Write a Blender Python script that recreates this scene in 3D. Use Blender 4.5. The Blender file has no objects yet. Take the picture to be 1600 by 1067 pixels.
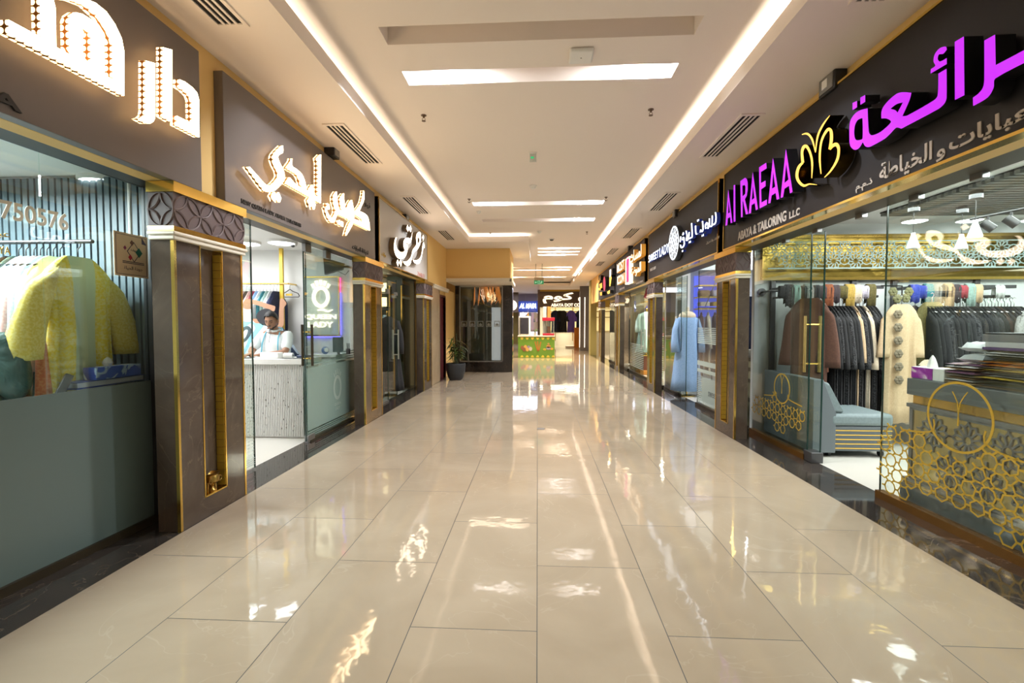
import bpy, math, random
from mathutils import Vector, Matrix
from mathutils.geometry import tessellate_polygon
random.seed(7)
S = bpy.context.scene
COL = S.collection
PI = math.pi
# ------------------------------------------------------------------ camera
EYE = Vector((0, 0, 1.43)); FPX = 730.0; VPX, VPY = 840.0, 507.0
_c = Vector(((VPX-800)/FPX, -(VPY-533.5)/FPX, 1.0)).normalized()
_p = math.atan2(-_c.y, _c.z)
_up = Vector((0, math.cos(_p), math.sin(_p)))
_rt = -(_c.cross(_up))
cam = bpy.data.cameras.new('camera'); camo = bpy.data.objects.new('camera', cam); COL.objects.link(camo)
cam.sensor_width = 36.0; cam.lens = FPX/1600*36; cam.clip_start = .05; cam.clip_end = 200
camo.location = EYE
# world = R @ cam  (cam axes: x right, y up, z forward)
def _w(v): return Vector((_rt.dot(v), _c.dot(v), _up.dot(v)))
_X = _w(Vector((1, 0, 0))); _Y = _w(Vector((0, 1, 0))); _Z = _w(Vector((0, 0, -1)))
camo.rotation_euler = Matrix((_X, _Y, _Z)).transposed().to_euler()
S.camera = camo
def ray(px, py): return _w(Vector(((px-800)/FPX, -(py-533.5)/FPX, 1)))
def onX(px, py, X): d = ray(px, py); return EYE + d*(X/d.x)
def onY(px, py, Y): d = ray(px, py); return EYE + d*(Y/d.y)
def onZ(px, py, Z): d = ray(px, py); return EYE + d*((Z-EYE.z)/d.z)
# ------------------------------------------------------------------ view, world, render look
S.view_settings.view_transform = 'Standard'; S.view_settings.look = 'None'
S.view_settings.gamma = 1; S.view_settings.use_curve_mapping = False
S.view_settings.exposure = 0.48
W = bpy.data.worlds.new('world'); S.world = W; W.use_nodes = True
W.node_tree.nodes['Background'].inputs[0].default_value = (1.0, .86, .70, 1)
W.node_tree.nodes['Background'].inputs[1].default_value = 0.38
cy = S.cycles
cy.max_bounces = 12; cy.diffuse_bounces = 4; cy.glossy_bounces = 6; cy.transmission_bounces = 6; cy.transparent_max_bounces = 32
cy.caustics_reflective = False; cy.caustics_refractive = False; cy.sample_clamp_indirect = 4.0; cy.sample_clamp_direct = 0
cy.use_denoising = True
ZC = 3.70          # raised centre ceiling
ZS = 3.50          # side soffits
# ------------------------------------------------------------------ lights (large ones of the place)
def area(name, loc, sx, sy, power, col=(1, 1, 1), rot=(0, 0, 0), shape='RECTANGLE', spread=PI):
    l = bpy.data.lights.new(name, 'AREA'); l.shape = shape; l.size = sx; l.size_y = sy; l.energy = power; l.color = col; l.spread = spread
    o = bpy.data.objects.new(name, l); o.location = loc; o.rotation_euler = rot; COL.objects.link(o); return o
WARM = (1.0, .74, .46); NEUT = (1.0, .90, .76); COOL = (.86, .94, 1.0)
def setup_lights():
    # cove strips behind the lips: they wash the raised centre ceiling
    area('cove_strip_light', (-1.83, 3.0, 3.588), .03, 17.4, 22, (1, .88, .70), (PI, 0, 0))
    area('cove_strip_light', (1.83, 8.0, 3.602), .03, 28, 210, (1, .88, .72), (PI, 0, 0))
    area('cove_strip_light', (-1.0, 11.9, 3.60), 1.4, .03, 10, (1, .93, .75), (PI, 0, 0))
    # ceiling lamps of the shops, and one added by the counter piles
    for (x, y, z, sx, sy, p, c) in LAMPS: area('shop_ceiling_light', (x, y, z), sx, sy, p*_K, c)
_K = .72
LAMPS = [(-3.9, 2.2, 2.42, 1.2, 1.2, 230, (.86, .95, 1)), (-4.6, 5.3, 2.5, 1.6, 1.6, 100, (.97, .99, 1)), (-4.6, 8.6, 2.5, 1.2, 1.6, 45, (1, .88, .66)),
         (4.3, 4.6, 2.66, 1.4, 1.6, 90, (.95, 1, .97)), (6.0, 4.6, 2.66, 1.4, 1.6, 85, (.95, 1, .97)), (3.55, 2.7, 2.66, .8, 1.6, 80, (.95, 1, .97)),  # last lamp here is added, out of view, to brighten the counter piles
         (4.4, 8.6, 2.6, 1.6, 1.6, 130, (.93, .97, 1)), (3.9, 13.0, 2.6, 1.4, 1.6, 150, (1, .92, .75)), (4.0, 17, 2.6, 1.4, 1.6, 90, (1, .92, .75)),
         (1.6, 31, 2.9, 3.0, 1.6, 260, (1, .93, .72)), (-2, 30, 3.6, 4, 4, 300, (.75, .80, 1))]
setup_lights()
# ------------------------------------------------------------------ materials
def mat(name, col, rough=.5, metal=0.0, emit=None, es=0.0, spec=None, coat=0, alpha=1, sheen=0, trans=0):
    m = bpy.data.materials.new(name); m.use_nodes = True
    b = m.node_tree.nodes['Principled BSDF']
    b.inputs['Base Color'].default_value = (*col, 1); b.inputs['Roughness'].default_value = rough; b.inputs['Metallic'].default_value = metal
    if emit: b.inputs['Emission Color'].default_value = (*emit, 1); b.inputs['Emission Strength'].default_value = es
    if spec is not None: b.inputs['Specular IOR Level'].default_value = spec
    if coat: b.inputs['Coat Weight'].default_value = coat; b.inputs['Coat Roughness'].default_value = .05
    if sheen: b.inputs['Sheen Weight'].default_value = sheen
    if alpha < 1: b.inputs['Alpha'].default_value = alpha
    return m
def nodes(m): return m.node_tree.nodes, m.node_tree.links, m.node_tree.nodes['Principled BSDF']
def tc(m, scale=(1, 1, 1), gen='Object', rot=(0, 0, 0)):
    n, l, b = nodes(m); t = n.new('ShaderNodeTexCoord'); mp = n.new('ShaderNodeMapping')
    mp.inputs['Scale'].default_value = scale; mp.inputs['Rotation'].default_value = rot
    l.new(t.outputs[gen], mp.inputs['Vector']); return mp.outputs['Vector']
def ramp(m, fac, stops):
    n, l, b = nodes(m); r = n.new('ShaderNodeValToRGB'); e = r.color_ramp.elements
    while len(e) < len(stops): e.new(.5)
    for el, (p, c) in zip(e, stops): el.position = p; el.color = (*c, 1)
    l.new(fac, r.inputs['Fac']); return r.outputs['Color']
def mth(m, op, a, b=None, c=None):
    n, l, _ = nodes(m); x = n.new('ShaderNodeMath'); x.operation = op
    for i, v in enumerate((a, b, c)):
        if v is None: continue
        if isinstance(v, (int, float)): x.inputs[i].default_value = v
        else: l.new(v, x.inputs[i])
    return x.outputs[0]
def noise(m, vec, scale, detail=4, dist=0.0, rough=.5):
    n, l, b = nodes(m); t = n.new('ShaderNodeTexNoise'); t.inputs['Scale'].default_value = scale; t.inputs['Detail'].default_value = detail
    t.inputs['Distortion'].default_value = dist; t.inputs['Roughness'].default_value = rough
    l.new(vec, t.inputs['Vector']); return t.outputs['Fac']
def bump(m, h, strength=.2, dist=.01):
    n, l, b = nodes(m); x = n.new('ShaderNodeBump'); x.inputs['Strength'].default_value = strength; x.inputs['Distance'].default_value = dist
    l.new(h, x.inputs['Height']); l.new(x.outputs['Normal'], b.inputs['Normal'])
def mixc(m, fac, a, b_):
    n, l, b = nodes(m); x = n.new('ShaderNodeMix'); x.data_type = 'RGBA'
    for s, v in ((0, fac), (6, a), (7, b_)):
        if isinstance(v, tuple): x.inputs[s].default_value = (*v, 1)
        elif isinstance(v, (int, float)): x.inputs[s].default_value = v
        else: l.new(v, x.inputs[s])
    return x.outputs[2]
def speck(name, c1, c2, scale=60, rough=.7, **k):
    m = mat(name, c1, rough, **k); n, l, b = nodes(m); f = noise(m, tc(m), scale, 3)
    l.new(ramp(m, f, [(.35, c1), (.65, c2)]), b.inputs['Base Color']); return m
def marble(name, c1, c2, vein, rough=.08, scale=2.2):
    m = mat(name, c1, rough); n, l, b = nodes(m); v = tc(m)
    f = noise(m, v, scale, 6, .6, .6); base = ramp(m, f, [(.3, c1), (.7, c2)])
    f2 = noise(m, v, scale*.8, 5, 1.6); a = mth(m, 'ABSOLUTE', mth(m, 'SUBTRACT', f2, .5)); k = mth(m, 'LESS_THAN', a, .004)
    l.new(mixc(m, mth(m, 'MULTIPLY', k, .35), base, vein), b.inputs['Base Color']); return m
M = {}
CHD = {}
def paint(name, col, rough=.6):
    m = mat(name, col, rough); n, l, b = nodes(m); bump(m, noise(m, tc(m), 180, 3), .06, .002); return m
M['ceil'] = paint('ceiling_paint', (.90, .81, .74), .75)
M['wall'] = paint('cream_paint', (.82, .55, .20), .6)
M['white'] = paint('white_paint', (.84, .84, .82), .6)
M['coolwall'] = paint('pale_grey_paint', (.72, .76, .75), .6)
M['mould'] = mat('white_moulding', (.80, .74, .62), .45)
M['bronze'] = mat('dark_bronze_metal', (.045, .032, .016), .42, .5)
M['alu'] = mat('grey_metal', (.30, .30, .30), .35, .9)
M['steel'] = mat('brushed_steel', (.55, .55, .53), .28, 1)
M['dsteel'] = mat('dark_grey_steel', (.10, .10, .105), .4, .7)
M['black'] = mat('black_plastic', (.012, .012, .013), .4)
M['blackm'] = mat('matt_black', (.006, .006, .006), .9)
M['gold'] = mat('polished_gold', (.83, .56, .14), .14, 1)
M['goldp'] = mat('gold_paint', (.60, .40, .05), .35, .5)
M['brass'] = mat('brass', (.72, .52, .20), .22, 1)
M['plate_l'] = mat('grey_brown_panel', (.135, .115, .108), .38)
M['plate_w'] = mat('pale_grey_panel', (.55, .52, .49), .3)
M['plate_r'] = mat('charcoal_panel', (.013, .011, .012), .5, spec=.3)
M['brownm'] = marble('brown_marble', (.060, .042, .031), (.105, .078, .058), (.16, .12, .085))
M['darkm'] = marble('dark_border_marble', (.022, .019, .017), (.055, .045, .038), (.22, .17, .12), .06)
M['frieze'] = mat('mauve_brown_relief', (.125, .088, .085), .55)
M['white_pl'] = mat('white_plastic', (.8, .79, .76), .35)
M['tv'] = mat('dark_screen', (.03, .035, .035), .15)
M['red'] = mat('dark_red_paint', (.10, .008, .012), .4)
M['paper'] = mat('paper', (.78, .76, .72), .7)
# thin clear glass: mirror part grows towards grazing angles, the rest passes straight through
def glass(name, tint=(.93, .975, .955), r0=.06, extra=None):
    m = bpy.data.materials.new(name); m.use_nodes = True; n = m.node_tree.nodes; l = m.node_tree.links
    n.remove(n['Principled BSDF']); out = n['Material Output']
    t = n.new('ShaderNodeBsdfTransparent'); t.inputs[0].default_value = (*tint, 1)
    g = n.new('ShaderNodeBsdfGlossy'); g.inputs['Roughness'].default_value = 0.0; g.inputs[0].default_value = (1, 1, 1, 1)
    w = n.new('ShaderNodeLayerWeight'); w.inputs[0].default_value = .5
    p = n.new('ShaderNodeMath'); p.operation = 'POWER'; p.inputs[1].default_value = 4.2; l.new(w.outputs['Facing'], p.inputs[0])
    a = n.new('ShaderNodeMath'); a.operation = 'MULTIPLY_ADD'; a.inputs[1].default_value = 1-r0; a.inputs[2].default_value = r0; l.new(p.outputs[0], a.inputs[0])
    x = n.new('ShaderNodeMixShader'); l.new(a.outputs[0], x.inputs[0]); l.new(t.outputs[0], x.inputs[1]); l.new(g.outputs[0], x.inputs[2])
    l.new(x.outputs[0], out.inputs['Surface']); return m
M['glass'] = glass('clear_glass')
M['gedge'] = mat('green_glass_edge', (.008, .035, .028), .15)
def frosted(name, col, alpha, rough=.35):
    m = mat(name, col, rough, alpha=alpha); return m
M['frost'] = frosted('frosted_grey_film', (.105, .145, .135), 1.0, .28)
M['frostg'] = frosted('frosted_green_film', (.30, .42, .37), .80, .3)
M['frostw'] = frosted('frosted_white_film', (.55, .63, .58), .62, .3)
# floor tiles: 0.6 x 1.19 running bond
def tile_floor():
    m = mat('polished_cream_tile', (.66, .58, .47), .045); n, l, b = nodes(m)
    t = n.new('ShaderNodeTexCoord'); s = n.new('ShaderNodeSeparateXYZ'); l.new(t.outputs['Object'], s.inputs[0])
    u = mth(m, 'DIVIDE', s.outputs[0], .6); cu = mth(m, 'FLOOR', u); fu = mth(m, 'FRACT', u)
    par = mth(m, 'MULTIPLY', mth(m, 'FLOORED_MODULO', cu, 2.0), .595)
    v = mth(m, 'DIVIDE', mth(m, 'SUBTRACT', mth(m, 'SUBTRACT', s.outputs[1], .347), par), 1.19); fv = mth(m, 'FRACT', v); cv = mth(m, 'FLOOR', v)
    du = mth(m, 'MULTIPLY', mth(m, 'MINIMUM', fu, mth(m, 'SUBTRACT', 1.0, fu)), .6)
    dv = mth(m, 'MULTIPLY', mth(m, 'MINIMUM', fv, mth(m, 'SUBTRACT', 1.0, fv)), 1.19)
    g = mth(m, 'MULTIPLY', mth(m, 'LESS_THAN', mth(m, 'MINIMUM', du, dv), .0022), mth(m, 'LESS_THAN', mth(m, 'ABSOLUTE', s.outputs[0]), 2.38))
    cell = n.new('ShaderNodeCombineXYZ'); l.new(cu, cell.inputs[0]); l.new(cv, cell.inputs[1])
    wn = n.new('ShaderNodeTexWhiteNoise'); l.new(cell.outputs[0], wn.inputs['Vector'])
    ad = n.new('ShaderNodeVectorMath'); ad.operation = 'MULTIPLY_ADD'; l.new(wn.outputs['Color'], ad.inputs[0]); ad.inputs[1].default_value = (9, 9, 9); l.new(t.outputs['Object'], ad.inputs[2])
    f = noise(m, ad.outputs[0], 1.6, 5, .8); base = ramp(m, f, [(.3, (.365, .290, .205)), (.7, (.43, .35, .255))])
    f2 = noise(m, ad.outputs[0], .9, 4, 2.2); a = mth(m, 'ABSOLUTE', mth(m, 'SUBTRACT', f2, .5)); k = mth(m, 'MULTIPLY', mth(m, 'LESS_THAN', a, .0028), .28)
    l.new(mixc(m, g, mixc(m, k, base, (.50, .425, .325)), (.05, .042, .034)), b.inputs['Base Color'])
    l.new(mth(m, 'MULTIPLY_ADD', g, .5, .045), b.inputs['Roughness'])
    tilt = n.new('ShaderNodeVectorMath'); tilt.operation = 'MULTIPLY_ADD'   # each tile lies a hair out of level
    l.new(wn.outputs['Color'], tilt.inputs[0]); tilt.inputs[1].default_value = (.006, .006, 0); tilt.inputs[2].default_value = (-.003, -.003, 1)
    nn = n.new('ShaderNodeVectorMath'); nn.operation = 'NORMALIZE'; l.new(tilt.outputs[0], nn.inputs[0])
    bp = n.new('ShaderNodeBump'); bp.inputs['Strength'].default_value = .11; bp.inputs['Distance'].default_value = .01
    l.new(noise(m, t.outputs['Object'], 7, 2), bp.inputs['Height']); l.new(nn.outputs[0], bp.inputs['Normal']); l.new(bp.outputs[0], b.inputs['Normal'])
    b.inputs['Specular IOR Level'].default_value = .75
    return m
M['tile'] = tile_floor()
M['shoptile'] = mat('pale_shop_tile', (.62, .60, .54), .12)
# ------------------------------------------------------------------ mesh builder
class MB:
    def __init__(s): s.V = []; s.F = []; s.I = []; s.m = 0
    def add(s, vs, fs, m=None):
        o = len(s.V); s.V += [tuple(v) for v in vs]; s.F += [tuple(i+o for i in f) for f in fs]; s.I += [s.m if m is None else m]*len(fs); return s
    def box(s, x0, x1, y0, y1, z0, z1, m=None):
        v = [(x, y, z) for z in (z0, z1) for y in (y0, y1) for x in (x0, x1)]
        return s.add(v, [(0, 2, 3, 1), (4, 5, 7, 6), (0, 1, 5, 4), (2, 6, 7, 3), (0, 4, 6, 2), (1, 3, 7, 5)], m)
    def tube(s, pts, r, n=8, closed=False, m=None, flat=None):
        pts = [Vector(p) for p in pts]; N = len(pts); rs = r if isinstance(r, (list, tuple)) else [r]*N
        vs = []; up = Vector((0, 0, 1)); prev = None
        for i, p in enumerate(pts):
            a = pts[(i-1) % N] if (closed or i > 0) else p; b = pts[(i+1) % N] if (closed or i < N-1) else p
            d = (b-a).normalized() if (b-a).length > 1e-9 else Vector((0, 0, 1))
            if prev is None: e = d.cross(up if abs(d.z) < .95 else Vector((1, 0, 0))).normalized()
            else:
                e = (prev - d*prev.dot(d)); e = e.normalized() if e.length > 1e-6 else d.orthogonal().normalized()
            prev = e; f = d.cross(e)
            for k in range(n):
                t = 2*PI*k/n; vs.append(p + (e*math.cos(t)+f*math.sin(t))*rs[i])
        fs = []
        for i in range(N if closed else N-1):
            for k in range(n):
                a = i*n+k; b = i*n+(k+1) % n; c = ((i+1) % N)*n+(k+1) % n; d = ((i+1) % N)*n+k; fs.append((a, b, c, d))
        if not closed: fs += [tuple(range(n-1, -1, -1)), tuple((N-1)*n+k for k in range(n))]
        return s.add(vs, fs, m)
    def cyl(s, p0, p1, r, n=16, r2=None, m=None): return s.tube([p0, p1], [r, r if r2 is None else r2], n, m=m)
    def lathe(s, prof, c=(0, 0, 0), n=24, m=None):
        vs = []; c = Vector(c)
        for r, z in prof:
            for k in range(n): t = 2*PI*k/n; vs.append(c+Vector((r*math.cos(t), r*math.sin(t), z)))
        fs = [(i*n+k, i*n+(k+1) % n, (i+1)*n+(k+1) % n, (i+1)*n+k) for i in range(len(prof)-1) for k in range(n)]
        if prof[0][0] > 1e-5: fs.append(tuple(range(n-1, -1, -1)))
        if prof[-1][0] > 1e-5: fs.append(tuple((len(prof)-1)*n+k for k in range(n)))
        return s.add(vs, fs, m)
    def ell(s, c, rx, ry, rz, n=14, k=9, m=None):
        vs = []; 
        for i in range(k+1):
            a = PI*i/k
            for j in range(n): t = 2*PI*j/n; vs.append((c[0]+rx*math.sin(a)*math.cos(t), c[1]+ry*math.sin(a)*math.sin(t), c[2]-rz*math.cos(a)))
        fs = [(i*n+j, i*n+(j+1) % n, (i+1)*n+(j+1) % n, (i+1)*n+j) for i in range(k) for j in range(n)]
        return s.add(vs, fs, m)
    def prism(s, loops, fr, w0, w1, mf=0, ms=1):
        """loops: outline then holes in (u, v); fr(u, v, w) -> point; front face at w1."""
        lp = [[Vector((a, b, 0)) for a, b in L] for L in loops]; tri = tessellate_polygon(lp)
        flat = [p for L in lp for p in L]; n = len(flat)
        vs = [fr(p.x, p.y, w1) for p in flat]+[fr(p.x, p.y, w0) for p in flat]
        s.add(vs, [tuple(t) for t in tri], mf)
        fs = [tuple(reversed([i+n for i in t])) for t in tri]; o = 0
        for L in lp:
            k = len(L); fs += [(o+i, o+(i+1) % k, o+(i+1) % k+n, o+i+n) for i in range(k)]; o += k
        o2 = len(s.V)-2*n; s.F += [tuple(i+o2 for i in f) for f in fs]; s.I += [ms]*len(fs); return s
    def build(s, name, mats, parent=None, smooth=True, angle=38, world=True, bevel=0, origin=None, loc=None):
        mats = mats if isinstance(mats, (list, tuple)) else [mats]
        me = bpy.data.meshes.new(name)
        if parent is not None and world: off = wloc(parent)
        elif origin is not None: off = Vector(origin)
        elif parent is None and loc is None:
            xs, ys, zs = zip(*s.V); off = Vector(((min(xs)+max(xs))/2, (min(ys)+max(ys))/2, min(zs)))
        else: off = Vector((0, 0, 0))
        me.from_pydata([(v[0]-off.x, v[1]-off.y, v[2]-off.z) for v in s.V], [], s.F)
        for mm in mats: me.materials.append(M[mm] if isinstance(mm, str) else mm)
        me.polygons.foreach_set('material_index', s.I)
        me.validate(); fixn(me)
        if smooth: me.shade_smooth(); me.set_sharp_from_angle(angle=math.radians(angle))
        o = bpy.data.objects.new(name, me); COL.objects.link(o)
        if parent is not None: o.parent = parent; CHD.setdefault(parent.name, []).append(o)
        else: o.location = off if loc is None else loc
        if bevel:
            b = o.modifiers.new('edge', 'BEVEL'); b.width = bevel; b.segments = 2; b.limit_method = 'ANGLE'; b.angle_limit = math.radians(50)
        return o
import bmesh
def fixn(me):
    b = bmesh.new(); b.from_mesh(me); bmesh.ops.recalc_face_normals(b, faces=b.faces); b.to_mesh(me); b.free()
def wloc(o):
    v = Vector(o.location)
    while o.parent is not None: o = o.parent; v = v+Vector(o.location)
    return v
def tag(o, label=None, cat=None, group=None, kind=None):
    if label: o['label'] = label
    if cat: o['category'] = cat
    if group: o['group'] = group
    if kind: o['kind'] = kind
    return o
def thing(name, label, cat, loc=(0, 0, 0), group=None, rz=0, kind=None):
    o = bpy.data.objects.new(name, None); o.empty_display_size = .1; COL.objects.link(o); o.location = loc; o.rotation_euler = (0, 0, rz)
    return tag(o, label, cat, group, kind)
def solo(name, label, cat, mb, mats, group=None, kind=None, **k): return tag(mb.build(name, mats, **k), label, cat, group, kind)
def struct(name, mb, mats, **k): return tag(mb.build(name, mats, **k), kind='structure')
def dup(o, loc=None, label=None, group=None, rz=None, parent=None):
    c = o.copy(); COL.objects.link(c)
    if parent is not None: c.parent = parent; CHD.setdefault(parent.name, []).append(c)
    for ch in CHD.get(o.name, ()): dup(ch, parent=c)
    if loc is not None: c.location = loc
    if rz is not None: c.rotation_euler = (0, 0, rz)
    if label: c['label'] = label
    if group: c['group'] = group
    return c
def recolor(o, *ms):
    for i, m in enumerate(ms):
        if m is not None and i < len(o.material_slots): o.material_slots[i].link = 'OBJECT'; o.material_slots[i].material = M[m] if isinstance(m, str) else m
def kids(o, name): return [c for c in CHD.get(o.name, ()) if c.name.split('.')[0] == name]
def kid(o, name): return kids(o, name)[0]
ORD = 'first second third fourth fifth sixth seventh eighth ninth tenth eleventh twelfth thirteenth fourteenth fifteenth sixteenth seventeenth eighteenth nineteenth twentieth twenty-first twenty-second twenty-third twenty-fourth twenty-fifth twenty-sixth twenty-seventh twenty-eighth twenty-ninth thirtieth thirty-first thirty-second thirty-third thirty-fourth thirty-fifth thirty-sixth'.split()
# frames of wall planes: u to the right as one faces the wall, v up, w out of the wall
def LF(X): return lambda u, v, w: (X+w, u, v)
def RF(X): return lambda u, v, w: (X-w, -u, v)
def BF(Y): return lambda u, v, w: (u, Y-w, v)
def zpx(pts, ox, oy, sc): return [(ox+p[0]/sc, oy+p[1]/sc) for p in pts]
def uvs(side, pts, plane):
    r = []
    for a, b in pts:
        q = onX(a, b, plane) if side in 'LR' else onY(a, b, plane)
        r.append((q.y, q.z) if side == 'L' else (-q.y, q.z) if side == 'R' else (q.x, q.z))
    return r
def curvy(pts, n=4):
    """Catmull-Rom through the points; a third element marks a corner."""
    N = len(pts); out = []
    P = [Vector((p[0], p[1], 0)) for p in pts]; C = [len(p) > 2 for p in pts]
    T = [Vector((0, 0, 0)) if C[i] else (P[(i+1) % N]-P[i-1])*.5 for i in range(N)]
    for i in range(N):
        j = (i+1) % N
        if C[i] and C[j]: out.append((P[i].x, P[i].y)); continue
        L = (P[j]-P[i]).length; t0 = T[i]; t1 = T[j]
        if t0.length > L: t0 = t0*(L/t0.length)
        if t1.length > L: t1 = t1*(L/t1.length)
        for k in range(n):
            t = k/n; q = P[i]*(2*t**3-3*t*t+1)+t0*(t**3-2*t*t+t)+P[j]*(-2*t**3+3*t*t)+t1*(t**3-t*t); out.append((q.x, q.y))
    return out
def letters(mb, side, plane, w, shapes, ox, oy, sc, smooth=True, back=0.0):
    """traced channel letters: shapes = list of loops-lists in zoomed pixels; the front face lies on `plane`."""
    fr = {'L': LF, 'R': RF, 'B': BF}[side](plane)
    for sh in shapes:
        loops = [sh] if not isinstance(sh[0], list) else sh
        loops = [curvy(L) if smooth else [(p[0], p[1]) for p in L] for L in loops]
        loops = [uvs(side, zpx(L, ox, oy, sc), plane) for L in loops]
        mb.prism(loops, fr, -w, 0)
    return mb
def stroke(pts, wd, n=5):
    """an open brush stroke as a closed outline in the same 2-D units; pts (x, y[, width])."""
    P = [Vector((p[0], p[1], 0)) for p in pts]; wds = [p[2] if len(p) > 2 else wd for p in pts]; D = []; Wd = []
    for i in range(len(P)-1):
        a = P[max(i-1, 0)]; b = P[i]; c = P[i+1]; d = P[min(i+2, len(P)-1)]
        for k in range(n):
            t = k/n; D.append(.5*((2*b)+(c-a)*t+(2*a-5*b+4*c-d)*t*t+(3*b-a-3*c+d)*t**3)); Wd.append(wds[i]*(1-t)+wds[i+1]*t)
    D.append(P[-1]); Wd.append(wds[-1]); Lf = []; Rt = []
    for i, p in enumerate(D):
        t = (D[min(i+1, len(D)-1)]-D[max(i-1, 0)]); t = t.normalized() if t.length > 1e-9 else Vector((1, 0, 0)); q = Vector((-t.y, t.x, 0))*Wd[i]/2
        Lf.append((p+q)[:2]); Rt.append((p-q)[:2])
    return Lf+Rt[::-1]
# Arabic letters to their joined presentation forms, in visual order
_AR = {'ا': ('fe8d', 'fe8e'), 'أ': ('fe83', 'fe84'), 'ة': ('fe93', 'fe94'), 'د': ('fea9', 'feaa'), 'ذ': ('feab', 'feac'), 'ر': ('fead', 'feae'), 'ز': ('feaf', 'feb0'), 'و': ('feed', 'feee'),
       'ب': ('fe8f', 'fe90', 'fe91', 'fe92'), 'ت': ('fe95', 'fe96', 'fe97', 'fe98'), 'ج': ('fe9d', 'fe9e', 'fe9f', 'fea0'), 'ح': ('fea1', 'fea2', 'fea3', 'fea4'), 'خ': ('fea5', 'fea6', 'fea7', 'fea8'),
       'س': ('feb1', 'feb2', 'feb3', 'feb4'), 'ش': ('feb5', 'feb6', 'feb7', 'feb8'), 'ض': ('febd', 'febe', 'febf', 'fec0'), 'ط': ('fec1', 'fec2', 'fec3', 'fec4'), 'ع': ('fec9', 'feca', 'fecb', 'fecc'), 'ك': ('fed9', 'feda', 'fedb', 'fedc'),
       'ل': ('fedd', 'fede', 'fedf', 'fee0'), 'م': ('fee1', 'fee2', 'fee3', 'fee4'), 'ن': ('fee5', 'fee6', 'fee7', 'fee8'), 'ه': ('fee9', 'feea', 'feeb', 'feec'), 'ي': ('fef1', 'fef2', 'fef3', 'fef4'), 'ئ': ('fe89', 'fe8a', 'fe8b', 'fe8c')}
def ar(s):
    o = []
    for i, ch in enumerate(s):
        f = _AR.get(ch)
        if not f: o.append(ch); continue
        pj = i > 0 and len(_AR.get(s[i-1], ())) == 4; nj = len(f) == 4 and i+1 < len(s) and s[i+1] in _AR
        k = (3 if nj else 1) if pj else (2 if nj else 0); o.append(chr(int(f[k], 16)))
    return ''.join(reversed(o))
def text_mb(mb, body, fr, u0, u1, v0, v1, w0, w1, shear=0.0, fat=0.0, mf=0, ms=0):
    """set lettering, fitted into the box u0..u1, v0..v1 of a wall plane."""
    c = bpy.data.curves.new('lettering', 'FONT'); c.body = body; c.size = 1; c.extrude = .5; c.resolution_u = 4; c.shear = shear; c.offset = fat
    o = bpy.data.objects.new('lettering', c); me = o.to_mesh()
    vs = [v.co.copy() for v in me.vertices]; fs = [tuple(p.vertices) for p in me.polygons]; nz = [p.normal.z for p in me.polygons]
    o.to_mesh_clear(); bpy.data.objects.remove(o); bpy.data.curves.remove(c)
    xs = [v.x for v in vs]; ys = [v.y for v in vs]; a, b = min(xs), max(xs); e, f = min(ys), max(ys)
    pts = [fr(u0+(v.x-a)/(b-a)*(u1-u0), v0+(v.y-e)/(f-e)*(v1-v0), w0+(v.z+.5)*(w1-w0)) for v in vs]
    k = len(mb.V); mb.V += pts; mb.F += [tuple(i+k for i in q) for q in fs]; mb.I += [mf if z > .9 else ms for z in nz]; return mb

def skew(t, y0, deg, names=None):
    """swing the glass of a shop front a little open about the vertical line at y0 (towards the shop on the camera side)."""
    k = math.tan(math.radians(deg)); w = wloc(t); sd = 1 if w.x > 0 else -1
    for c in CHD.get(t.name, ()):
        if names and c.name.split('.')[0] not in names: continue
        o = wloc(c)
        for v in c.data.vertices:
            y = v.co.y+o.y
            if y < y0: v.co.x += sd*k*(y0-y)
# ================================================================== the setting
GX = 2.78          # glass line of the shop fronts (left), right one is GR
GR = 2.84
mb = MB().box(-2.44, 2.44, -7, 14, -.1, 0).box(-9, 2.44, 14, 46, -.1, 0)
struct('floor', mb, 'tile', origin=(0, 0, 0))
struct('floor_border_left', MB().box(-GX-.06, -2.44, -7, 14.0, -.1, 0), 'darkm')
struct('floor_border_right', MB().box(2.44, GR+.06, -7, 22.6, -.1, 0), 'darkm')
struct('floor_shop_left', MB().box(-7.1, -GX-.06, -7, 13.9, -.1, -.002), 'shoptile')
struct('floor_shop_right', MB().box(GR+.06, 8.1, -7, 22.6, -.1, -.002), 'shoptile')
struct('floor_hall', MB().box(2.44, 8.1, 22.6, 46, -.1, -.001), 'tile')
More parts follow.
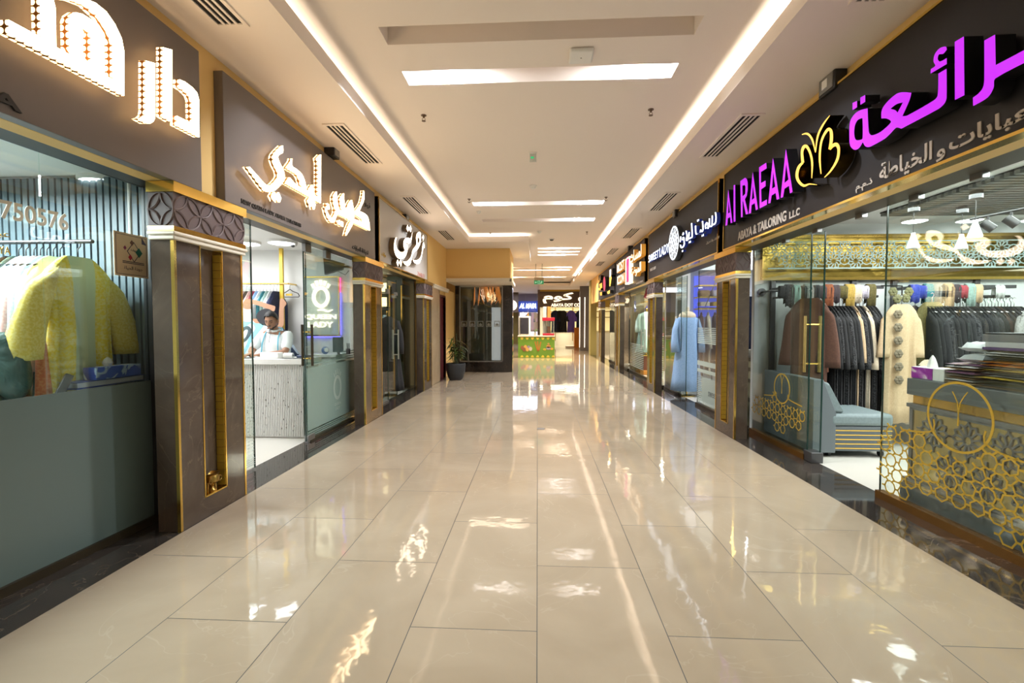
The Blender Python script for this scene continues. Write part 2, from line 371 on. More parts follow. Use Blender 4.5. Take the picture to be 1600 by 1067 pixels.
# centre ceiling with long lamp recesses
def trough(pa, pb, pc):
    a, b, c = onZ(*pa, ZC), onZ(*pb, ZC), onZ(*pc, ZC); return (a.x, b.x, a.y, c.y)
TR = [(-1.22, 1.22, -3.62, -3.38), (-1.22, 1.22, -1.12, -.88), (-1.22, 1.22, 3.59, 3.82), (-1.22, 1.22, 4.22, 4.46), (-1.22, 1.22, 8.72, 8.98), (-1.22, 1.22, 10.12, 10.40), (.0, 1.30, 13.95, 14.2), (.0, 1.30, 14.62, 14.87), (.0, 1.30, 15.25, 15.5),
      (-2.4, 1.35, 18.6, 18.85), (-2.4, 1.35, 19.5, 19.75), (-2.4, 1.35, 22.4, 22.65), (-2.4, 1.35, 23.6, 23.85)]
mb = MB(); y = -7.0
for (x0, x1, y0, y1) in TR:
    mb.box(-7, 2.6, y, y0, ZC, ZC+.02); mb.box(-7, x0, y0, y1, ZC, ZC+.02); mb.box(x1, 2.6, y0, y1, ZC, ZC+.02)
    h = ZC+.16; t = .01
    mb.box(x0, x1, y0, y1, h, h+.02); mb.box(x0-t, x0, y0-t, y1+t, ZC+.02, h); mb.box(x1, x1+t, y0-t, y1+t, ZC+.02, h); mb.box(x0, x1, y0-t, y0, ZC+.02, h); mb.box(x0, x1, y1, y1+t, ZC+.02, h)
    y = y1
mb.box(-7, 2.6, y, 46, ZC, ZC+.02)
struct('ceiling', mb, 'ceil', origin=(0, 0, 0))
# side soffits with upstand lips that hide the cove strips
mb = MB()
mb.box(-2.5, -1.75, -7, 11.77, ZS, ZS+.06).box(-1.75, -1.72, -7, 11.80, ZS, ZS+.135)
mb.box(-2.5, -1.75, 11.77, 12.8, ZS, ZS+.06).box(-1.75, -.26, 11.80, 12.8, ZS, ZS+.06).box(-1.72, -.26, 11.77, 11.80, ZS, ZS+.135)
mb.box(-.8, -.26, 12.8, 15.0, ZS, ZS+.06).box(-.26, -.23, 11.77, 15.0, ZS, ZS+.135)
mb.box(-7, -.23, 15.0, 15.6, ZS, ZS+.06)
struct('ceiling_soffit_left', mb, 'ceil')
struct('ceiling_soffit_right', MB().box(1.75, 2.5, -7, 25, ZS, ZS+.06).box(1.72, 1.75, -7, 25, ZS, ZS+.135), 'ceil')
mb = MB().box(.1, 7, 25.03, 28.0, ZS, ZS+.06).box(.1, 7, 25.0, 25.03, ZS, ZS+.135)
struct('ceiling_soffit_far', mb, 'ceil')
# walls over the shop fronts
struct('wall_left', MB().box(-2.62, -2.5, -7, 12.75, 2.39, ZS+.2), 'wall')
struct('wall_left_pier', MB().box(-2.9, -2.5, 10.80, 11.72, 0, 2.385), 'wall')
struct('wall_left_pier', MB().box(-2.9, -2.5, 12.55, 13.9, 0, 2.385), 'wall')
struct('wall_right', MB().box(2.5, 2.62, -7, 22.0, 2.39, ZS+.2), 'wall')
struct('wall_bulkhead', MB().box(-2.62, -.76, 12.751, 14.6, 2.69, ZS), 'wall')
mb = MB().box(-2.5, -.72, 12.70, 12.75, 2.60, 2.66).box(-2.5, -.70, 12.68, 12.75, 2.66, 2.69).box(-.76, -.70, 12.7, 14.6, 2.60, 2.69).box(-2.5, -.76, 12.75, 14.6, 2.6, 2.66)
mb.box(-2.5, -2.44, 10.9, 12.75, 2.30, 2.36).box(-2.5, -2.42, 10.9, 12.75, 2.36, 2.39)
struct('trim_1', mb, 'mould')
# marble strip of wall by the red door is tiled
struct('trim_2', MB().box(-2.499, -2.47, 10.82, 11.72, 0, 2.30), marble('beige_wall_marble', (.40, .29, .17), (.52, .40, .26), (.65, .55, .4), .12))
# partitions and shop shells
def shell(side, y0, y1, depth, z, wallm, backm=None, front=None):
    pass
mb = MB().box(-7.1, -2.80, 3.42, 3.50, 0, 2.75); struct('wall_partition_left', mb, 'white')
struct('wall_partition_left', MB().box(-7.1, -2.80, 6.96, 7.03, 0, 2.75), 'white')
struct('wall_partition_left', MB().box(-7.1, -2.80, 10.46, 10.53, 0, 2.75), paint('shop_grey_paint', (.30, .27, .22)))
struct('wall_back_left', MB().box(-7.2, -7.1, -7, 14, 0, 2.75), 'coolwall')
struct('ceiling_shop_left', MB().box(-7.1, -2.62, -7, 12, 2.56, 2.62), 'white')
struct('wall_partition_right', MB().box(2.865, 8.1, 6.36, 6.44, 0, 2.8), 'coolwall')
struct('wall_partition_right', MB().box(2.865, 8.1, 10.6, 10.68, 0, 2.8), paint('shop_blue_white_paint', (.62, .64, .70)))
struct('wall_partition_right', MB().box(2.865, 8.1, 14.6, 14.7, 0, 2.8), paint('shop_olive_paint', (.33, .28, .16)))
struct('wall_partition_right', MB().box(2.865, 8.1, 18.7, 18.8, 0, 2.8), paint('shop_brown_paint', (.20, .15, .10)))
struct('wall_partition_right', MB().box(2.865, 8.1, -2.1, -2.0, 0, 2.8), 'coolwall')
struct('wall_partition_left', MB().box(-7.1, -2.80, -2.1, -2.0, 0, 2.75), 'coolwall')
struct('wall_back_right', MB().box(8.1, 8.2, -7, 22.6, 0, 2.8), 'coolwall')
struct('ceiling_shop_right', MB().box(2.62, 8.1, -7, 22.6, 2.74, 2.80), 'white')
# far hall shell
struct('wall_far', MB().box(-9, 8.1, 40, 40.2, 0, ZC), paint('far_wall_paint', (.42, .42, .50)))
struct('wall_far_left', MB().box(-9.2, -9, 14, 40, 0, ZC), 'wall')
struct('wall_side_left', MB().box(-9, -2.6, 14.9, 15.05, 0, ZC), 'wall')
struct('wall_end_right', MB().box(2.46, 2.75, 22.0, 22.6, 0, ZS+.2), paint('olive_pillar_paint', (.34, .29, .10)))
# ================================================================== marble pillars between the shop fronts
def pillar_mesh(sd, y0, y1, full=True):
    """one pillar in world space; sd = -1 left wall, +1 right wall."""
    xf = 2.45*sd; xb = 2.61*sd; ym = (y0+y1)/2; n0, n1 = ym-.125, ym+.125; d = .07*sd
    lo = lambda a, b: (min(a, b), max(a, b))
    t = thing('marble_pillar', 'x', 'pillar', (xf, ym, 0), kind='thing')
    b = MB()
    b.box(*lo(xf, xb), y0, n0, 0, 2.0).box(*lo(xf, xb), n1, y1, 0, 2.0).box(*lo(xf, xb), n0, n1, 0, .15).box(*lo(xf+d, xb), n0, n1, .15, 2.0)
    b.build('body', 'brownm', t, smooth=False)
    # gold lined niche
    g = MB(); e = .012
    g.box(*lo(xf-.004*sd, xf+d), n0, n0+e, .15, 2.0).box(*lo(xf-.004*sd, xf+d), n1-e, n1, .15, 2.0).box(*lo(xf-.004*sd, xf+d), n0, n1, .15, .15+e)
    g.build('niche_trim', 'gold', t, smooth=False)
    m = MB(); k = 0
    fy = n1-e-.002 if sd < 0 else n1-e-.002     # mosaic strip on the far reveal of the niche
    z = .17
    while z < 1.97:
        m.box(*lo(xf+.004*sd, xf+d-.004*sd), fy-.004, fy, z, z+.056); z += .06
    m.build('niche_mosaic', 'goldp', t, smooth=False)
    c = MB()
    for yy in (y0, y1-.012):
        c.box(*lo(xf-.005*sd, xf+.02*sd), yy-.004, yy+.016, 0, 2.0)
    c.build('corner_trim', 'gold', t, smooth=False)
    o = .025
    MB().box(*lo(xf-o*sd, xb), y0-o, y1+o, 2.0, 2.03).box(*lo(xf-o*1.5*sd, xb), y0-o*1.5, y1+o*1.5, 2.03, 2.055).build('moulding', 'mould', t, bevel=.008)
    MB().box(*lo(xf-o*sd, xb), y0-o, y1+o, 2.055, 2.09).build('lower_band', 'gold', t, smooth=False)
    f = MB(); f.box(*lo(xf-.015*sd, xb), y0-.015, y1+.015, 2.09, 2.315)
    r = .112; zc = 2.2025
    def rings(P, L):
        n = max(1, int(round(L/(2*r)))); st = L/n; row = [(st*(i+.5), zc) for i in range(n)]+[(st*i, zc+e_*r) for i in range(n+1) for e_ in (-1, 1)]
        for (cu_, cv_) in row:
            pts = []
            for k in range(33):
                a = 2*PI*k/32; uu = cu_+st/2*math.cos(a); vv = cv_+r*math.sin(a)
                if -.002 <= uu <= L+.002 and zc-r-.002 <= vv <= zc+r+.002: pts.append(P(uu, vv))
                else:
                    if len(pts) > 1: f.tube(pts, .008, 5)
                    pts = []
            if len(pts) > 1: f.tube(pts, .008, 5)
    rings(lambda u, v: (xf-.017*sd, y0-.015+u, v), y1-y0+.03)
    rings(lambda u, v: (xf-.015*sd+u*sd, y0-.017, v), abs(xb-xf)+.012)
    f.build('frieze', 'frieze', t)
    MB().box(*lo(xf-.035*sd, xb), y0-.03, y1+.03, 2.315, 2.385).build('upper_band', 'gold', t, smooth=False)
    return t
PL = pillar_mesh(-1, 3.04, 3.76)
PL['label'] = 'brown marble pillar with gold niche holding a brass burner, nearest on the left side'
p = dup(PL, (-2.45, 6.87, 0), 'brown marble pillar between the glass door with frosted panel and the pale grey sign shop', 'pillars of the left shop fronts')
PL['group'] = 'pillars of the left shop fronts'
p = dup(PL, (-2.45, 10.33, 0), 'brown marble pillar next to the potted plant, last of the left shop fronts', 'pillars of the left shop fronts')
PR = pillar_mesh(1, 5.93, 6.55); PR['group'] = 'pillars of the right shop fronts'
PR['label'] = 'brown marble pillar beside the glass shop front of the purple sign'
for y, lb in ((10.25, 'brown marble pillar between the white lettered sign shop and the amber lettered sign shop'), (14.55, 'brown marble pillar on the right past the mint gown window'), (18.6, 'brown marble pillar at the far end of the right side')):
    dup(PR, (2.45, y, 0), lb)
# ================================================================== glass shop fronts
def front(sd, X, y0, y1, label, zt=2.40, base='bronze', zb=.05):
    t = thing('glass_storefront', label, 'shop window', (sd*X, (y0+y1)/2, 0), kind='thing')
    h = MB().box(min(sd*2.52, sd*(X+.03)), max(sd*2.52, sd*(X+.03)), y0, y1, zt, zt+.14); h.build('header', 'bronze', t, smooth=False)
    return t
def pane(t, sd, X, y0, y1, z0, z1, name='glass_pane', mt='glass'):
    x0, x1 = sorted((sd*X, sd*(X+.012)))
    return MB().box(x0, x1, y0, y1, z0, z1).build(name, mt, t, smooth=False)
def rail(t, sd, X, y0, y1, z0=0, z1=.05, mt='brass', name='base_rail', w=.03):
    x0, x1 = sorted((sd*(X-w), sd*(X+w))); return MB().box(x0, x1, y0, y1, z0, z1).build(name, mt, t, smooth=False)
def handle(t, sd, X, y, z0, z1, mt, off=.055, r=.013, sq=False):
    h = MB()
    for s in (-1, 1): h.cyl((sd*(X+s*off), y, z0), (sd*(X+s*off), y, z1), r, 10)
    h.build('door_handle', mt, t)
    hd = CHD[t.name][-1]
    for z in (z0+.09, z1-.09): MB().cyl((sd*(X-off), y, z), (sd*(X+off), y, z), .009, 8).build('handle_bar', 'gold' if mt != 'steel' else 'steel', hd)
# left shop nearest the camera: clear glass over a tall frosted lower half
t = front(-1, GX, -1.9, 3.38, 'clear shop window with frosted grey lower half and phone number, nearest on the left')
pane(t, -1, GX, -1.9, 2.52, .05, 2.40); pane(t, -1, GX, 2.523, 3.20, .05, 2.40)
MB().box(-GX+.001, -GX+.004, -1.9, 3.20, .05, 1.03).build('frosted_film', 'frost', t, smooth=False)
rail(t, -1, GX, -1.9, 3.26, 0, .05, 'bronze'); MB().box(-GX-.03, -GX+.03, 3.20, 3.25, .05, 2.4).build('side_frame', 'black', t, smooth=False)
# a phone number and a notice on the glass
m_ = MB(); q0 = onX(0, 302, -GX+.012); q1 = onX(103, 330, -GX+.012)
text_mb(m_, '6750576', LF(-GX+.012), q0.y-.035, q1.y+.03, 1.985, 2.085, 0, .003, fat=.02)
m_.build('phone_number', mat('beige_vinyl', (.85, .82, .70), .6), t)
a = onX(0, 362, -GX+.012); b_ = onX(24, 372, -GX+.012)
m_ = text_mb(MB(), ar('عباي'), LF(-GX+.012), a.y-.05, b_.y, 1.87, 1.925, 0, .003)
m_.build('shop_lettering', 'goldp', t); text_mb(MB(), 'ABAYA', LF(-GX+.012), a.y-.06, b_.y, 1.80, 1.84, 0, .003).build('shop_lettering', 'goldp', t)
skew(t, 3.2, 2.2, ('glass_pane', 'frosted_film', 'base_rail', 'phone_number', 'shop_lettering'))
nt = thing('notice', 'tan paper notice with coloured diamonds stuck inside the near left window', 'notice', (-GX+.014, 3.05, 1.755))
P4 = [onX(174, 360, -GX+.02), onX(231, 371, -GX+.02)]
y0, y1 = 2.925, 3.19; z0, z1 = 1.755, 2.045
fr = LF(-GX+.014); N = MB().prism([[(y0, z0), (y1, z0), (y1, z1), (y0, z1)]], fr, 0, .003); N.build('sheet', mat('tan_paper', (.62, .47, .29), .7), nt, smooth=False)
dk = mat('dark_ink', (.03, .02, .05), .6)
N = MB(); e = .012
for (a, b, c, d) in ((y0+e, y1-e, z0+e, z0+e+.003), (y0+e, y1-e, z1-e-.003, z1-e), (y0+e, y0+e+.003, z0+e, z1-e), (y1-e-.003, y1-e, z0+e, z1-e)): N.prism([[(a, c), (b, c), (b, d), (a, d)]], fr, .003, .004)
for k in (0, 1): N.prism([[(y0+.06, z0+.088+k*.01), (y1-.035, z0+.088+k*.01), (y1-.035, z0+.093+k*.01), (y0+.06, z0+.093+k*.01)]], fr, .003, .004)
N.prism([[(y1-.05, z1-.012), (y1-.012, z1-.06), (y1-.05, z1-.055)]], fr, .003, .005)
text_mb(N, ar('جودة الحياة'), fr, y0+.07, y1-.05, z0+.04, z0+.07, .003, .004); N.build('printed_text', dk, nt)
def dia(cy_, cz, s, cm):
    D = MB().prism([[(cy_, cz-s), (cy_+s*.8, cz), (cy_, cz+s), (cy_-s*.8, cz)]], fr, .003, .0045); D.build('emblem', mat('ink', cm, .6), nt, smooth=False)
N = MB(); e_ = .006
N.prism([[(3.075-.055, 1.925), (3.075, 1.925+.07), (3.075+.055, 1.925), (3.075, 1.925-.07)], [(3.075-.055+e_, 1.925), (3.075, 1.925-.07+e_), (3.075+.055-e_, 1.925), (3.075, 1.925+.07-e_)]], fr, .003, .004); text_mb(N, ar('شهادة'), fr, 3.05, 3.105, 1.925, 1.945, .003, .004); N.build('diamond_outline', dk, nt, smooth=False)
dia(3.06, 1.985, .020, (.12, .05, .03)); dia(3.115, 1.925, .034, (.01, .11, .07)); dia(3.045, 1.885, .020, (.40, .02, .04)); dia(3.005, 1.945, .015, (.2, .02, .08))
# queen shop: doorway and one leaf with frosted panel
t = front(-1, GX, 3.55, 6.94, 'glass door front with green frosted panel and bronze pull handles beside the striped counter')
pane(t, -1, GX, 3.55, 4.42, .02, 2.40); pane(t, -1, GX, 5.45, 6.94, .02, 2.30, 'door_leaf'); pane(t, -1, GX+.06, 5.62, 6.93, .02, 2.40)
rail(t, -1, GX, 5.5, 6.93, 0, .02, 'bronze')
fr = LF(-GX+.005); F = MB()
F.prism([[(5.47, .14), (6.93, .14), (6.93, .90), (5.47, .90)]], fr, 0, .002)
for z in (.93, .965, 1.0, 1.035): F.prism([[(5.47 if z < .95 else 6.5, z), (6.93, z), (6.93, z+.016), (5.47 if z < .95 else 6.5, z+.016)]], fr, 0, .002)
for z in (.06, .085, .11): F.prism([[(5.47, z), (6.93, z), (6.93, z+.012), (5.47, z+.012)]], fr, 0, .002)
F.build('frosted_film', 'frostg', t, smooth=False)
F = MB(); cyy, czz = 6.32, .56     # etched ring crest
F.prism([[(cyy+.13*math.cos(2*PI*k/28), czz+.17*math.sin(2*PI*k/28)) for k in range(28)], [(cyy+.085*math.cos(-2*PI*k/28), czz+.125*math.sin(-2*PI*k/28)) for k in range(28)]], fr, .002, .003)
for k in range(5): a = PI/2+(k-2)*.32; F.prism([stroke([(cyy+.15*math.cos(a), czz+.19*math.sin(a)), (cyy+.19*math.cos(a), czz+.26*math.sin(a))], .018)], fr, .002, .003)
text_mb(F, 'QUEEN', fr, cyy-.1, cyy+.1, .31, .35, .002, .003); text_mb(F, 'LADY', fr, cyy-.07, cyy+.07, .25, .29, .002, .003)
F.build('etched_crest', frosted('etched_white', (.42, .52, .47), .9), t)
F = MB()
for i in range(26):
    for j in range(9): F.prism([[(3.84+j*.065, .1+i*.033), (3.875+j*.065, .1+i*.033), (3.875+j*.065, .106+i*.033), (3.84+j*.065, .106+i*.033)]], fr, 0, .001)
for j in range(4): F.prism([[(3.80, .06+j*.02), (4.41, .06+j*.02), (4.41, .066+j*.02), (3.80, .066+j*.02)]], fr, 0, .001)
F.build('dotted_film', 'frostw', t, smooth=False)['kind'] = 'stuff'
MB().box(-GX-.014, -GX+.002, 5.445, 5.451, .02, 2.3).box(-GX-.075, -GX-.06, 5.614, 5.62, .02, 2.4).box(-GX-.014, -GX+.002, 4.42, 4.424, .02, 2.4).build('glass_edge', 'gedge', t, smooth=False)
handle(t, -1, GX, 5.50, .93, 1.43, 'bronze', .06, .016)
for a_, b_, c_, d_ in ((5.46, 5.60, 2.30, 2.40), (5.45, 5.62, .0, .09), (6.0, 6.14, 2.30, 2.4)): MB().box(-GX-.03, -GX+.02, a_, b_, c_, d_).build('patch_fitting', 'alu', t, bevel=.004)
# pale sign shop: door ajar
t = front(-1, GX, 7.06, 10.4, 'glass shop door with steel pull bar under the pale grey sign')
pane(t, -1, GX, 7.06, 8.55, .02, 2.40); pane(t, -1, GX, 8.56, 9.1, .02, 2.25, 'door_leaf'); pane(t, -1, GX, 9.5, 10.4, .02, 2.40)
rail(t, -1, GX, 7.06, 8.5, 0, .03, 'alu'); handle(t, -1, GX, 9.03, .75, 1.33, 'steel', .05, .014)
for a_, b_, c_, d_ in ((8.5, 8.62, 2.0, 2.09), (9.03, 9.12, 2.0, 2.06)): MB().box(-GX-.03, -GX+.02, a_, b_, c_, d_).build('patch_fitting', 'alu', t, bevel=.004)
MB().box(-GX-.014, -GX+.002, 8.55, 8.556, .02, 2.3).box(-GX-.014, -GX+.002, 9.1, 9.104, .02, 2.3).build('glass_edge', 'gedge', t, smooth=False)
# right: purple sign shop
t = front(1, GR, 1.2, 6.34, 'clear shop front with gold lattice decals and brass pull handles under the purple sign')
pane(t, 1, GR, 5.06, 6.33, .06, 2.40); pane(t, 1, GR+.07, 4.95, 5.55, .02, 2.38, 'door_leaf'); pane(t, 1, GR, 1.2, 4.0, .06, 2.40)
rail(t, 1, GR, 5.06, 6.33, 0, .06, mat('copper_brown_rail', (.30, .14, .03), .25, .8)); rail(t, 1, GR, 1.2, 4.0, 0, .06, 'bronze' if 0 else mat('brown_brass_rail', (.26, .13, .035), .25, .8), w=.035)
MB().box(GR, GR+.012, 5.05, 5.06, .02, 2.38).box(GR+.07, GR+.082, 4.94, 4.95, .02, 2.38).box(GR, GR+.012, 3.998, 4.004, .06, 2.4).build('glass_edge', 'gedge', t, smooth=False)
handle(t, 1, GR+.035, 5.06, .93, 1.52, 'brass', .075, .016)
MB().box(GR-.02, GR+.10, 4.93, 5.08, 0, .11).build('floor_closer', 'dsteel', t, bevel=.006)
for yy in (5.55, 4.95, 4.3, 3.7, 3.2, 2.7): MB().box(GR-.03, GR+.02, yy-.045, yy+.045, 2.36, 2.46).build('patch_fitting', 'alu', t, bevel=.004)
# gold lattice decals: staggered rings and diamond links, a big ring rising out of the band
def decal(y0, y1, cyy, czz, R, ztop, zbot, fly, name='gold_decal', flip=1):
    D = MB(); f_ = RF(GR-.003); w = .013
    def seg(pts, wd=w): D.prism([stroke([(-p[0], p[1]) for p in pts], wd, 2)], f_, 0, .002)
    def ring(cy_, cz, r, n, wd=w, rot=0):
        o = [(-(cy_+(r+wd/2)*math.cos(2*PI*k/n+rot)), cz+(r+wd/2)*math.sin(2*PI*k/n+rot)) for k in range(n)]; i_ = [(-(cy_+(r-wd/2)*math.cos(2*PI*k/n+rot)), cz+(r-wd/2)*math.sin(2*PI*k/n+rot)) for k in range(n)]
        D.prism([o, i_], f_, 0, .002)
    ring(cyy, czz, R, 48, .016)
    if fly:
        seg([(cyy, czz+.0), (cyy+.01, czz+.1), (cyy+.05, czz+.17)], .007); seg([(cyy, czz), (cyy-.01, czz+.1), (cyy-.06, czz+.18)], .007); seg([(cyy, czz), (cyy, czz-.06)], .012)
    rnd = random.Random(3); h = .11; rows = int((ztop-zbot)/h)
    for r_ in range(rows+1):
        cz = zbot+r_*h; nn = int((y1-y0)/.13)
        for k in range(nn+1):
            cy_ = y0+.065+k*.13+(r_ % 2)*.065
            if cy_ > y1 or (cy_-cyy)**2+(cz-czz)**2 < (R+.035)**2: continue
            edge = .06*math.sin(cy_*7)
            if cz > ztop-.05+edge or cz < zbot+.03-edge*.6: continue
            ring(cy_, cz, .052, 6 if (k+r_) % 2 else 8, .012, rot=.4*r_)
            seg([(cy_+.048, cz), (cy_+.082, cz)]); seg([(cy_+.02, cz+.048), (cy_+.045, cz+.07)]); seg([(cy_-.02, cz+.048), (cy_-.045, cz+.07)])
    # the band's upper edge swells up to the ring
    for s in (-1, 1):
        a = cyy+s*R*.72; seg([(a+s*.30, ztop-.03), (a+s*.12, ztop-.01), (a+s*.015, czz-R*.55), (a+s*.02, czz-.05)], .012)
    return D.build(name, M['goldp'], t, smooth=False)
def zz(px, py): q = onX(px, py, GR); return q.y, q.z
c0 = zz(1222, 603); decal(5.08, 6.30, c0[0], c0[1]-.03, .17, .58, .22, True)
c1 = zz(1492, 652); decal(2.0, 3.99, c1[0], c1[1], .235, .64, .12, True)
for c in CHD[t.name]:
    nm_ = c.name.split('.')[0]; o_ = wloc(c)
    if nm_ in ('glass_pane', 'base_rail', 'gold_decal'):
        for v in c.data.vertices:
            y = v.co.y+o_.y
            if y < 4.02: v.co.x += math.tan(math.radians(2.2))*(4.0-y)
# right: white lettered shop
t = front(1, GR, 6.48, 10.55, 'glass shop front with striped frosted film and steel bar handles beside the blue gown')
pane(t, 1, GR, 6.48, 8.46, .05, 2.40); pane(t, 1, GR, 9.45, 10.55, .05, 2.40); pane(t, 1, GR+.06, 9.3, 9.9, .05, 2.38, 'door_leaf')
MB().box(GR, GR+.012, 8.46, 8.466, .05, 2.38).box(GR, GR+.012, 9.444, 9.45, .05, 2.38).box(GR+.06, GR+.072, 9.294, 9.3, .05, 2.38).build('glass_edge', 'gedge', t, smooth=False)
rail(t, 1, GR, 6.48, 8.46, 0, .05, 'bronze'); rail(t, 1, GR, 9.45, 10.55, 0, .05, 'bronze')
f_ = RF(GR-.002)
def bar(y0, y1, z0, z1, mb_): mb_.prism([[(-y1, z0), (-y0, z0), (-y0, z1), (-y1, z1)]], f_, 0, .001)
for (ya, yb) in ((6.62, 8.45), (9.46, 10.5)):
    F = MB()
    for k in range(9): bar(ya, yb, 1.36-k*.032, 1.36-k*.032+.012+.0012*k, F)
    for k in range(14): bar(ya, yb, .10+k*.033, .10+k*.033+.02-.001*k, F)
    if ya < 7: bar(ya, yb, .60, .66, F); bar(ya, yb, .72, .80, F); bar(ya, 8.2, .12, .52, F)
    F.build('striped_film', 'frostw', t, smooth=False)
F = text_mb(MB(), 'sweet LADY', RF(GR-.004), -7.9, -7.1, .24, .36, 0, .002); F.build('etched_name', mat('etched_grey', (.10, .12, .12), .5), t)
handle(t, 1, GR, 9.52, .72, 1.30, 'steel', .05, .013)
for (y0, y1, lb) in ((10.7, 14.55, 'glass shop front with striped film under the amber lettered sign'), (14.75, 18.6, 'dark glass shop front under the sign with red and yellow shapes')):
    t = front(1, GR, y0, y1, lb); pane(t, 1, GR, y0, y0+1.2, .05, 2.4); pane(t, 1, GR, y0+2.0, y1, .05, 2.4)
    if y0 < 12:
        F = MB(); G = MB()
        for k in range(8): bar(y0+.02, y0+1.18, 1.2-k*.05, 1.2-k*.05+.02, F)
        for k in range(14): bar(y0+.02, y0+1.18, .2+k*.05, .22+k*.05, F); bar(y0+2.02, y1, .2+k*.05, .22+k*.05, G)
        F.build('striped_film', 'frostw', t, smooth=False); G.build('striped_film', 'frostw', t, smooth=False)
    handle(t, 1, GR, y0+2.06, .75, 1.3, 'steel', .05, .013); rail(t, 1, GR, y0, y1, 0, .05, 'bronze')
# ================================================================== shop signs
def emi(name, col, es, base=None): return mat(name, base or col, .4, emit=col, es=es)
M['lit_w'] = emi('lit_warm_white_face', (1, .76, .46), 8, (.8, .7, .5))
M['lit_c'] = emi('lit_white_face', (.82, .91, 1), 2.4, (.8, .8, .8))
M['lit_z'] = emi('lit_ivory_face', (1, .77, .55), 5, (.8, .8, .7))
M['lit_p'] = emi('lit_purple_face', (.43, .007, .78), .9, (.3, .02, .5))
M['lit_g'] = emi('lit_gold_edge', (1, .44, .03), .75, (.8, .5, .1))
def perforated(name, scale, thr, col, es):
    """channel letter side of bronze sheet, pierced by rosettes with lamps behind."""
    m = mat(name, (.42, .17, .04), .4); n, l, b = nodes(m); v = tc(m, (scale, scale, scale))
    fr_ = n.new('ShaderNodeVectorMath'); fr_.operation = 'FRACTION'; l.new(v, fr_.inputs[0])
    sb = n.new('ShaderNodeVectorMath'); sb.operation = 'SUBTRACT'; l.new(fr_.outputs[0], sb.inputs[0]); sb.inputs[1].default_value = (.5, .5, .5)
    s = n.new('ShaderNodeSeparateXYZ'); l.new(sb.outputs[0], s.inputs[0])
    # distance in the two axes that lie in the sheet: the largest of the three squared terms of the sheet normal is dropped by using y and z, x and z
    ge = n.new('ShaderNodeNewGeometry'); sn = n.new('ShaderNodeSeparateXYZ'); l.new(ge.outputs['Normal'], sn.inputs[0])
    sq = lambda k: mth(m, 'MULTIPLY', mth(m, 'MULTIPLY', s.outputs[k], s.outputs[k]), mth(m, 'SUBTRACT', 1.0, mth(m, 'ABSOLUTE', sn.outputs[k])))
    d = mth(m, 'SQRT', mth(m, 'ADD', mth(m, 'ADD', sq(0), sq(1)), sq(2)))
    on = mth(m, 'LESS_THAN', d, thr)
    b.inputs['Emission Color'].default_value = (*col, 1); l.new(mth(m, 'MULTIPLY', on, es), b.inputs['Emission Strength']); return m
M['perf_l'] = perforated('pierced_letter_side', 28, .40, (1, .62, .28), 4.0)
M['perf_s'] = perforated('beaded_letter_side', 22, .39, (1, .60, .25), 4.0)
M['side_k'] = mat('black_letter_side', (.008, .008, .009), .35)
M['side_br'] = mat('brown_letter_side', (.12, .07, .03), .4)
M['side_go'] = emi('amber_letter_side', (.9, .36, .04), .22, (.5, .25, .04))
M['ink'] = mat('black_vinyl', (.006, .006, .007), .5)
M['cut_w'] = mat('cream_vinyl', (.52, .46, .40), .5)
def board(sd, y0, y1, label, mt, z0=2.39, z1=3.385, thick=.075, edge=None):
    X = 2.5*sd; t = thing('shop_sign', label, 'sign', (X, (y0+y1)/2, z0))
    xs = sorted((X-.001*sd, X-thick*sd)); MB().box(*xs, y0, y1, z0, z1).build('panel', mt, t, bevel=.004)
    if edge:
        e = MB(); xa = sorted((X-.002*sd, X-(thick+.012)*sd)); w = .018
        e.box(*xa, y0, y1, z0-.001, z0+w).box(*xa, y0, y0+w, z0+w, z1).box(*xa, y1-w, y1, z0+w, z1).box(*xa, y0+w, y1-w, z1-w, z1); e.build('edge_trim', edge, t, smooth=False)
    return t
def put(t, name, mb_, mats, **k): return mb_.build(name, mats, t, **k)
# ---- left, nearest: large kufic letters with pierced sides
t = board(-1, -.9, 3.29, 'dark grey sign with huge warm-lit Arabic letters with pierced sides, nearest on the left', 'plate_l')
XL = -2.335; o = (0, 0, 6.67)
put(t, 'letter', letters(MB(), 'L', XL, .045, [[[(90, 205), (425, 385), (415, -60), (545, -60), (580, 80), (588, 490), (770, 590), (722, 500), (715, 220), (735, 165), (790, 128), (860, 145), (950, 200), (1040, 300), (1085, 400), (1090, 780), (1175, 825), (1172, 440), (1130, 330), (1040, 190), (900, 60), (760, 5), (640, -15), (640, -80), (880, -20), (1000, 30), (1110, 120), (1200, 250), (1270, 400), (1295, 530), (1295, 1000), (95, 355)], [(860, 300), (900, 300), (945, 345), (945, 680), (865, 585)]]], *o, smooth=False), ['lit_w', 'perf_l'], angle=20)
o = (190, 60, 6.67)
put(t, 'letter', letters(MB(), 'L', XL, .045, [[(250, 230), (350, 258), (352, 800), (346, 840), (332, 868), (300, 887), (262, 887), (175, 838), (215, 828), (240, 805), (250, 760)]], *o, smooth=False), ['lit_w', 'perf_l'], angle=20)
put(t, 'letter', letters(MB(), 'L', XL, .045, [[(432, 92), (527, 118), (527, 872), (432, 815)]], *o, smooth=False), ['lit_w', 'perf_l'])
put(t, 'letter', letters(MB(), 'L', XL, .045, [[(605, 428), (660, 450), (740, 510), (790, 570), (808, 640), (812, 1030), (575, 905), (575, 805), (735, 885), (732, 650), (715, 600), (660, 545), (605, 510)]], *o, smooth=False), ['lit_w', 'perf_l'], angle=20)
fr = LF(-2.425); a = onX(-75, 160, -2.425); b_ = onX(31, 165, -2.425)
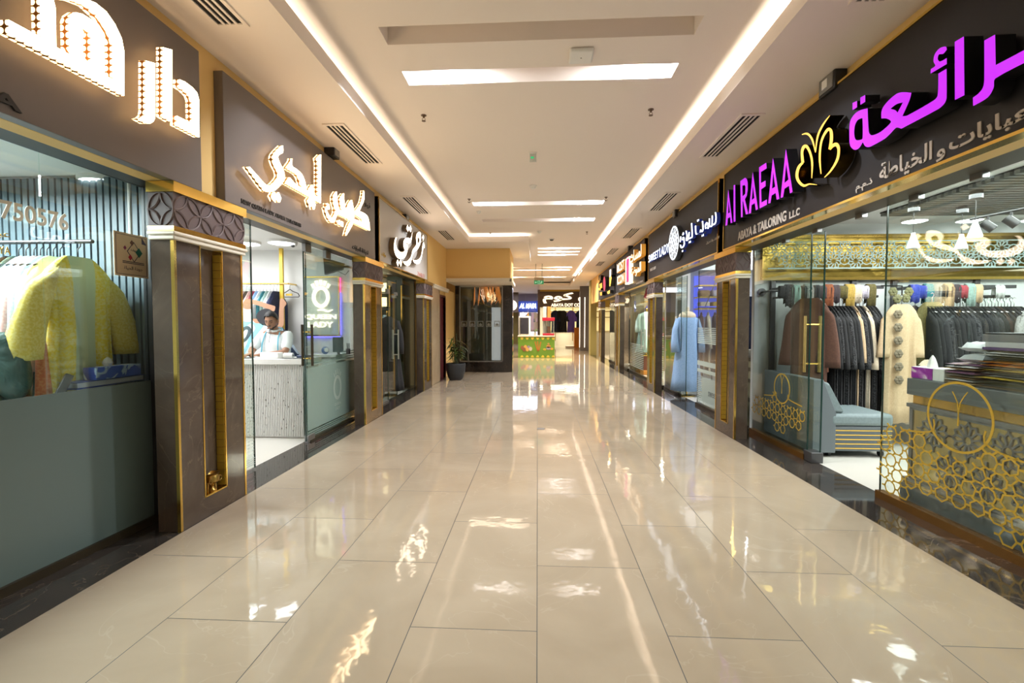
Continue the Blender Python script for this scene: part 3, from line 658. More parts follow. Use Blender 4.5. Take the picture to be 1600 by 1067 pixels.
put(t, 'caption', text_mb(MB(), 'ABAYA', fr, 1.55, b_.y, onX(28, 176, -2.425).z, onX(2, 144, -2.425).z, 0, .012, fat=.03), 'ink')
# ---- left, second: slanted letters with beaded sides
t = board(-1, 3.54, 6.90, 'dark grey sign with slanted warm-lit Arabic letters above the glass door with frosted panel', 'plate_l')
XL = -2.335; o = (370, 215, 8.893)
A = [[(640, 110, 1), (645, 200), (590, 240), (575, 270), (590, 330), (640, 430), (665, 510), (655, 590), (600, 670), (520, 740), (440, 755), (400, 740), (160, 410, 1), (180, 405, 1), (310, 550), (380, 630), (440, 665), (500, 650), (560, 590), (590, 540), (580, 470), (540, 390), (515, 310), (520, 250), (560, 190)]]
put(t, 'letter', letters(MB(), 'L', XL, .05, A, *o), ['lit_w', 'perf_s'])
def dots(lst, o, X, w, ms, side='L'):
    for d in lst: put(t, 'letter_dot', letters(MB(), side, X, w, [d], *o, smooth=False), ms)
dots([[(500, 810), (530, 755), (560, 820), (535, 885)], [(560, 805), (585, 760), (618, 840), (600, 900)], [(1000, 870), (1030, 830), (1050, 900), (1030, 965)], [(1045, 885), (1070, 845), (1095, 930), (1080, 1000)]], o, XL, .05, ['lit_w', 'perf_s'])
A = [[(775, 290, 1), (770, 390), (830, 435), (900, 500), (940, 580), (960, 660), (972, 735), (1000, 742, 1), (1055, 655, 1), (1085, 800, 1), (1130, 830, 1), (1132, 360), (1120, 290, 1), (1172, 235, 1), (1170, 910, 1), (690, 637, 1), (740, 552, 1), (800, 625), (860, 672), (905, 690), (880, 575), (840, 510), (765, 465), (700, 420, 1), (765, 330)]]
put(t, 'letter', letters(MB(), 'L', XL, .05, A, *o), ['lit_w', 'perf_s'])
o = (490, 280, 10.67)
A = [[(205, 475, 1), (240, 560), (290, 640), (330, 640), (370, 570), (375, 500), (345, 380), (345, 280), (390, 205, 1), (395, 320), (420, 490), (480, 520), (460, 400), (455, 320), (510, 235, 1), (510, 340), (530, 470), (565, 545, 1), (560, 650, 1), (400, 577, 1), (350, 700), (320, 725), (290, 700), (240, 610)]]
put(t, 'letter', letters(MB(), 'L', XL, .05, A, *o), ['lit_w', 'perf_s'])
A = [[(640, 345, 1), (665, 470), (680, 600), (670, 690), (640, 780), (545, 940, 1), (570, 840), (620, 720), (640, 695), (590, 670), (565, 610), (570, 500), (600, 400)]]
put(t, 'letter', letters(MB(), 'L', XL, .05, A, *o), ['lit_w', 'perf_s'])
A = [[(840, 190, 1), (845, 330), (800, 450), (765, 530, 1), (850, 570), (900, 620), (930, 730), (940, 855, 1), (665, 720, 1), (672, 660, 1), (830, 722, 1), (815, 665), (690, 580, 1), (700, 540), (790, 420), (825, 300)]]
put(t, 'letter', letters(MB(), 'L', XL, .05, A, *o), ['lit_w', 'perf_s'])
dots([[(228, 400), (262, 420), (270, 500), (232, 505)], [(405, 690), (440, 680), (445, 765), (410, 745)], [(462, 695), (492, 712), (496, 795), (466, 775)]], o, XL, .05, ['lit_w', 'perf_s'])
fr = LF(-2.425)
def cap(body, pa, pb, pc, X, side, mt, dep=.006, fat=.0, shear=0.0):
    """caption fitted between the pixel at its lower left, lower right and the upper left one, on the sign face."""
    q = [onX(*p, X) for p in (pa, pb, pc)]; f_ = LF(X) if side == 'L' else RF(X); s = 1 if side == 'L' else -1
    return put(t, 'caption', text_mb(MB(), body, f_, s*q[0].y, s*q[1].y, (q[0].z+q[1].z)/2, q[2].z, 0, dep, fat=fat, shear=shear), mt)
cap('NEW QUEEN LADY ABAYA TAILORING', (376.5, 319), (470, 356), (376.5, 310), -2.425, 'L', 'ink', fat=.025)
cap(ar('لخياطة العبايات'), (550, 391), (575, 399), (550, 381), -2.425, 'L', 'ink', fat=.02)
cap(ar('نيو'), (569, 325), (578, 326), (569, 312), -2.425, 'L', 'ink')
# ---- left, third: pale panel with ivory calligraphy
t = board(-1, 7.06, 10.2, 'pale grey sign with ivory-lit Arabic calligraphy on the left before the yellow wall', 'plate_w', edge='brass')
XL = -2.33; o = (600, 340, 13.34)
for sh in ([[(240, 420), (215, 520), (210, 640), (235, 760), (290, 840), (360, 865), (430, 830), (475, 740), (490, 640), (485, 570), (455, 530), (480, 525), (510, 545), (560, 500), (580, 420), (588, 290, 1), (575, 380), (545, 435), (500, 420), (450, 430), (415, 480), (405, 560), (420, 640), (435, 680), (400, 720), (340, 715), (280, 660), (250, 570), (250, 470), (268, 415, 1)]],
           [[(735, 295), (690, 330), (668, 420), (680, 540), (660, 590), (620, 640), (590, 700), (570, 790), (540, 850), (480, 910), (395, 915, 1), (430, 970), (490, 1000), (540, 980), (570, 900), (590, 800), (620, 730), (690, 670), (740, 590), (765, 500), (770, 400), (760, 320)], [(715, 400), (740, 460), (722, 540), (695, 490)]],
           [[(825, 510), (805, 570), (790, 700), (770, 800), (720, 870), (660, 890), (605, 880, 1), (625, 930), (690, 965), (740, 940), (775, 860), (800, 740), (820, 640), (845, 625), (840, 560)]]):
    put(t, 'letter', letters(MB(), 'L', XL, .09, [sh], *o), ['lit_z', 'side_br'])
dots([[(262, 935), (285, 868), (312, 935), (290, 1020)], [(322, 930), (345, 868), (375, 935), (352, 1025)], [(468, 220), (490, 148), (520, 220), (500, 295)], [(522, 240), (545, 160), (575, 232), (555, 308)], [(795, 412), (815, 355), (833, 412), (815, 482)]], o, XL, .09, ['lit_z', 'side_br'])
cap(ar('عبايات'), (596, 402), (603, 402), (596, 393), -2.425, 'L', 'goldp'); cap('ZAHRATI', (652, 431), (663, 434), (652, 424), -2.425, 'L', mat('pink_vinyl', (.55, .25, .2), .5))
# ---- right, nearest: purple letters and a gold butterfly on charcoal
t = board(1, .2, 6.29, 'charcoal sign with big purple-lit letters and a gold butterfly, nearest on the right', 'plate_r', edge='gold')
XR = 2.30; o = (1320, 40, 5.336)
for sh in ([[(190, 690, 1), (200, 885), (225, 915), (300, 885), (385, 805), (350, 775), (305, 775, 1), (310, 700), (360, 630), (430, 570), (480, 555), (555, 560, 1), (540, 620), (480, 755, 1), (520, 750), (740, 625), (775, 580), (780, 400, 1), (848, 360, 1), (848, 600), (830, 650), (780, 695), (470, 860, 1), (430, 850), (380, 900), (330, 945), (205, 1012), (170, 1005), (150, 970, 1), (120, 1020), (80, 1035), (45, 1000), (38, 900), (45, 800), (80, 740), (130, 705)], [(148, 770, 1), (148, 940), (120, 955), (90, 950), (78, 900), (85, 830), (110, 785)], [(485, 640, 1), (440, 725, 1), (420, 705), (380, 695, 1), (430, 655)]],
           [[(840, 175), (850, 200, 1), (820, 235), (785, 240), (775, 280), (795, 300), (850, 270, 1), (850, 320, 1), (715, 400, 1), (718, 362, 1), (755, 335), (740, 300), (750, 240), (790, 190)]], [[(917, 135, 1), (993, 90, 1), (997, 580, 1), (918, 620, 1)]],
           [[(1163, 125, 1), (1253, 75, 1), (1258, 330, 1), (1560, 170, 1), (1560, 280, 1), (1255, 440), (1240, 520), (1190, 600), (1070, 670, 1), (1068, 600, 1), (1110, 570), (1150, 520), (1163, 450)]]):
    put(t, 'letter', letters(MB(), 'R', XR, .10, [sh], *o), ['lit_p', 'side_k'])
dots([[(65, 645), (102, 628), (102, 680), (65, 705)], [(130, 600), (170, 578), (170, 635), (130, 660)]], o, XR, .10, ['lit_p', 'side_k'], 'R')
o = (1130, 220, 6.275)
for sh in ([[(50, 478), (90, 800), (73, 808), (68, 745), (45, 760), (40, 825), (22, 832)], [(53, 590), (66, 700), (47, 715)]], [[(102, 435), (117, 432), (120, 790), (102, 795)]],
           [[(168, 395), (215, 362), (232, 375), (240, 410), (240, 480), (230, 540), (212, 572), (245, 715), (222, 722), (195, 590), (190, 594), (190, 745), (175, 752)], [(188, 440), (210, 430), (218, 450), (216, 520), (190, 545)]],
           [[(290, 305), (340, 670), (320, 680), (310, 610), (278, 630), (272, 708), (250, 715)], [(292, 440), (306, 560), (280, 580)]], [[(352, 260), (422, 215), (425, 270), (370, 305), (370, 415), (415, 390), (415, 445), (372, 475), (375, 605), (428, 575), (428, 625), (357, 663)]],
           [[(488, 168), (550, 565), (525, 578), (515, 510), (475, 535), (463, 608), (442, 615)], [(490, 300), (510, 450), (478, 470)]], [[(615, 80), (680, 500), (655, 515), (645, 440), (600, 470), (587, 550), (563, 560)], [(617, 220), (640, 380), (600, 415)]]):
    put(t, 'letter', letters(MB(), 'R', XR, .10, [sh], *o, smooth=False), ['lit_p', 'side_k'])
o = (1240, 170, 8.21); M['side_gd'] = mat('dark_gold_sheet', (.16, .10, .02), .22, 1)
for pts in ([(352, 835, 10), (335, 640, 26), (350, 450, 26), (390, 335, 28), (445, 262, 36), (480, 290, 38), (484, 400, 40), (462, 520, 30)], [(462, 520, 26), (500, 475, 40), (550, 458, 48), (578, 520, 34), (560, 650, 32), (480, 790, 22), (395, 880, 8)],
            [(232, 890, 8), (238, 700, 26), (215, 575, 28), (170, 485, 36), (130, 490, 38), (108, 560, 32), (118, 690, 36)], [(118, 690, 26), (65, 750, 34), (42, 850, 36), (65, 930, 36), (130, 985, 32), (205, 965, 16), (300, 975, 4)],
            [(105, 330, 6), (180, 322, 28), (240, 400, 24), (280, 560, 8)], [(465, 85, 6), (380, 200, 22), (310, 350, 24), (280, 560, 8)]):
    put(t, 'butterfly', letters(MB(), 'R', XR, .11, [stroke(pts, 20)], *o, smooth=False), ['lit_g', 'side_gd'])
for (bx, by, br) in ((300, 665, 10), (303, 715, 14), (312, 765, 15), (305, 822, 18)):
    put(t, 'butterfly_bead', letters(MB(), 'R', 2.40, .02, [[(bx+br*math.cos(k*PI/5), by+br*1.3*math.sin(k*PI/5)) for k in range(10)]], *o, smooth=False), ['side_go', 'side_gd'])
cap('ABAYA & TAILORING', (1153.5, 377), (1229, 344), (1153.5, 363), 2.425, 'R', 'cut_w', fat=.02)
cap('L.L.C', (1234, 342), (1250, 336), (1234, 331), 2.425, 'R', 'cut_w', fat=.03)
cap(ar('ذ.م.م'), (1338, 303), (1364, 291), (1338, 288), 2.425, 'R', 'cut_w', fat=.02)
cap(ar('الخياطة'), (1375, 288), (1457, 257), (1375, 257), 2.425, 'R', 'cut_w', fat=.02); cap(ar('و'), (1464, 254), (1478, 248), (1464, 236), 2.425, 'R', 'cut_w', fat=.02); cap(ar('العبايات'), (1484, 242), (1640, 178), (1484, 212), 2.425, 'R', 'cut_w', fat=.02)
# ---- right, second: white letters with a rosette disc
t = board(1, 6.47, 10.45, 'charcoal sign with white-lit letters and an ornate rosette disc on the right', 'plate_r', edge='gold')
XR = 2.34; f_ = RF(XR)
def fit(body, pl, pr, ptop, pbot, X, dep, ms, name='letters', fat=0.0, shear=0.0):
    a, b = onX(*pl, X), onX(*pr, X); return put(t, name, text_mb(MB(), body, RF(X), -a.y, -b.y, onX(*pbot, X).z, onX(*ptop, X).z, -dep, 0, fat=fat, shear=shear, ms=1), ms)
M['side_b'] = emi('blue_glow_side', (.05, .10, .8), .08, (.02, .03, .1))
fit('SWEET', (1013.4, 405), (1029, 400), (1013.4, 399.5), (1013.4, 410.5), XR, .05, ['lit_c', 'side_b']); fit('LADY', (1030.5, 395), (1045.3, 390), (1030.5, 388), (1030.5, 401.5), XR, .05, ['lit_c', 'side_b'])
def arstk(strokes, ox, oy, sc, wd, X, dep, ms):
    for s_ in strokes: put(t, 'letter', letters(MB(), 'R', X, dep, [stroke(s_, wd)], ox, oy, sc, smooth=False), ms)
arstk([[(522, 440), (515, 510), (540, 500), (560, 450), (570, 540), (555, 580), (530, 595), (515, 555)], [(545, 420), (560, 400), (552, 385)], [(595, 360), (608, 430), (598, 490), (625, 475), (640, 380)], [(638, 470), (665, 455), (680, 430), (673, 255)],
       [(728, 290), (730, 380), (745, 410), (790, 390), (800, 350), (815, 370), (830, 340), (825, 225)], [(880, 400), (900, 330), (890, 250), (865, 280), (870, 330), (905, 310), (925, 290)], [(922, 300), (920, 190)], [(922, 300), (955, 285), (960, 150)], [(960, 280), (1000, 255), (1012, 180), (1003, 105)]], 1005, 320, 8.892, 17, XR, .05, ['lit_c', 'side_b'])
dots([[(632, 515), (642, 503), (646, 525), (636, 538)], [(650, 505), (659, 495), (662, 520), (653, 530)], [(535, 640), (553, 625), (553, 650), (538, 655)], [(748, 215), (758, 205), (760, 230), (750, 238)], [(764, 205), (773, 196), (776, 220), (766, 228)], [(812, 422), (820, 412), (822, 436), (814, 446)], [(830, 412), (840, 402), (842, 428), (832, 438)]], (1005, 320, 8.892), XR, .05, ['lit_c', 'side_b'], 'R')
dd = onX(1052.3, 379.8, XR); D = MB(); R_ = .29; ry_ = .30
D.cyl((2.42, dd.y, dd.z), (XR+.004, dd.y, dd.z), R_+.012, 40); put(t, 'rosette_disc', D, mat('slate_disc', (.06, .07, .09), .4))
D = MB(); 
def rg(cy_, cz, r, n, wd):
    D.prism([[(-(cy_+(r+wd/2)*math.cos(2*PI*k/n)), cz+(r+wd/2)*math.sin(2*PI*k/n)) for k in range(n)], [(-(cy_+(r-wd/2)*math.cos(2*PI*k/n)), cz+(r-wd/2)*math.sin(2*PI*k/n)) for k in range(n)]], RF(XR), -.004, 0)
rg(dd.y, dd.z, R_-.015, 40, .022); rg(dd.y, dd.z, .045, 16, .014); rg(dd.y, dd.z, .17, 32, .012)
for k in range(8): a = k*PI/4; rg(dd.y+.10*math.cos(a), dd.z+.10*math.sin(a), .042, 10, .011); rg(dd.y+.225*math.cos(a+.39), dd.z+.225*math.sin(a+.39), .045, 10, .012)
put(t, 'rosette', D, emi('lit_rosette', (.88, .94, 1), .9))
cap(ar('للعبايات والتفصيل').replace('ف', ''), (1104, 384), (1124, 371), (1104, 378), 2.425, 'R', 'cut_w'); cap('SWEET LADY', (1016, 424), (1025, 420), (1016, 420), 2.425, 'R', 'cut_w')
# ---- right, third: amber-edged letters and a framed pink emblem
t = board(1, 10.8, 14.75, 'charcoal sign with ivory letters glowing amber at the sides and a framed pink emblem', 'plate_r', edge='bronze')
XR = 2.32; M['lit_r3'] = emi('lit_ivory_letter', (1, .85, .62), 1.1); ms = ['lit_r3', 'side_go']
fit(ar('لمسات'), (984, 405), (1002, 395), (984, 395), (984, 412), XR, .10, ms, fat=.02); fit(ar('الموضة'), (985.5, 430), (1001.5, 425), (985.5, 418), (985.5, 435.5), XR, .10, ms, fat=.02)
fit('MOST', (964, 420), (975.3, 415), (964, 413), (964, 427), XR, .10, ms, fat=.02); fit('ICON', (964.5, 440), (975, 440), (964.5, 432), (964.5, 445.5), XR, .10, ms, fat=.02)
a, b_ = onX(977, 430, XR), onX(983, 430, XR); z0, z1 = onX(977, 444.5, XR).z, onX(977, 405, XR).z
e = MB()
for (p, q, r_, s_) in ((a.y, b_.y, z0, z0+.03), (a.y, b_.y, z1-.03, z1), (a.y, a.y-.035, z0, z1), (b_.y+.035, b_.y, z0, z1)): e.box(XR, 2.42, min(p, q), max(p, q), r_, s_)
put(t, 'emblem_frame', e, 'lit_r3'); 
put(t, 'emblem', MB().prism([stroke([(-(a.y+b_.y)/2-.05, z0+.1, .2), (-(a.y+b_.y)/2+.07, z0+.3, .35), (-(a.y+b_.y)/2-.05, z0+.6, .2), (-(a.y+b_.y)/2+.05, z1-.08, .1)], .2)], RF(XR+.004), -.02, 0), emi('pink_lit_face', (.9, .03, .28), .7)); put(t, 'emblem_back', MB().box(XR+.025, 2.42, min(a.y, b_.y)+.03, max(a.y, b_.y)-.03, z0+.03, z1-.03), mat('mauve_emblem_back', (.16, .12, .15), .4))
cap('FASHION ABAYA', (994, 445), (1005, 440), (994, 442), 2.425, 'R', 'cut_w'); cap('ABAYAS', (968, 454), (976, 451), (968, 451), 2.425, 'R', 'cut_w')
# ---- right, fourth: shapes in red and yellow on black letters
t = board(1, 15.0, 18.9, 'dark sign with thick black letters and red and yellow shapes, farthest on the right side', 'plate_r')
XR = 2.30
lr = mat('lit_red', (.5, .02, .08), .4, emit=(.9, .03, .12), es=.35); ly = emi('lit_yellow', (1, .50, .04), .8)
o = (925, 375, 11.856)
for sh, mm in (([(135, 820), (185, 790), (190, 880), (150, 910)], ly), ([(120, 890), (160, 890), (160, 930), (120, 930)], ly), ([(145, 970), (185, 960), (185, 1025), (150, 1030)], ly), ([(280, 960), (330, 925), (330, 985), (290, 1000)], ly), ([(322, 700), (350, 640), (362, 700), (340, 850), (322, 860)], ly), ([(122, 760), (145, 690), (150, 740), (130, 800)], ly), ([(130, 700), (160, 650), (165, 740), (130, 780)], 'side_k'), ([(345, 540), (375, 520), (375, 640), (345, 660)], 'side_k'), ([(330, 560), (345, 540), (345, 660), (325, 690)], 'lit_z')):
    put(t, 'letter', letters(MB(), 'R', XR, .11, [sh], *o, smooth=False), [mm, 'side_k'])
put(t, 'red_oval', letters(MB(), 'R', XR, .11, [[(228+22*math.cos(k*PI/10), 810+135*math.sin(k*PI/10)) for k in range(20)]], *o, smooth=False), [lr, 'side_k'])
# ================================================================== ceiling fittings
def vent():
    t = thing('ceiling_vent', 'x', 'air vent', (2.11, 5.38, ZS)); X, Y = 2.11, 5.38
    f = MB().box(X-.115, X+.115, Y-.60, Y-.565, ZS-.012, ZS).box(X-.115, X+.115, Y+.565, Y+.60, ZS-.012, ZS).box(X-.115, X-.088, Y-.565, Y+.565, ZS-.012, ZS).box(X+.088, X+.115, Y-.565, Y+.565, ZS-.012, ZS)
    f.build('frame', 'ceil', t, smooth=False)
    MB().box(X-.088, X+.088, Y-.565, Y+.565, ZS-.004, ZS-.002).build('dark_slot_sheet', 'blackm', t, smooth=False)  # flat black sheet, the shade inside the slots put into its colour
    for k in range(3): x = X-.044+k*.044; MB().box(x-.0085, x+.0085, Y-.565, Y+.565, ZS-.012, ZS-.005).build('slat', 'ceil', t, smooth=False)
    return t
v0 = vent(); G_ = 'linear air vents in the side ceilings'; v0['group'] = G_
VY = [2.61, 5.38, 8.11, 10.82, 13.45, 16.1]
LBL = {(1, 1): 'slotted air vent in the right side ceiling above the gold butterfly', (1, 0): 'slotted air vent in the right side ceiling at the top edge, above the purple letters',
       (1, 2): 'slotted air vent above the near end of the white lettered sign', (1, 3): 'slotted air vent above the far end of the white lettered sign', (1, 4): 'slotted air vent above the amber glowing letters', (1, 5): 'slotted air vent farthest along the right side ceiling',
       (-1, 0): 'slotted air vent in the left side ceiling at the top edge, nearest to the front', (-1, 1): 'slotted air vent in the left ceiling above the slanted warm letters', (-1, 2): 'slotted air vent in the left ceiling above the pale calligraphy sign', (-1, 3): 'slotted air vent in the left ceiling near the yellow bulkhead'}
for (s, i), lb in LBL.items():
    if (s, i) == (1, 1): v0['label'] = lb; continue
    dup(v0, (2.11*s, VY[i], ZS), lb)
# sprinklers
def sprinkler():
    t = thing('sprinkler', 'x', 'sprinkler', (0, 0, ZC)); M_ = mat('sprinkler_bronze', (.20, .13, .09), .35, .8)
    MB().lathe([(.030, ZC-.006), (.030, ZC)], n=16).build('rose', M_, t); b = MB().cyl((0, 0, ZC-.006), (0, 0, ZC-.03), .010, 10); 
    for s in (-1, 1): b.tube([(s*.012, 0, ZC-.03), (s*.018, 0, ZC-.045), (s*.006, 0, ZC-.06)], .003, 6)
    b.build('head', M_, t); MB().lathe([(.022, ZC-.064), (.022, ZC-.060)], n=14).build('deflector', M_, t); return t
s0 = sprinkler(); first = True
for (px, py, lb) in ((662, 180, 'ceiling sprinkler on the left in front of the first pair of lamp recesses'), (1017, 171, 'ceiling sprinkler on the right in front of the first pair of lamp recesses'), (733, 311, 'ceiling sprinkler at the left end of the second lit recess'), (947, 308, 'ceiling sprinkler at the right end of the second lit recess'),
                     (766, 364, 'ceiling sprinkler near the inner corner of the left cove'), (917, 362, 'ceiling sprinkler near the right cove above the amber sign'), (917, 413, 'small ceiling sprinkler far along beside the right cove')):
    q = onZ(px, py, ZC)
    if first: s0.location = q; s0['label'] = lb; s0['group'] = 'ceiling sprinklers'; first = False
    else: dup(s0, q, lb)
# square wi-fi box / detector, dome camera, smoke detectors, speaker
q = onZ(908, 84, ZC); t = thing('ceiling_sensor_box', 'cream square sensor box on the ceiling between the first two recesses', 'sensor', q)
MB().box(q.x-.10, q.x+.10, q.y-.10, q.y+.10, ZC-.035, ZC).build('housing', 'white_pl', t, bevel=.015); MB().lathe([(.006, -.002), (.006, 0)], (q.x, q.y, ZC-.035), 10).build('indicator', 'dsteel', t)
q = onZ(840, 27, ZC+.16); q.z = ZC+.16; t = thing('ceiling_speaker', 'round cream ceiling speaker inside the nearest lamp recess', 'speaker', (0.0, 3.70, ZC+.16))
MB().lathe([(.062, 0), (.075, -.004), (.095, -.012), (.10, 0)], (0, 3.70, ZC+.16), 32).build('rim', 'white_pl', t); MB().lathe([(0, -.012), (.055, -.008), (.063, 0)], (0, 3.70, ZC+.16), 24).build('grille', mat('beige_grille', (.45, .40, .28), .6), t)
def smoke(px, py, lb, kind='smoke_detector', r=.055, dark=False, g='round detectors on the centre ceiling'):
    q = onZ(px, py, ZC); t = thing(kind, lb, 'detector' if not dark else 'camera', q, None if dark else g)
    MB().lathe([(r*1.1, 0), (r*1.1, -.012), (r*.9, -.025)], (q.x, q.y, ZC), 20).build('base', 'white_pl', t)
    MB().lathe([(r*.75, -.025), (r*.65, -.045), (r*.3, -.055), (0, -.056)], (q.x, q.y, ZC), 20).build('dome', 'black' if dark else 'white_pl', t)
smoke(833, 290, 'white smoke detector in the middle of the ceiling past the green-marked light'); smoke(843, 361, 'white smoke detector on the ceiling beside the dark camera dome')
smoke(862, 373, 'small camera with a dark dome on the ceiling ahead of the lit recesses', 'dome_camera', .07, True)
smoke(748, 330, 'small white detector on the ceiling at left near the second pair of recesses', r=.04)
q = onZ(833, 238, ZC); t = thing('emergency_light', 'small clear emergency light with green mark on the centre ceiling', 'emergency light', q)
MB().box(q.x-.05, q.x+.05, q.y-.02, q.y+.02, ZC-.02, ZC).build('base', 'white_pl', t, bevel=.003)
MB().box(q.x-.045, q.x+.045, q.y-.012, q.y+.012, ZC-.125, ZC-.02).build('diffuser', mat('clear_plate', (.62, .63, .58), .25), t, bevel=.003)
MB().box(q.x-.03, q.x+.01, q.y-.015, q.y-.012, ZC-.085, ZC-.06).build('mark', mat('green_mark', (.02, .4, .12), .5, emit=(.05, .8, .3), es=.4), t, smooth=False)
# downlights inside the recesses
DLM = emi('downlight_diffuser', (.86, .93, 1), 9, (.8, .8, .8))
def downlight(x, y, lb, on=True, power=60, col=(.90, .94, 1)):
    z = ZC+.16; t = thing('recessed_downlight', lb, 'ceiling light', (x, y, z), 'round downlights in the lamp recesses')
    MB().lathe([(.075, 0), (.075, -.012), (.062, -.014), (.060, 0)], (x, y, z), 24).build('rim', 'white_pl', t)
    MB().lathe([(.060, -.004), (0, -.004)], (x, y, z), 20).build('diffuser', DLM if on else 'white_pl', t)
    if on:
        a = area('downlight_lamp', (0, 0, -.02), .11, .11, power, col, shape='DISK'); a.parent = t
for x, y, lb in ((-.86, 4.34, 'lit round downlight at the left end of the front lit recess'), (.90, 4.34, 'lit round downlight at the right end of the front lit recess'), (-.86, 8.85, 'lit downlight at the left end of the second lit recess'), (.90, 8.85, 'lit downlight at the right end of the second lit recess'), (.90, 10.26, 'lit downlight at the right end of the recess with one lamp on'),
                 (.62, 14.07, 'lit downlight in the nearest of three short far recesses'), (.62, 14.75, 'lit downlight in the middle of three short far recesses'), (.62, 15.37, 'lit downlight in the last of three short far recesses')): downlight(x, y, lb)
for x, y, lb in ((-1.6, 18.72, 'lit downlight at left in the long far recess before the exit sign'), (.95, 18.72, 'lit downlight at right in the long far recess before the exit sign'), (-.3, 19.62, 'lit downlight in the middle of the long recess behind the exit sign'), (.95, 19.62, 'lit downlight at right in the long recess behind the exit sign'), (-1.2, 22.5, 'lit downlight at left in the farthest lamp recess'), (.7, 22.5, 'lit downlight at right in the farthest lamp recess')): downlight(x, y, lb, power=95, col=(1, .84, .62))
for x in (-.86, .9):
    for y, p in ((-3.5, 20), (-1.0, 9)): downlight(x, y, f'added unseen downlight in a recess behind the photographer, {"far" if y < -2 else "near"} {"left" if x < 0 else "right"}', power=p, col=NEUT)  # unseen lamps added to light the corridor from behind the camera
# hanging exit sign
Y = 17.6; a, b_ = onY(834.6, 444, Y), onY(849.5, 434, Y); t = thing('exit_sign', 'green exit sign hanging from two rods over the hall', 'exit sign', ((a.x+b_.x)/2, Y, a.z))
gm = emi('exit_green', (.02, .30, .10), .5, (.01, .10, .04)); MB().box(a.x, b_.x, Y-.02, Y+.02, a.z, b_.z-.10).build('panel', gm, t, bevel=.004); MB().box(a.x, b_.x, Y-.022, Y+.022, b_.z-.10, b_.z+.02).build('housing', mat('cream_housing', (.45, .36, .25), .5), t, bevel=.004)
for x in (a.x+.06, b_.x-.06): MB().cyl((x, Y, b_.z), (x, Y, ZC), .008, 8).build('rod', 'dsteel', t)
c = MB(); f_ = BF(Y-.021); cx = (a.x+b_.x)/2; zz_ = (a.z+b_.z-.10)/2
c.prism([[(cx-.035, zz_-.07), (cx+.035, zz_-.07), (cx+.035, zz_+.07), (cx-.035, zz_+.07)], [(cx-.024, zz_-.058), (cx-.024, zz_+.058), (cx+.024, zz_+.058), (cx+.024, zz_-.058)]], f_, 0, .002)
c.prism([stroke([(cx-.14, zz_), (cx-.07, zz_)], .016)], f_, 0, .002); c.prism([[(cx-.15, zz_), (cx-.115, zz_+.03), (cx-.115, zz_-.03)]], f_, 0, .002); c.prism([stroke([(cx+.06, zz_-.05), (cx+.09, zz_+.01), (cx+.11, zz_+.055)], .02)], f_, 0, .002); c.prism([stroke([(cx+.09, zz_-.05), (cx+.10, zz_), (cx+.14, zz_+.01)], .016)], f_, 0, .002)
c.build('pictogram', mat('exit_white', (.5, .7, .55), .5, emit=(.6, .9, .7), es=.25), t, smooth=False)
# small boxes over the signs
def lampbox(sd, px, py, lb, w=.16, h=.13, d=.12, twin=False):
    q = onX(px, py, sd*2.46); X0 = 2.5*sd; t = thing('emergency_lamp', lb, 'lamp', (X0, q.y, q.z-h/2), 'small lamp boxes over the signs')
    xs = sorted((X0, X0-d*sd)); MB().box(*xs, q.y-w/2, q.y+w/2, q.z-h/2, q.z+h/2).build('housing', 'black', t, bevel=.008)
    MB().box(*sorted((X0-d*sd, X0-(d+.006)*sd)), q.y-w*.4, q.y+w*.4, q.z-h*.38, q.z+h*.38).build('lens', mat('grey_lens', (.22, .21, .19), .2), t, smooth=False)
    if twin: MB().box(X0-(d+.009)*sd-.001, X0-(d+.006)*sd+.001, q.y-.02, q.y+.05, q.z-.03, q.z+.04).build('sticker', 'paper', t, smooth=False)
    MB().tube([(X0-.03*sd, q.y+w*.3, q.z-h/2), (X0-.05*sd, q.y+w*.32, q.z-h/2-.05), (X0-.02*sd, q.y+w*.2, q.z-h/2-.09)], .006, 6).build('cable', 'black', t)
lampbox(-1, 516, 238, 'small grey box lamp on the wall above the slanted warm letters'); lampbox(1, 1303, 131, 'black box lamp with sticker on the wall above the purple letters', .22, .16, .10, True)
lampbox(1, 1060, 334, 'small dark box lamp on the wall above the white lettered sign'); lampbox(1, 986, 388, 'small brown box lamp above the amber glowing letters')
lampbox(-1, 633, 340, 'dark box lamp on the wall above the pale calligraphy sign', .2, .09, .09)
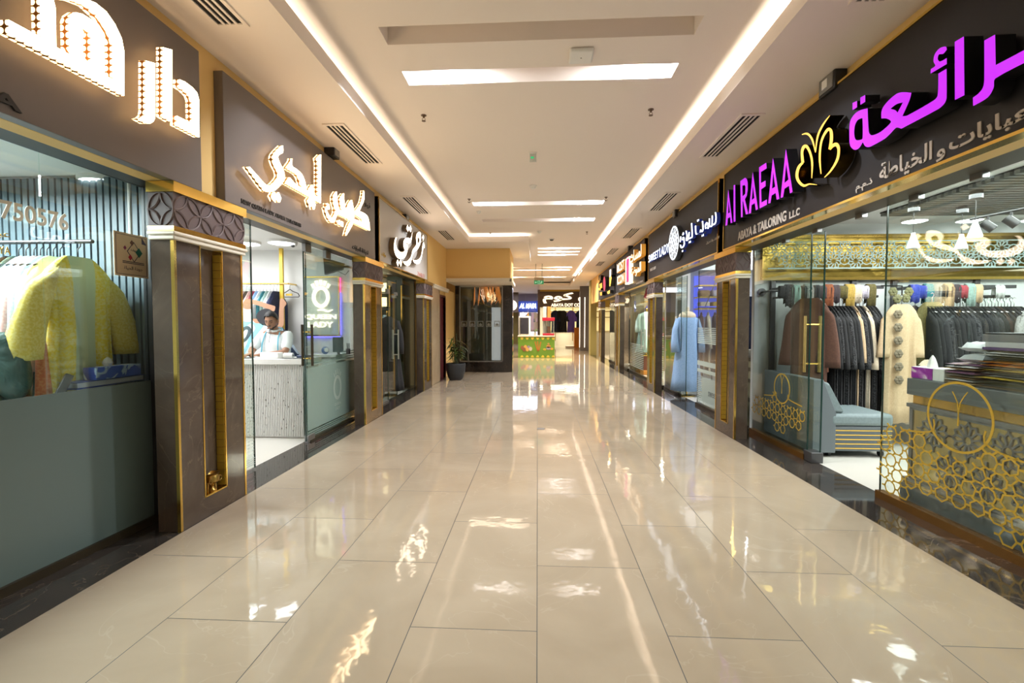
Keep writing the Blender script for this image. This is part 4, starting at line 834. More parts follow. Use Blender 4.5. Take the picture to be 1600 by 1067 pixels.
# ================================================================== hanging clothes
def fabric(name, c1, c2=None, rough=.85, scale=70, pat=None, sheen=.04):
    m = mat(name, c1, rough, sheen=sheen); n, l, b = nodes(m); v = tc(m)
    if c2: l.new(ramp(m, noise(m, v, scale, 3), [(.42, c1), (.6, c2)]), b.inputs['Base Color'])
    bump(m, noise(m, v, 260, 2), .15, .003); return m
KEN = {}
def body_mb(W, L, th, seed, folds=7, flare=1.15, shoulder=.09, neck=.085, amp=.018):
    """a hanging gown: closed rings from neck to hem, folds that grow downwards. hangs from z = 0."""
    r = random.Random(seed); N = 44; vs = []; ph = [r.uniform(0, 6.28) for _ in range(3)]
    zs = [0.0, .012, .03, .06, .10, .16, .24, .34, .46, .6, .74, .87, 1.0]
    for j, s in enumerate(zs):
        z = -s*L
        if z > -shoulder*1.3: k = min(1, -z/(shoulder*1.3)); hw = neck+(W/2-neck)*(k**.75)
        else: k = (s-.16)/(1-.16); hw = W/2*(.92+.08*(1-min(1, max(0, k*6))))*(1+(flare-1)*max(0, k))
        ty = th*(.35+.65*min(1, s*8)); a_ = amp*min(1, s*2.2)
        for i in range(N):
            t = 2*PI*i/N; cx, sx_ = math.cos(t), math.sin(t)
            x = hw*math.copysign(abs(cx)**.8, cx); y = ty/2*math.copysign(abs(sx_)**.7, sx_)
            f = a_*(math.sin(folds*t+ph[0]+s*1.3)+.6*math.sin(folds*1.7*t+ph[1]-s*2))
            vs.append((x*(1+.25*f/max(hw, .1)), y+f*(.9 if abs(sx_) > .25 else .3), z+(-.02*math.sin(2*t) if s == 1 else 0)))
    fs = [(j*N+i, j*N+(i+1) % N, (j+1)*N+(i+1) % N, (j+1)*N+i) for j in range(len(zs)-1) for i in range(N)]
    fs.append(tuple(reversed(range((len(zs)-1)*N, len(zs)*N)))); return MB().add(vs, fs)
def sleeve_mb(s, W, Ls, seed, r0=.075, r1=.11, out=.10, shoulder=.09, flat=.45):
    r = random.Random(seed); n = 14; vs = []; K = 9; p0 = Vector((s*(W/2-.05), 0, -shoulder)); ph = r.uniform(0, 6)
    for j in range(K+1):
        t = j/K; c = p0+Vector((s*(out*(t**.6)), .012*math.sin(3*t+ph), -Ls*t)); rr = r0+(r1-r0)*t
        if j == 0: rr = r0*.8
        for i in range(n):
            a = 2*PI*i/n; w = 1+.10*math.sin(3*a+ph+4*t)*t; vs.append((c.x+rr*w*math.cos(a)*(.55 if j == 0 else 1), c.y+rr*w*flat*math.sin(a), c.z+(.03*math.cos(a)*-s if j < 2 else 0)))
    fs = [(j*n+i, j*n+(i+1) % n, (j+1)*n+(i+1) % n, (j+1)*n+i) for j in range(K) for i in range(n)]
    fs += [tuple(range(n)), tuple(reversed(range(K*n, K*n+n)))]; return MB().add(vs, fs)
def hanger_mb(W, hook=.10):
    h = MB(); w = W*.40
    h.tube([(0, 0, -.012), (0, 0, hook*.55), (.018, 0, hook*.75), (.02, 0, hook*.95), (0, 0, hook*1.1), (-.02, 0, hook*.98)], .0035, 6)
    h.tube([(-w, 0, -.075), (-w*.5, 0, -.035), (0, 0, -.012), (w*.5, 0, -.035), (w, 0, -.075)], .008, 6); return h
def gown(key, W=.5, L=1.3, th=.07, Ls=.62, seed=1, flare=1.15, r1=.11, out=.10, drop=0.0, extra=None, folds=7, amp=.018):
    """prototype thing, its base at the rail; the first call makes it, later ones copy it."""
    t = thing('hanging_gown', 'x', 'gown')
    def mk(name, mb_, m): 
        for i, v in enumerate(mb_.V): mb_.V[i] = (v[0], v[1], v[2]-drop)
        return mb_.build(name, m, t, world=False, angle=180)
    mk('robe', body_mb(W, L, th, seed, flare=flare, folds=folds, amp=amp), 'white')
    for s in (-1, 1): mk('sleeve', sleeve_mb(s, W, Ls, seed+s, r1=r1, out=out), 'white')
    mk('hanger', hanger_mb(W), 'black'); return t
PROTO = {}
def hang(kind, loc, rz, label, cl, group=None, hanger=None, trim=None):
    if kind not in PROTO:
        kw = {'full': dict(W=.46, L=1.36, th=.09, Ls=.60, seed=3, out=.12), 'wide': dict(W=.40, L=1.30, th=.08, Ls=.72, seed=21, r1=.10, out=.08, flare=1.05), 'slim': dict(W=.42, L=1.25, th=.035, Ls=.58, seed=5, r1=.10, out=.04, flare=1.0, amp=.009), 'slim2': dict(W=.44, L=1.30, th=.04, Ls=.66, seed=9, r1=.12, out=.03, flare=1.05, amp=.012),
              'dress': dict(W=.37, L=1.36, th=.09, Ls=.52, seed=12, r1=.085, out=.05, flare=1.12), 'short': dict(W=.34, L=.80, th=.035, Ls=.5, seed=4, r1=.07, out=.04, flare=1.0, amp=.008), 'open': dict(W=.44, L=1.20, th=.10, Ls=.58, seed=6, r1=.12, out=.20, flare=1.05, amp=.025)}[kind]
        t = PROTO[kind] = gown(kind, **kw)
    else: t = dup(PROTO[kind])
    t.location = loc; t.rotation_euler = (0, 0, rz); t['label'] = label
    if group: t['group'] = group
    elif 'group' in t: del t['group']
    for c in CHD[t.name]:
        nm = c.name.split('.')[0]
        if nm in ('robe', 'sleeve'): recolor(c, cl if not (nm == 'sleeve' and trim) else trim)
        elif nm == 'hanger': recolor(c, hanger or 'black')
    return t
FB = {}
for nm, c1, c2 in (('black', (.006, .006, .007), (.010, .010, .011)), ('charcoal', (.014, .014, .016), (.022, .022, .024)), ('sequin', (.006, .006, .007), (.06, .06, .065)), ('brown', (.075, .030, .018), (.095, .038, .022)), ('darkbrown', (.035, .02, .016), (.05, .028, .02)), ('rust', (.22, .06, .025), (.28, .09, .03)), ('cream', (.62, .52, .38), (.70, .60, .46)), ('beige', (.56, .40, .24), (.62, .45, .28)),
                   ('olive', (.10, .085, .025), (.14, .115, .035)), ('plum', (.05, .035, .04), (.065, .045, .05)), ('yellow', (.72, .56, .10), (.80, .68, .22)), ('lemon', (.74, .72, .36), (.70, .74, .46)), ('mint', (.46, .68, .64), (.58, .76, .72)), ('pink', (.72, .44, .44), (.80, .58, .58)), ('aqua', (.40, .62, .66), (.60, .74, .76)), ('lilac', (.48, .44, .56), (.62, .58, .66)), ('white', (.78, .80, .78), (.70, .74, .72)),
                   ('orange', (.58, .16, .06), (.66, .26, .10)), ('green', (.04, .08, .06), (.08, .13, .09)), ('teal', (.03, .16, .20), (.05, .24, .28)), ('navy', (.012, .018, .055), (.02, .03, .09)), ('blue', (.10, .20, .42), (.14, .26, .50)), ('royal', (.03, .05, .35), (.05, .08, .45)), ('red', (.35, .04, .06), (.42, .07, .09)), ('grey', (.20, .20, .19), (.27, .27, .26)), ('sky', (.22, .36, .58), (.28, .42, .64)), ('violet', (.14, .09, .50), (.18, .12, .58)), ('tan', (.34, .22, .12), (.42, .28, .16)), ('mustard', (.42, .28, .05), (.5, .34, .08)), ('sage', (.26, .38, .34), (.32, .46, .42))):
    FB[nm] = fabric(nm+'_fabric', c1, c2)
# ================================================================== inside the nearest left shop
# slatted wall panel
Y = 3.418; t = thing('slat_wall_panel', 'grey vertical slat panelling behind the pastel gowns', 'wall panel', (-4.6, Y, 0), kind='thing')
MB().box(-6.2, -2.90, Y-.012, Y, 0, 2.54).build('backing', mat('dark_navy_backing', (.012, .018, .03), .6), t, smooth=False)
sm = mat('blue_grey_slat', (.13, .175, .20), .45); x = -6.15; k = 0; sb = MB()
while x < -2.93: sb.box(x, x+.038, Y-.035, Y-.012, 0, 2.54); x += .0545; k += 1
sb.build('slats', sm, t, smooth=False)
# counter behind the frosted glass
c = thing('shop_counter', 'low grey counter behind the frosted glass of the near left shop', 'counter', (-2.92, 2.5, 0))
MB().box(-2.99, -2.875, 1.6, 3.38, 0, .93).build('body', mat('grey_laminate', (.25, .28, .28), .5), c, bevel=.004); MB().box(-3.0, -2.86, 1.6, 3.40, .93, .96).build('top', mat('pale_laminate', (.5, .54, .54), .35), c, bevel=.004)
# books, folders and the tissue box on it
ZT = .96
def slab(nm, lb, cat, px0, px1, X, y_, z0, h, cov, pages, dx=.11, rz=0.0, g='sample books and folders on the near left counter'):
    a, b_ = onX(px0, 600, X), onX(px1, 600, X); 
    t = thing(nm, lb, cat, (X-dx/2, (a.y+b_.y)/2, z0), g)
    y0, y1 = sorted((a.y, b_.y)); e = .004
    MB().box(X-dx, X, y0, y1, z0, z0+e).box(X-dx, X, y0, y1, z0+h-e, z0+h).box(X-dx, X-dx+e, y0, y1, z0+e, z0+h-e).build('cover', cov, t, smooth=False)
    MB().box(X-dx+e, X-.006, y0+.005, y1-.005, z0+e, z0+h-e).build('pages', pages, t, smooth=False); return t
wp = mat('bluish_page_edges', (.60, .64, .72), .7); bc = mat('blue_cover', (.05, .09, .35), .4); yc = mat('yellow_page_edges', (.55, .50, .25), .7); bw = mat('brown_page_edges', (.28, .20, .12), .7); lb_ = mat('light_blue_pages', (.30, .42, .70), .7)
slab('sample_book', 'wide pale blue book at the bottom of the counter stack', 'book', 116, 183, -2.90, 0, ZT, .035, bc, lb_); slab('sample_book', 'brown folder under the two white-edged books beside the pillar', 'book', 182, 222, -2.90, 0, ZT, .045, 'black', bw, .105)
slab('sample_book', 'thin book with yellow page edges in the middle of the stack', 'book', 120, 182, -2.90, 0, ZT+.036, .025, bc, yc); slab('sample_book', 'white-edged catalogue under the blue tissue box', 'book', 121, 226, -2.905, 0, ZT+.062, .04, bc, wp, .12); 
t = thing('tissue_box', 'blue and white tissue box on the books in the near left window', 'tissue box', (-2.95, 2.98, ZT+.103)); q0, q1 = onX(143, 560, -2.93), onX(214, 560, -2.93)
tm = mat('tissue_blue', (.06, .16, .62), .35); n, l, b = nodes(tm); l.new(ramp(tm, noise(tm, tc(tm, (1, 1, 1)), 6, 2, 1.5), [(.52, (.05, .13, .60)), (.56, (.45, .62, .85))]), b.inputs['Base Color'])
MB().box(-2.995, -2.90, q0.y, q1.y, ZT+.103, ZT+.185).build('box', tm, t, bevel=.004); MB().box(-2.965, -2.93, q0.y+.06, q1.y-.05, ZT+.185, ZT+.188).build('slot', 'white_pl', t, smooth=False)
MB().lathe([(.02, 0), (.03, .02), (.022, .045), (.005, .06)], (-2.95, (q0.y+q1.y)/2-.04, ZT+.186), 9).build('tissue', 'paper', t)
t = thing('card_terminal', 'dark handset leaning on a stand on the counter by the coral gown', 'terminal', (-2.95, 2.66, ZT)); a = onX(88, 612, -2.93); 
MB().tube([(-2.93, a.y, ZT+.01), (-2.95, a.y+.10, ZT+.15)], .03, 4).build('handset', 'black', t, bevel=.004); MB().tube([(-2.95, a.y+.06, ZT+.08), (-2.97, a.y+.11, ZT)], .008, 6).build('stand', 'black', t)
solo('calculator', 'pale green calculator lying beside the dark handset', 'calculator', MB().box(-2.99, -2.90, a.y-.09, a.y+.01, ZT, ZT+.03), mat('pale_green_plastic', (.28, .36, .34), .4), bevel=.004)
# gowns on the rail
YR = 3.0; ZR = onY(60, 378, YR).z
t = thing('clothes_rail', 'dark metal clothes rail with pastel gowns in the near left shop', 'clothes rail', (-4.3, YR, ZR)); MB().cyl((-5.6, YR, ZR), (onY(118, 372, YR).x+.12, YR, ZR), .014, 10).build('bar', 'dsteel', t)
for x in (-5.5, -4.1): MB().cyl((x, YR, ZR), (x, YR, 2.56), .010, 8).build('rod', 'dsteel', t)
ym = mat('yellow_embroidered_fabric', (.7, .55, .1), .85); n, l, b = nodes(ym); t_ = n.new('ShaderNodeTexCoord'); s_ = n.new('ShaderNodeSeparateXYZ'); l.new(t_.outputs['Object'], s_.inputs[0])
k_ = mth(ym, 'LESS_THAN', mth(ym, 'ABSOLUTE', mth(ym, 'ADD', s_.outputs[0], mth(ym, 'MULTIPLY', s_.outputs[2], -.03))), .085)
l.new(mixc(ym, k_, ramp(ym, noise(ym, t_.outputs['Object'], 60, 3), [(.42, (.86, .70, .06)), (.6, (.90, .82, .30))]), (.66, .80, .58)), b.inputs['Base Color']); FB['lemon'] = ym
seq = [(0, 'lemon', 'open', 'yellow embroidered gown with wide fringed sleeves, front of the pastel rail', 'yellow'), (.13, 'white', 'slim2', 'white gown with blue cuffs just behind the yellow gown', 'white'), (.22, 'mint', 'slim2', 'pale mint gown between the white and the pink gowns', 'mint'), (.31, 'pink', 'slim2', 'pale pink gown on the pastel rail', 'pink'), (.40, 'aqua', 'slim2', 'pale aqua gown left of the pink gown on the rail', 'aqua'), (.49, 'lilac', 'slim2', 'pale lilac gown with sparkles at the left edge of the near window', 'lilac'), (.60, 'green', 'slim', 'dark green gown with bright collar at the back of the pastel rail', 'green'), (.70, 'black', 'slim', 'black gown deepest on the pastel rail', 'black')]
x0 = -3.09
for dx, cl, kd, lb, sl in seq:
    hang(kd, (x0-dx*.52-(.06 if dx else 0), YR, ZR-.105), -PI/2 if 0 else PI/2, lb, FB[cl], 'pastel gowns on the near left rail', trim=FB[sl])
hang('slim2', (x0-.055, YR+.02, ZR-.46), PI/2+.1, 'coral orange gown with teal border hanging low behind the yellow gown', FB['orange'], 'pastel gowns on the near left rail')
hang('slim2', (x0-.10, YR+.05, ZR-.42), PI/2+.1, 'teal patterned gown showing beside the coral gown', FB['teal'], 'pastel gowns on the near left rail')
# round ceiling lamp and a small camera
def disc_lamp(x, y, z, r, lb, es=6, col=(.92, .97, 1), g=None):
    t = thing('ceiling_lamp', lb, 'ceiling light', (x, y, z), g); MB().lathe([(r*1.06, 0), (r*1.06, -.03), (r, -.035)], (x, y, z), 32).build('rim', 'white_pl', t)
    MB().lathe([(r, -.034), (r*.7, -.046), (0, -.05)], (x, y, z), 32).build('diffuser', emi('lamp_diffuser', col, es, (.8, .8, .8)), t); return t
q = onZ(162, 290, 2.51); disc_lamp(q.x, q.y, 2.56, .15, 'round white ceiling lamp above the near left window slats', 7)
q = onY(205, 398, 3.25); t = thing('security_camera', 'small black camera on a white bracket in the near left shop corner', 'camera', q)
MB().cyl((q.x, 3.25, q.z+.03), (q.x, 3.25, 2.56), .012, 8).build('bracket', 'white_pl', t); MB().cyl((q.x-.03, 3.20, q.z-.03), (q.x+.03, 3.30, q.z+.02), .03, 12).build('body', 'black', t)
# ================================================================== inside the queen shop
YW = 6.955
# terrazzo slat counter
YC = 5.67; t = thing('shop_counter', 'white topped counter with vertical terrazzo slats in front of the seated man', 'counter', (-3.45, YC, 0))
cm = mat('terrazzo_slats', (.55, .54, .52), .5); n, l, b = nodes(cm); v = tc(cm, (1, 1, .55), rot=(0, .5, 0)); vo = n.new('ShaderNodeTexVoronoi'); vo.inputs['Scale'].default_value = 26; l.new(v, vo.inputs['Vector'])
k = mth(cm, 'LESS_THAN', vo.outputs['Distance'], .17); l.new(mixc(cm, k, (.60, .59, .56), (.10, .08, .07)), b.inputs['Base Color'])
MB().box(-4.5, -2.93, YC+.02, YC+.42, 0, .93).build('body', 'plate_w', t, smooth=False)
sl = MB(); x = -4.5
while x < -2.94: sl.box(x, x+.016, YC, YC+.02, .02, .93); x += .0225
sl.build('slat_front', cm, t, smooth=False)
MB().box(-4.52, -2.90, YC-.03, YC+.46, .93, 1.0).build('top', mat('white_stone_top', (.72, .71, .67), .25), t, bevel=.006)
# things on the counter
def P(px, py, Y=YC+.1): return onY(px, py, Y)
a, b_ = P(409.5, 560), P(438, 560); solo('tissue_box', 'plain white tissue box in front of the seated man', 'tissue box', MB().box(a.x, b_.x, YC+.05, YC+.17, 1.0, 1.075), 'white_pl', bevel=.008)
a = P(450, 560); t = thing('paper_roll', 'white roll lying beside the tissue box on the counter', 'paper roll', (a.x, YC+.12, 1.0)); MB().cyl((a.x-.06, YC+.12, 1.035), (a.x+.05, YC+.13, 1.035), .035, 16).build('roll', 'white_pl', t); MB().cyl((a.x+.049, YC+.13, 1.035), (a.x+.052, YC+.13, 1.035), .014, 12).build('core', 'black', t)
a = P(468, 556); solo('pouch', 'dark blue pouch at the right end of the striped counter', 'pouch', MB().box(a.x-.075, a.x+.055, YC+.16, YC+.30, 1.0, 1.035), mat('navy_leather', (.02, .04, .10), .45), bevel=.01)
a = P(462, 561); solo('ruler', 'long dark ruler lying flat near the counter edge by the white roll', 'ruler', MB().box(a.x-.13, a.x+.12, YC+.02, YC+.06, 1.0, 1.006), 'dsteel')
a = P(388, 561, YC+.05); solo('notepad', 'small dark notepad on the counter under the man\'s right hand', 'notepad', MB().box(a.x-.05, a.x+.06, YC, YC+.1, 1.0, 1.012), 'dsteel', bevel=.003)
a = P(402, 561); solo('paper_sheet', 'white sheet of paper under the man\'s left hand', 'paper', MB().box(a.x-.05, a.x+.1, YC+.0, YC+.16, 1.0, 1.004), 'paper')
# second counter behind the door leaf with a monitor, box of pens and a phone
t = thing('shop_counter', 'white counter behind the frosted glass leaf of the queen shop', 'counter', (-2.98, 6.55, 0)); MB().box(-3.35, -2.88, 6.52, 6.91, 0, .96).build('body', 'white', t, bevel=.004); MB().box(-3.37, -2.87, 6.50, 6.92, .96, 1.0).build('top', 'white_pl', t, bevel=.004)
q = onY(528.5, 540, 6.62); t = thing('monitor', 'dark monitor seen from behind on the white counter of the queen shop', 'monitor', (q.x, 6.62, 1.0)); w = .075
MB().box(q.x-w, q.x+w, 6.60, 6.63, 1.03, 1.25).build('screen', mat('grey_green_plastic', (.05, .075, .08), .3), t, bevel=.004); MB().cyl((q.x, 6.63, 1.0), (q.x, 6.63, 1.05), .02, 10).build('stand', 'dsteel', t)
q = onY(508, 547, 6.6); t = thing('tape_dispenser', 'blue tape dispenser beside the dark monitor', 'dispenser', (q.x, 6.6, 1.0)); MB().ell((q.x, 6.6, 1.055), .055, .03, .055).build('body', mat('blue_plastic', (.05, .14, .36), .35), t); MB().cyl((q.x+.035, 6.56, 1.065), (q.x+.035, 6.59, 1.065), .03, 14).build('reel', 'white_pl', t)
q = onY(544, 545, 6.62); t = thing('pen_pot', 'dark pot of pens at the right end of the white counter', 'pen pot', (q.x, 6.62, 1.0)); MB().lathe([(.028, 0), (.03, .08)], (q.x, 6.62, 1.0), 12).build('pot', 'dsteel', t)
for i in range(3): MB().cyl((q.x-.012+i*.012, 6.62, 1.06), (q.x-.02+i*.018, 6.62, 1.16), .004, 6).build('pen', 'black', t)
# lit queen lady panel
fr = BF(YW); a, b_ = onY(479, 523, YW), onY(530, 434, YW); t = thing('lit_wall_sign', 'white framed wall panel with lit ring and crown over two words in the queen shop', 'sign', ((a.x+b_.x)/2, YW, a.z))
x0, x1, z0, z1 = a.x, b_.x, a.z, b_.z
MB().box(x0, x1, YW-.04, YW-.012, z0, z1).build('panel', mat('pale_panel', (.55, .60, .57), .5), t)
e = MB(); w = .018; e.box(x0-w, x0, YW-.05, YW-.01, z0-w, z1+w).box(x1, x1+w, YW-.05, YW-.01, z0-w, z1+w).box(x0, x1, YW-.05, YW-.01, z0-w, z0).box(x0, x1, YW-.05, YW-.01, z1, z1+w); e.build('frame', 'gold', t, smooth=False)
LQ = emi('lit_cream_letters', (1, .86, .70), 1.6); f_ = BF(YW-.045); cx = (x0+x1)/2+.0; cz = z0+(z1-z0)*.66; R1, R2 = .165, .10
c = MB(); c.prism([[(cx+R1*.82*math.cos(2*PI*k/32), cz+R1*math.sin(2*PI*k/32)) for k in range(32)], [(cx+R2*.85*math.cos(2*PI*k/32), cz+R2*1.1*math.sin(2*PI*k/32)) for k in range(32)]], f_, 0, .03); c.build('ring', LQ, t)
for k in range(5): an = PI/2+(k-2)*.36; MB().prism([stroke([(cx+.15*math.cos(an), cz+.18*math.sin(an), .03), (cx+.2*math.cos(an), cz+.26*math.sin(an), .045)], .03)], f_, 0, .03).build('crown_point', LQ, t)
MB().prism([stroke([(cx-.05, cz-.2, .02), (cx+.03, cz-.19, .035), (cx+.1, cz-.215, .03), (cx+.18, cz-.19, .01)], .03)], f_, 0, .03).build('tail', LQ, t)
for s_, za, xa, xb in (('QUEEN', .26, .02, .95), ('LADY', .13, .10, .85)): text_mb(MB(), s_, f_, x0+(x1-x0)*xa, x0+(x1-x0)*xb, z0+(z1-z0)*za, z0+(z1-z0)*(za+.1), 0, .025, fat=.02).build('letters', LQ, t)
nb = MB().box(x1+.012, x1+.022, YW-.02, YW-.005, z0, z1-.22).box(x0, x1+.012, YW-.02, YW-.005, z0-.035, z0-.025); nb.build('glow_strip', emi('blue_neon', (.16, .12, 1), 5), t, smooth=False); MB().box(x1+.012, x1+.022, YW-.02, YW-.005, z1-.22, z1).build('pink_strip', emi('pink_neon', (1, .05, .30), 5), t, smooth=False)
# wall screen on a swivel arm
t = thing('wall_screen', 'dark wall screen on a swivel bracket above the lit panel', 'screen', (-3.05, 6.6, 2.2)); a, b_, c_, d_ = onY(505, 402, 6.55), onY(507, 429, 6.55), onY(534, 421, 6.75), onY(535.5, 411, 6.75)
vs = [a, b_, c_, d_]; k = MB(); k.add([*vs, *[p+Vector((.01, .05, 0)) for p in vs]], [(0, 1, 2, 3), (7, 6, 5, 4), (0, 4, 5, 1), (1, 5, 6, 2), (2, 6, 7, 3), (3, 7, 4, 0)]); k.build('screen', mat('grey_green_screen', (.06, .085, .085), .25), t, smooth=False)
m_ = (c_+d_)/2; MB().tube([m_+Vector((0, .03, 0)), m_+Vector((.06, .08, 0)), (m_.x+.05, YW, m_.z)], .014, 8).build('bracket', 'black', t); MB().tube([m_+Vector((-.1, .04, -.06)), m_+Vector((.02, .06, -.12)), m_+Vector((.06, .1, -.05))], .006, 6).build('cable', 'black', t)
# gold rack with post and the row of coats
ZG = onY(450, 443, 6.72).z; xr = onY(450, 443, 6.72).x; xp = onY(438, 443, 6.72).x
t = thing('clothes_rack', 'gold painted clothes rack with post in the queen shop', 'clothes rack', (xp, 6.72, ZG)); MB().cyl((-5.0, 6.72, ZG), (xr, 6.72, ZG), .012, 10).build('bar', 'gold', t); MB().cyl((xr, 6.72, ZG), (xr, YW-.005, ZG), .012, 8).build('bracket', 'gold', t)
MB().box(xp-.025, xp+.025, 6.74, 6.78, 1.35, 2.555).build('post', mat('yellow_gold_paint', (.75, .50, .06), .35, .3), t, smooth=False)
cols = ['navy', 'white', 'sage', 'teal', 'white', 'sky', 'red', 'pink', 'plum', 'pink', 'navy', 'white', 'teal', 'royal', 'cream', 'white', 'pink']
nm = ['dark navy', 'white', 'sage green', 'teal', 'white', 'sky blue', 'crimson', 'pink', 'plum brown', 'pink', 'navy', 'white', 'teal', 'royal blue', 'cream', 'white', 'pink']
xx = onY(433, 470, 6.72).x; cnt = {}
for i, (cl, cn) in enumerate(zip(cols, nm)):
    hang('short', (xx-i*.052, 6.72, ZG-.115), PI/2-.12, f'{cn} coat, {ORD[i]} from the post on the gold rack', FB[cl], 'coats on the gold rack', hanger='steel')
q = onY(453, 452, 6.80); t = thing('coat_hanger', 'empty black coat hanger on a gold hook right of the gold rack', 'hanger', (q.x, 6.80, q.z)); k = MB(); w = .145
k.tube([(q.x-w, 6.8, q.z-.09), (q.x-w*.2, 6.8, q.z-.02), (q.x, 6.8, q.z), (q.x+w*.3, 6.8, q.z-.03), (q.x+w*.85, 6.8, q.z-.06), (q.x+w, 6.8, q.z-.10), (q.x+w*.9, 6.8, q.z-.115), (q.x-w, 6.8, q.z-.115)], .006, 6, closed=True); k.build('frame', 'black', t)
MB().tube([(q.x, 6.8, q.z), (q.x, 6.8, q.z+.05), (q.x+.015, 6.8, q.z+.065), (q.x, YW-.01, q.z+.075)], .004, 6).build('hook', 'steel', t); MB().box(q.x-.06, q.x+.03, 6.79, 6.81, q.z-.095, q.z-.065).build('tag', 'goldp', t)
# printed footballer cut-out on the wall behind the man
YP = 6.44; t = thing('printed_cutout', 'large flat printed cut-out of a footballer in a pale blue shirt with raised arms', 'wall print', (-3.9, YP, 1.0)); f_ = BF(YP)
def shp(px, nm_, mm, w, smooth=True): return MB().prism([uvs('B', zpx(curvy(px) if smooth else px, 375, 440, 8.208), YP)], f_, 0, w).build(nm_, mm, t, smooth=False)
skin = mat('printed_skin', (.42, .22, .13), .6); prb = mat('printed_pale_blue', (.25, .55, .72), .6); prw = mat('printed_white', (.70, .78, .82), .6); prn = mat('printed_navy', (.015, .03, .07), .6); prk = mat('printed_black_hair', (.02, .02, .025), .6); prg = mat('printed_grey', (.36, .40, .44), .6)
shp([(470, 600, 1), (560, 600), (640, 760), (740, 900), (780, 1000, 1), (300, 1000, 1), (350, 600)], 'cape', prn, .004); shp([(505, 600, 1), (540, 600), (650, 760), (770, 930, 1), (740, 930, 1), (640, 800)], 'cape_edge', mat('printed_pale_edge', (.40, .48, .55), .6), .005)
shp([(-160, 560), (20, 520), (160, 500), (300, 560), (430, 600), (480, 760), (480, 1000, 1), (-200, 1000, 1)], 'shirt', prw, .006); MB().box(onY(350, 500, YP).x, onY(440, 500, YP).x, YP-.004, YP+.004, 0, 1.0).build('backing_board', prg, t, smooth=False)
shp([(160, 520), (300, 560), (280, 600), (180, 740), (90, 880), (30, 1000, 1), (-60, 1000, 1), (60, 860), (130, 700), (200, 600)], 'shirt_band', prb, .008); shp([(-60, 520), (60, 505), (160, 505), (100, 560), (0, 620), (-80, 600)], 'shirt_yoke', prb, .008)
shp([(60, 580), (110, 570), (148, 610), (140, 680), (80, 760), (10, 790), (-40, 770), (-30, 730), (20, 745), (70, 720), (100, 660), (105, 620), (75, 615), (30, 660), (20, 630)], 'shirt_number', prn, .010)
shp([(20, 430), (50, 340), (140, 350), (165, 500), (60, 510), (10, 480)], 'sleeve', prw, .009)
shp([(50, 340), (60, 240), (120, 222), (250, 250), (370, 290), (450, 315), (455, 345), (435, 380), (380, 360), (250, 310), (150, 290), (140, 350)], 'arm', skin, .010)
shp([(515, 240), (540, 212), (575, 240), (598, 285), (570, 330), (565, 400), (565, 540), (530, 600), (470, 610), (500, 540), (505, 400), (512, 300)], 'raised_arm', skin, .010)
shp([(220, 470), (230, 400), (300, 355), (370, 350), (430, 390), (450, 450), (420, 520), (330, 540), (260, 530)], 'hair', prk, .012); shp([(165, 480), (220, 480), (260, 530), (200, 530)], 'neck', skin, .009)
# ceiling lamps and dome camera of the queen shop
q = onZ(440, 381, 2.52); disc_lamp(q.x, q.y, 2.56, .17, 'round lit ceiling lamp right in the queen shop, before the small dome camera', 5, g='queen shop ceiling lamps'); q = onZ(385, 382, 2.52); disc_lamp(q.x, q.y, 2.56, .17, 'round lit ceiling lamp left in the queen shop, beside the pillar', 5, g='queen shop ceiling lamps')
q = onZ(459, 385, 2.5); t = thing('dome_camera', 'small white dome camera on the queen shop ceiling', 'camera', (q.x, q.y, 2.56)); MB().lathe([(.05, 0), (.05, -.03), (.03, -.06), (0, -.065)], (q.x, q.y, 2.56), 16).build('housing', 'white_pl', t); MB().ell((q.x, q.y-.02, 2.505), .026, .026, .022).build('lens', 'black', t)
# ================================================================== people
def skin_mesh(name, verts, edges, radii, m, parent=None, lev=2, root=0, loc=None):
    me = bpy.data.meshes.new(name); off = wloc(parent) if parent else Vector((0, 0, 0)); me.from_pydata([Vector(v)-off for v in verts], edges, [])
    o = bpy.data.objects.new(name, me); COL.objects.link(o)
    md = o.modifiers.new('skin', 'SKIN'); md.use_smooth_shade = True; s = o.modifiers.new('sub', 'SUBSURF'); s.levels = lev; s.render_levels = lev
    sv = me.skin_vertices[0].data
    for i, r in enumerate(radii): sv[i].radius = (r, r) if not isinstance(r, tuple) else r; sv[i].use_root = (i == root)
    bpy.context.view_layer.update(); dg = bpy.context.evaluated_depsgraph_get(); m2 = bpy.data.meshes.new_from_object(o.evaluated_get(dg)); m2.name = name
    bpy.data.objects.remove(o); bpy.data.meshes.remove(me); m2.materials.clear(); m2.materials.append(M[m] if isinstance(m, str) else m); m2.polygons.foreach_set('use_smooth', [True]*len(m2.polygons))
    o = bpy.data.objects.new(name, m2); COL.objects.link(o)
    if parent: o.parent = parent; CHD.setdefault(parent.name, []).append(o)
    return o
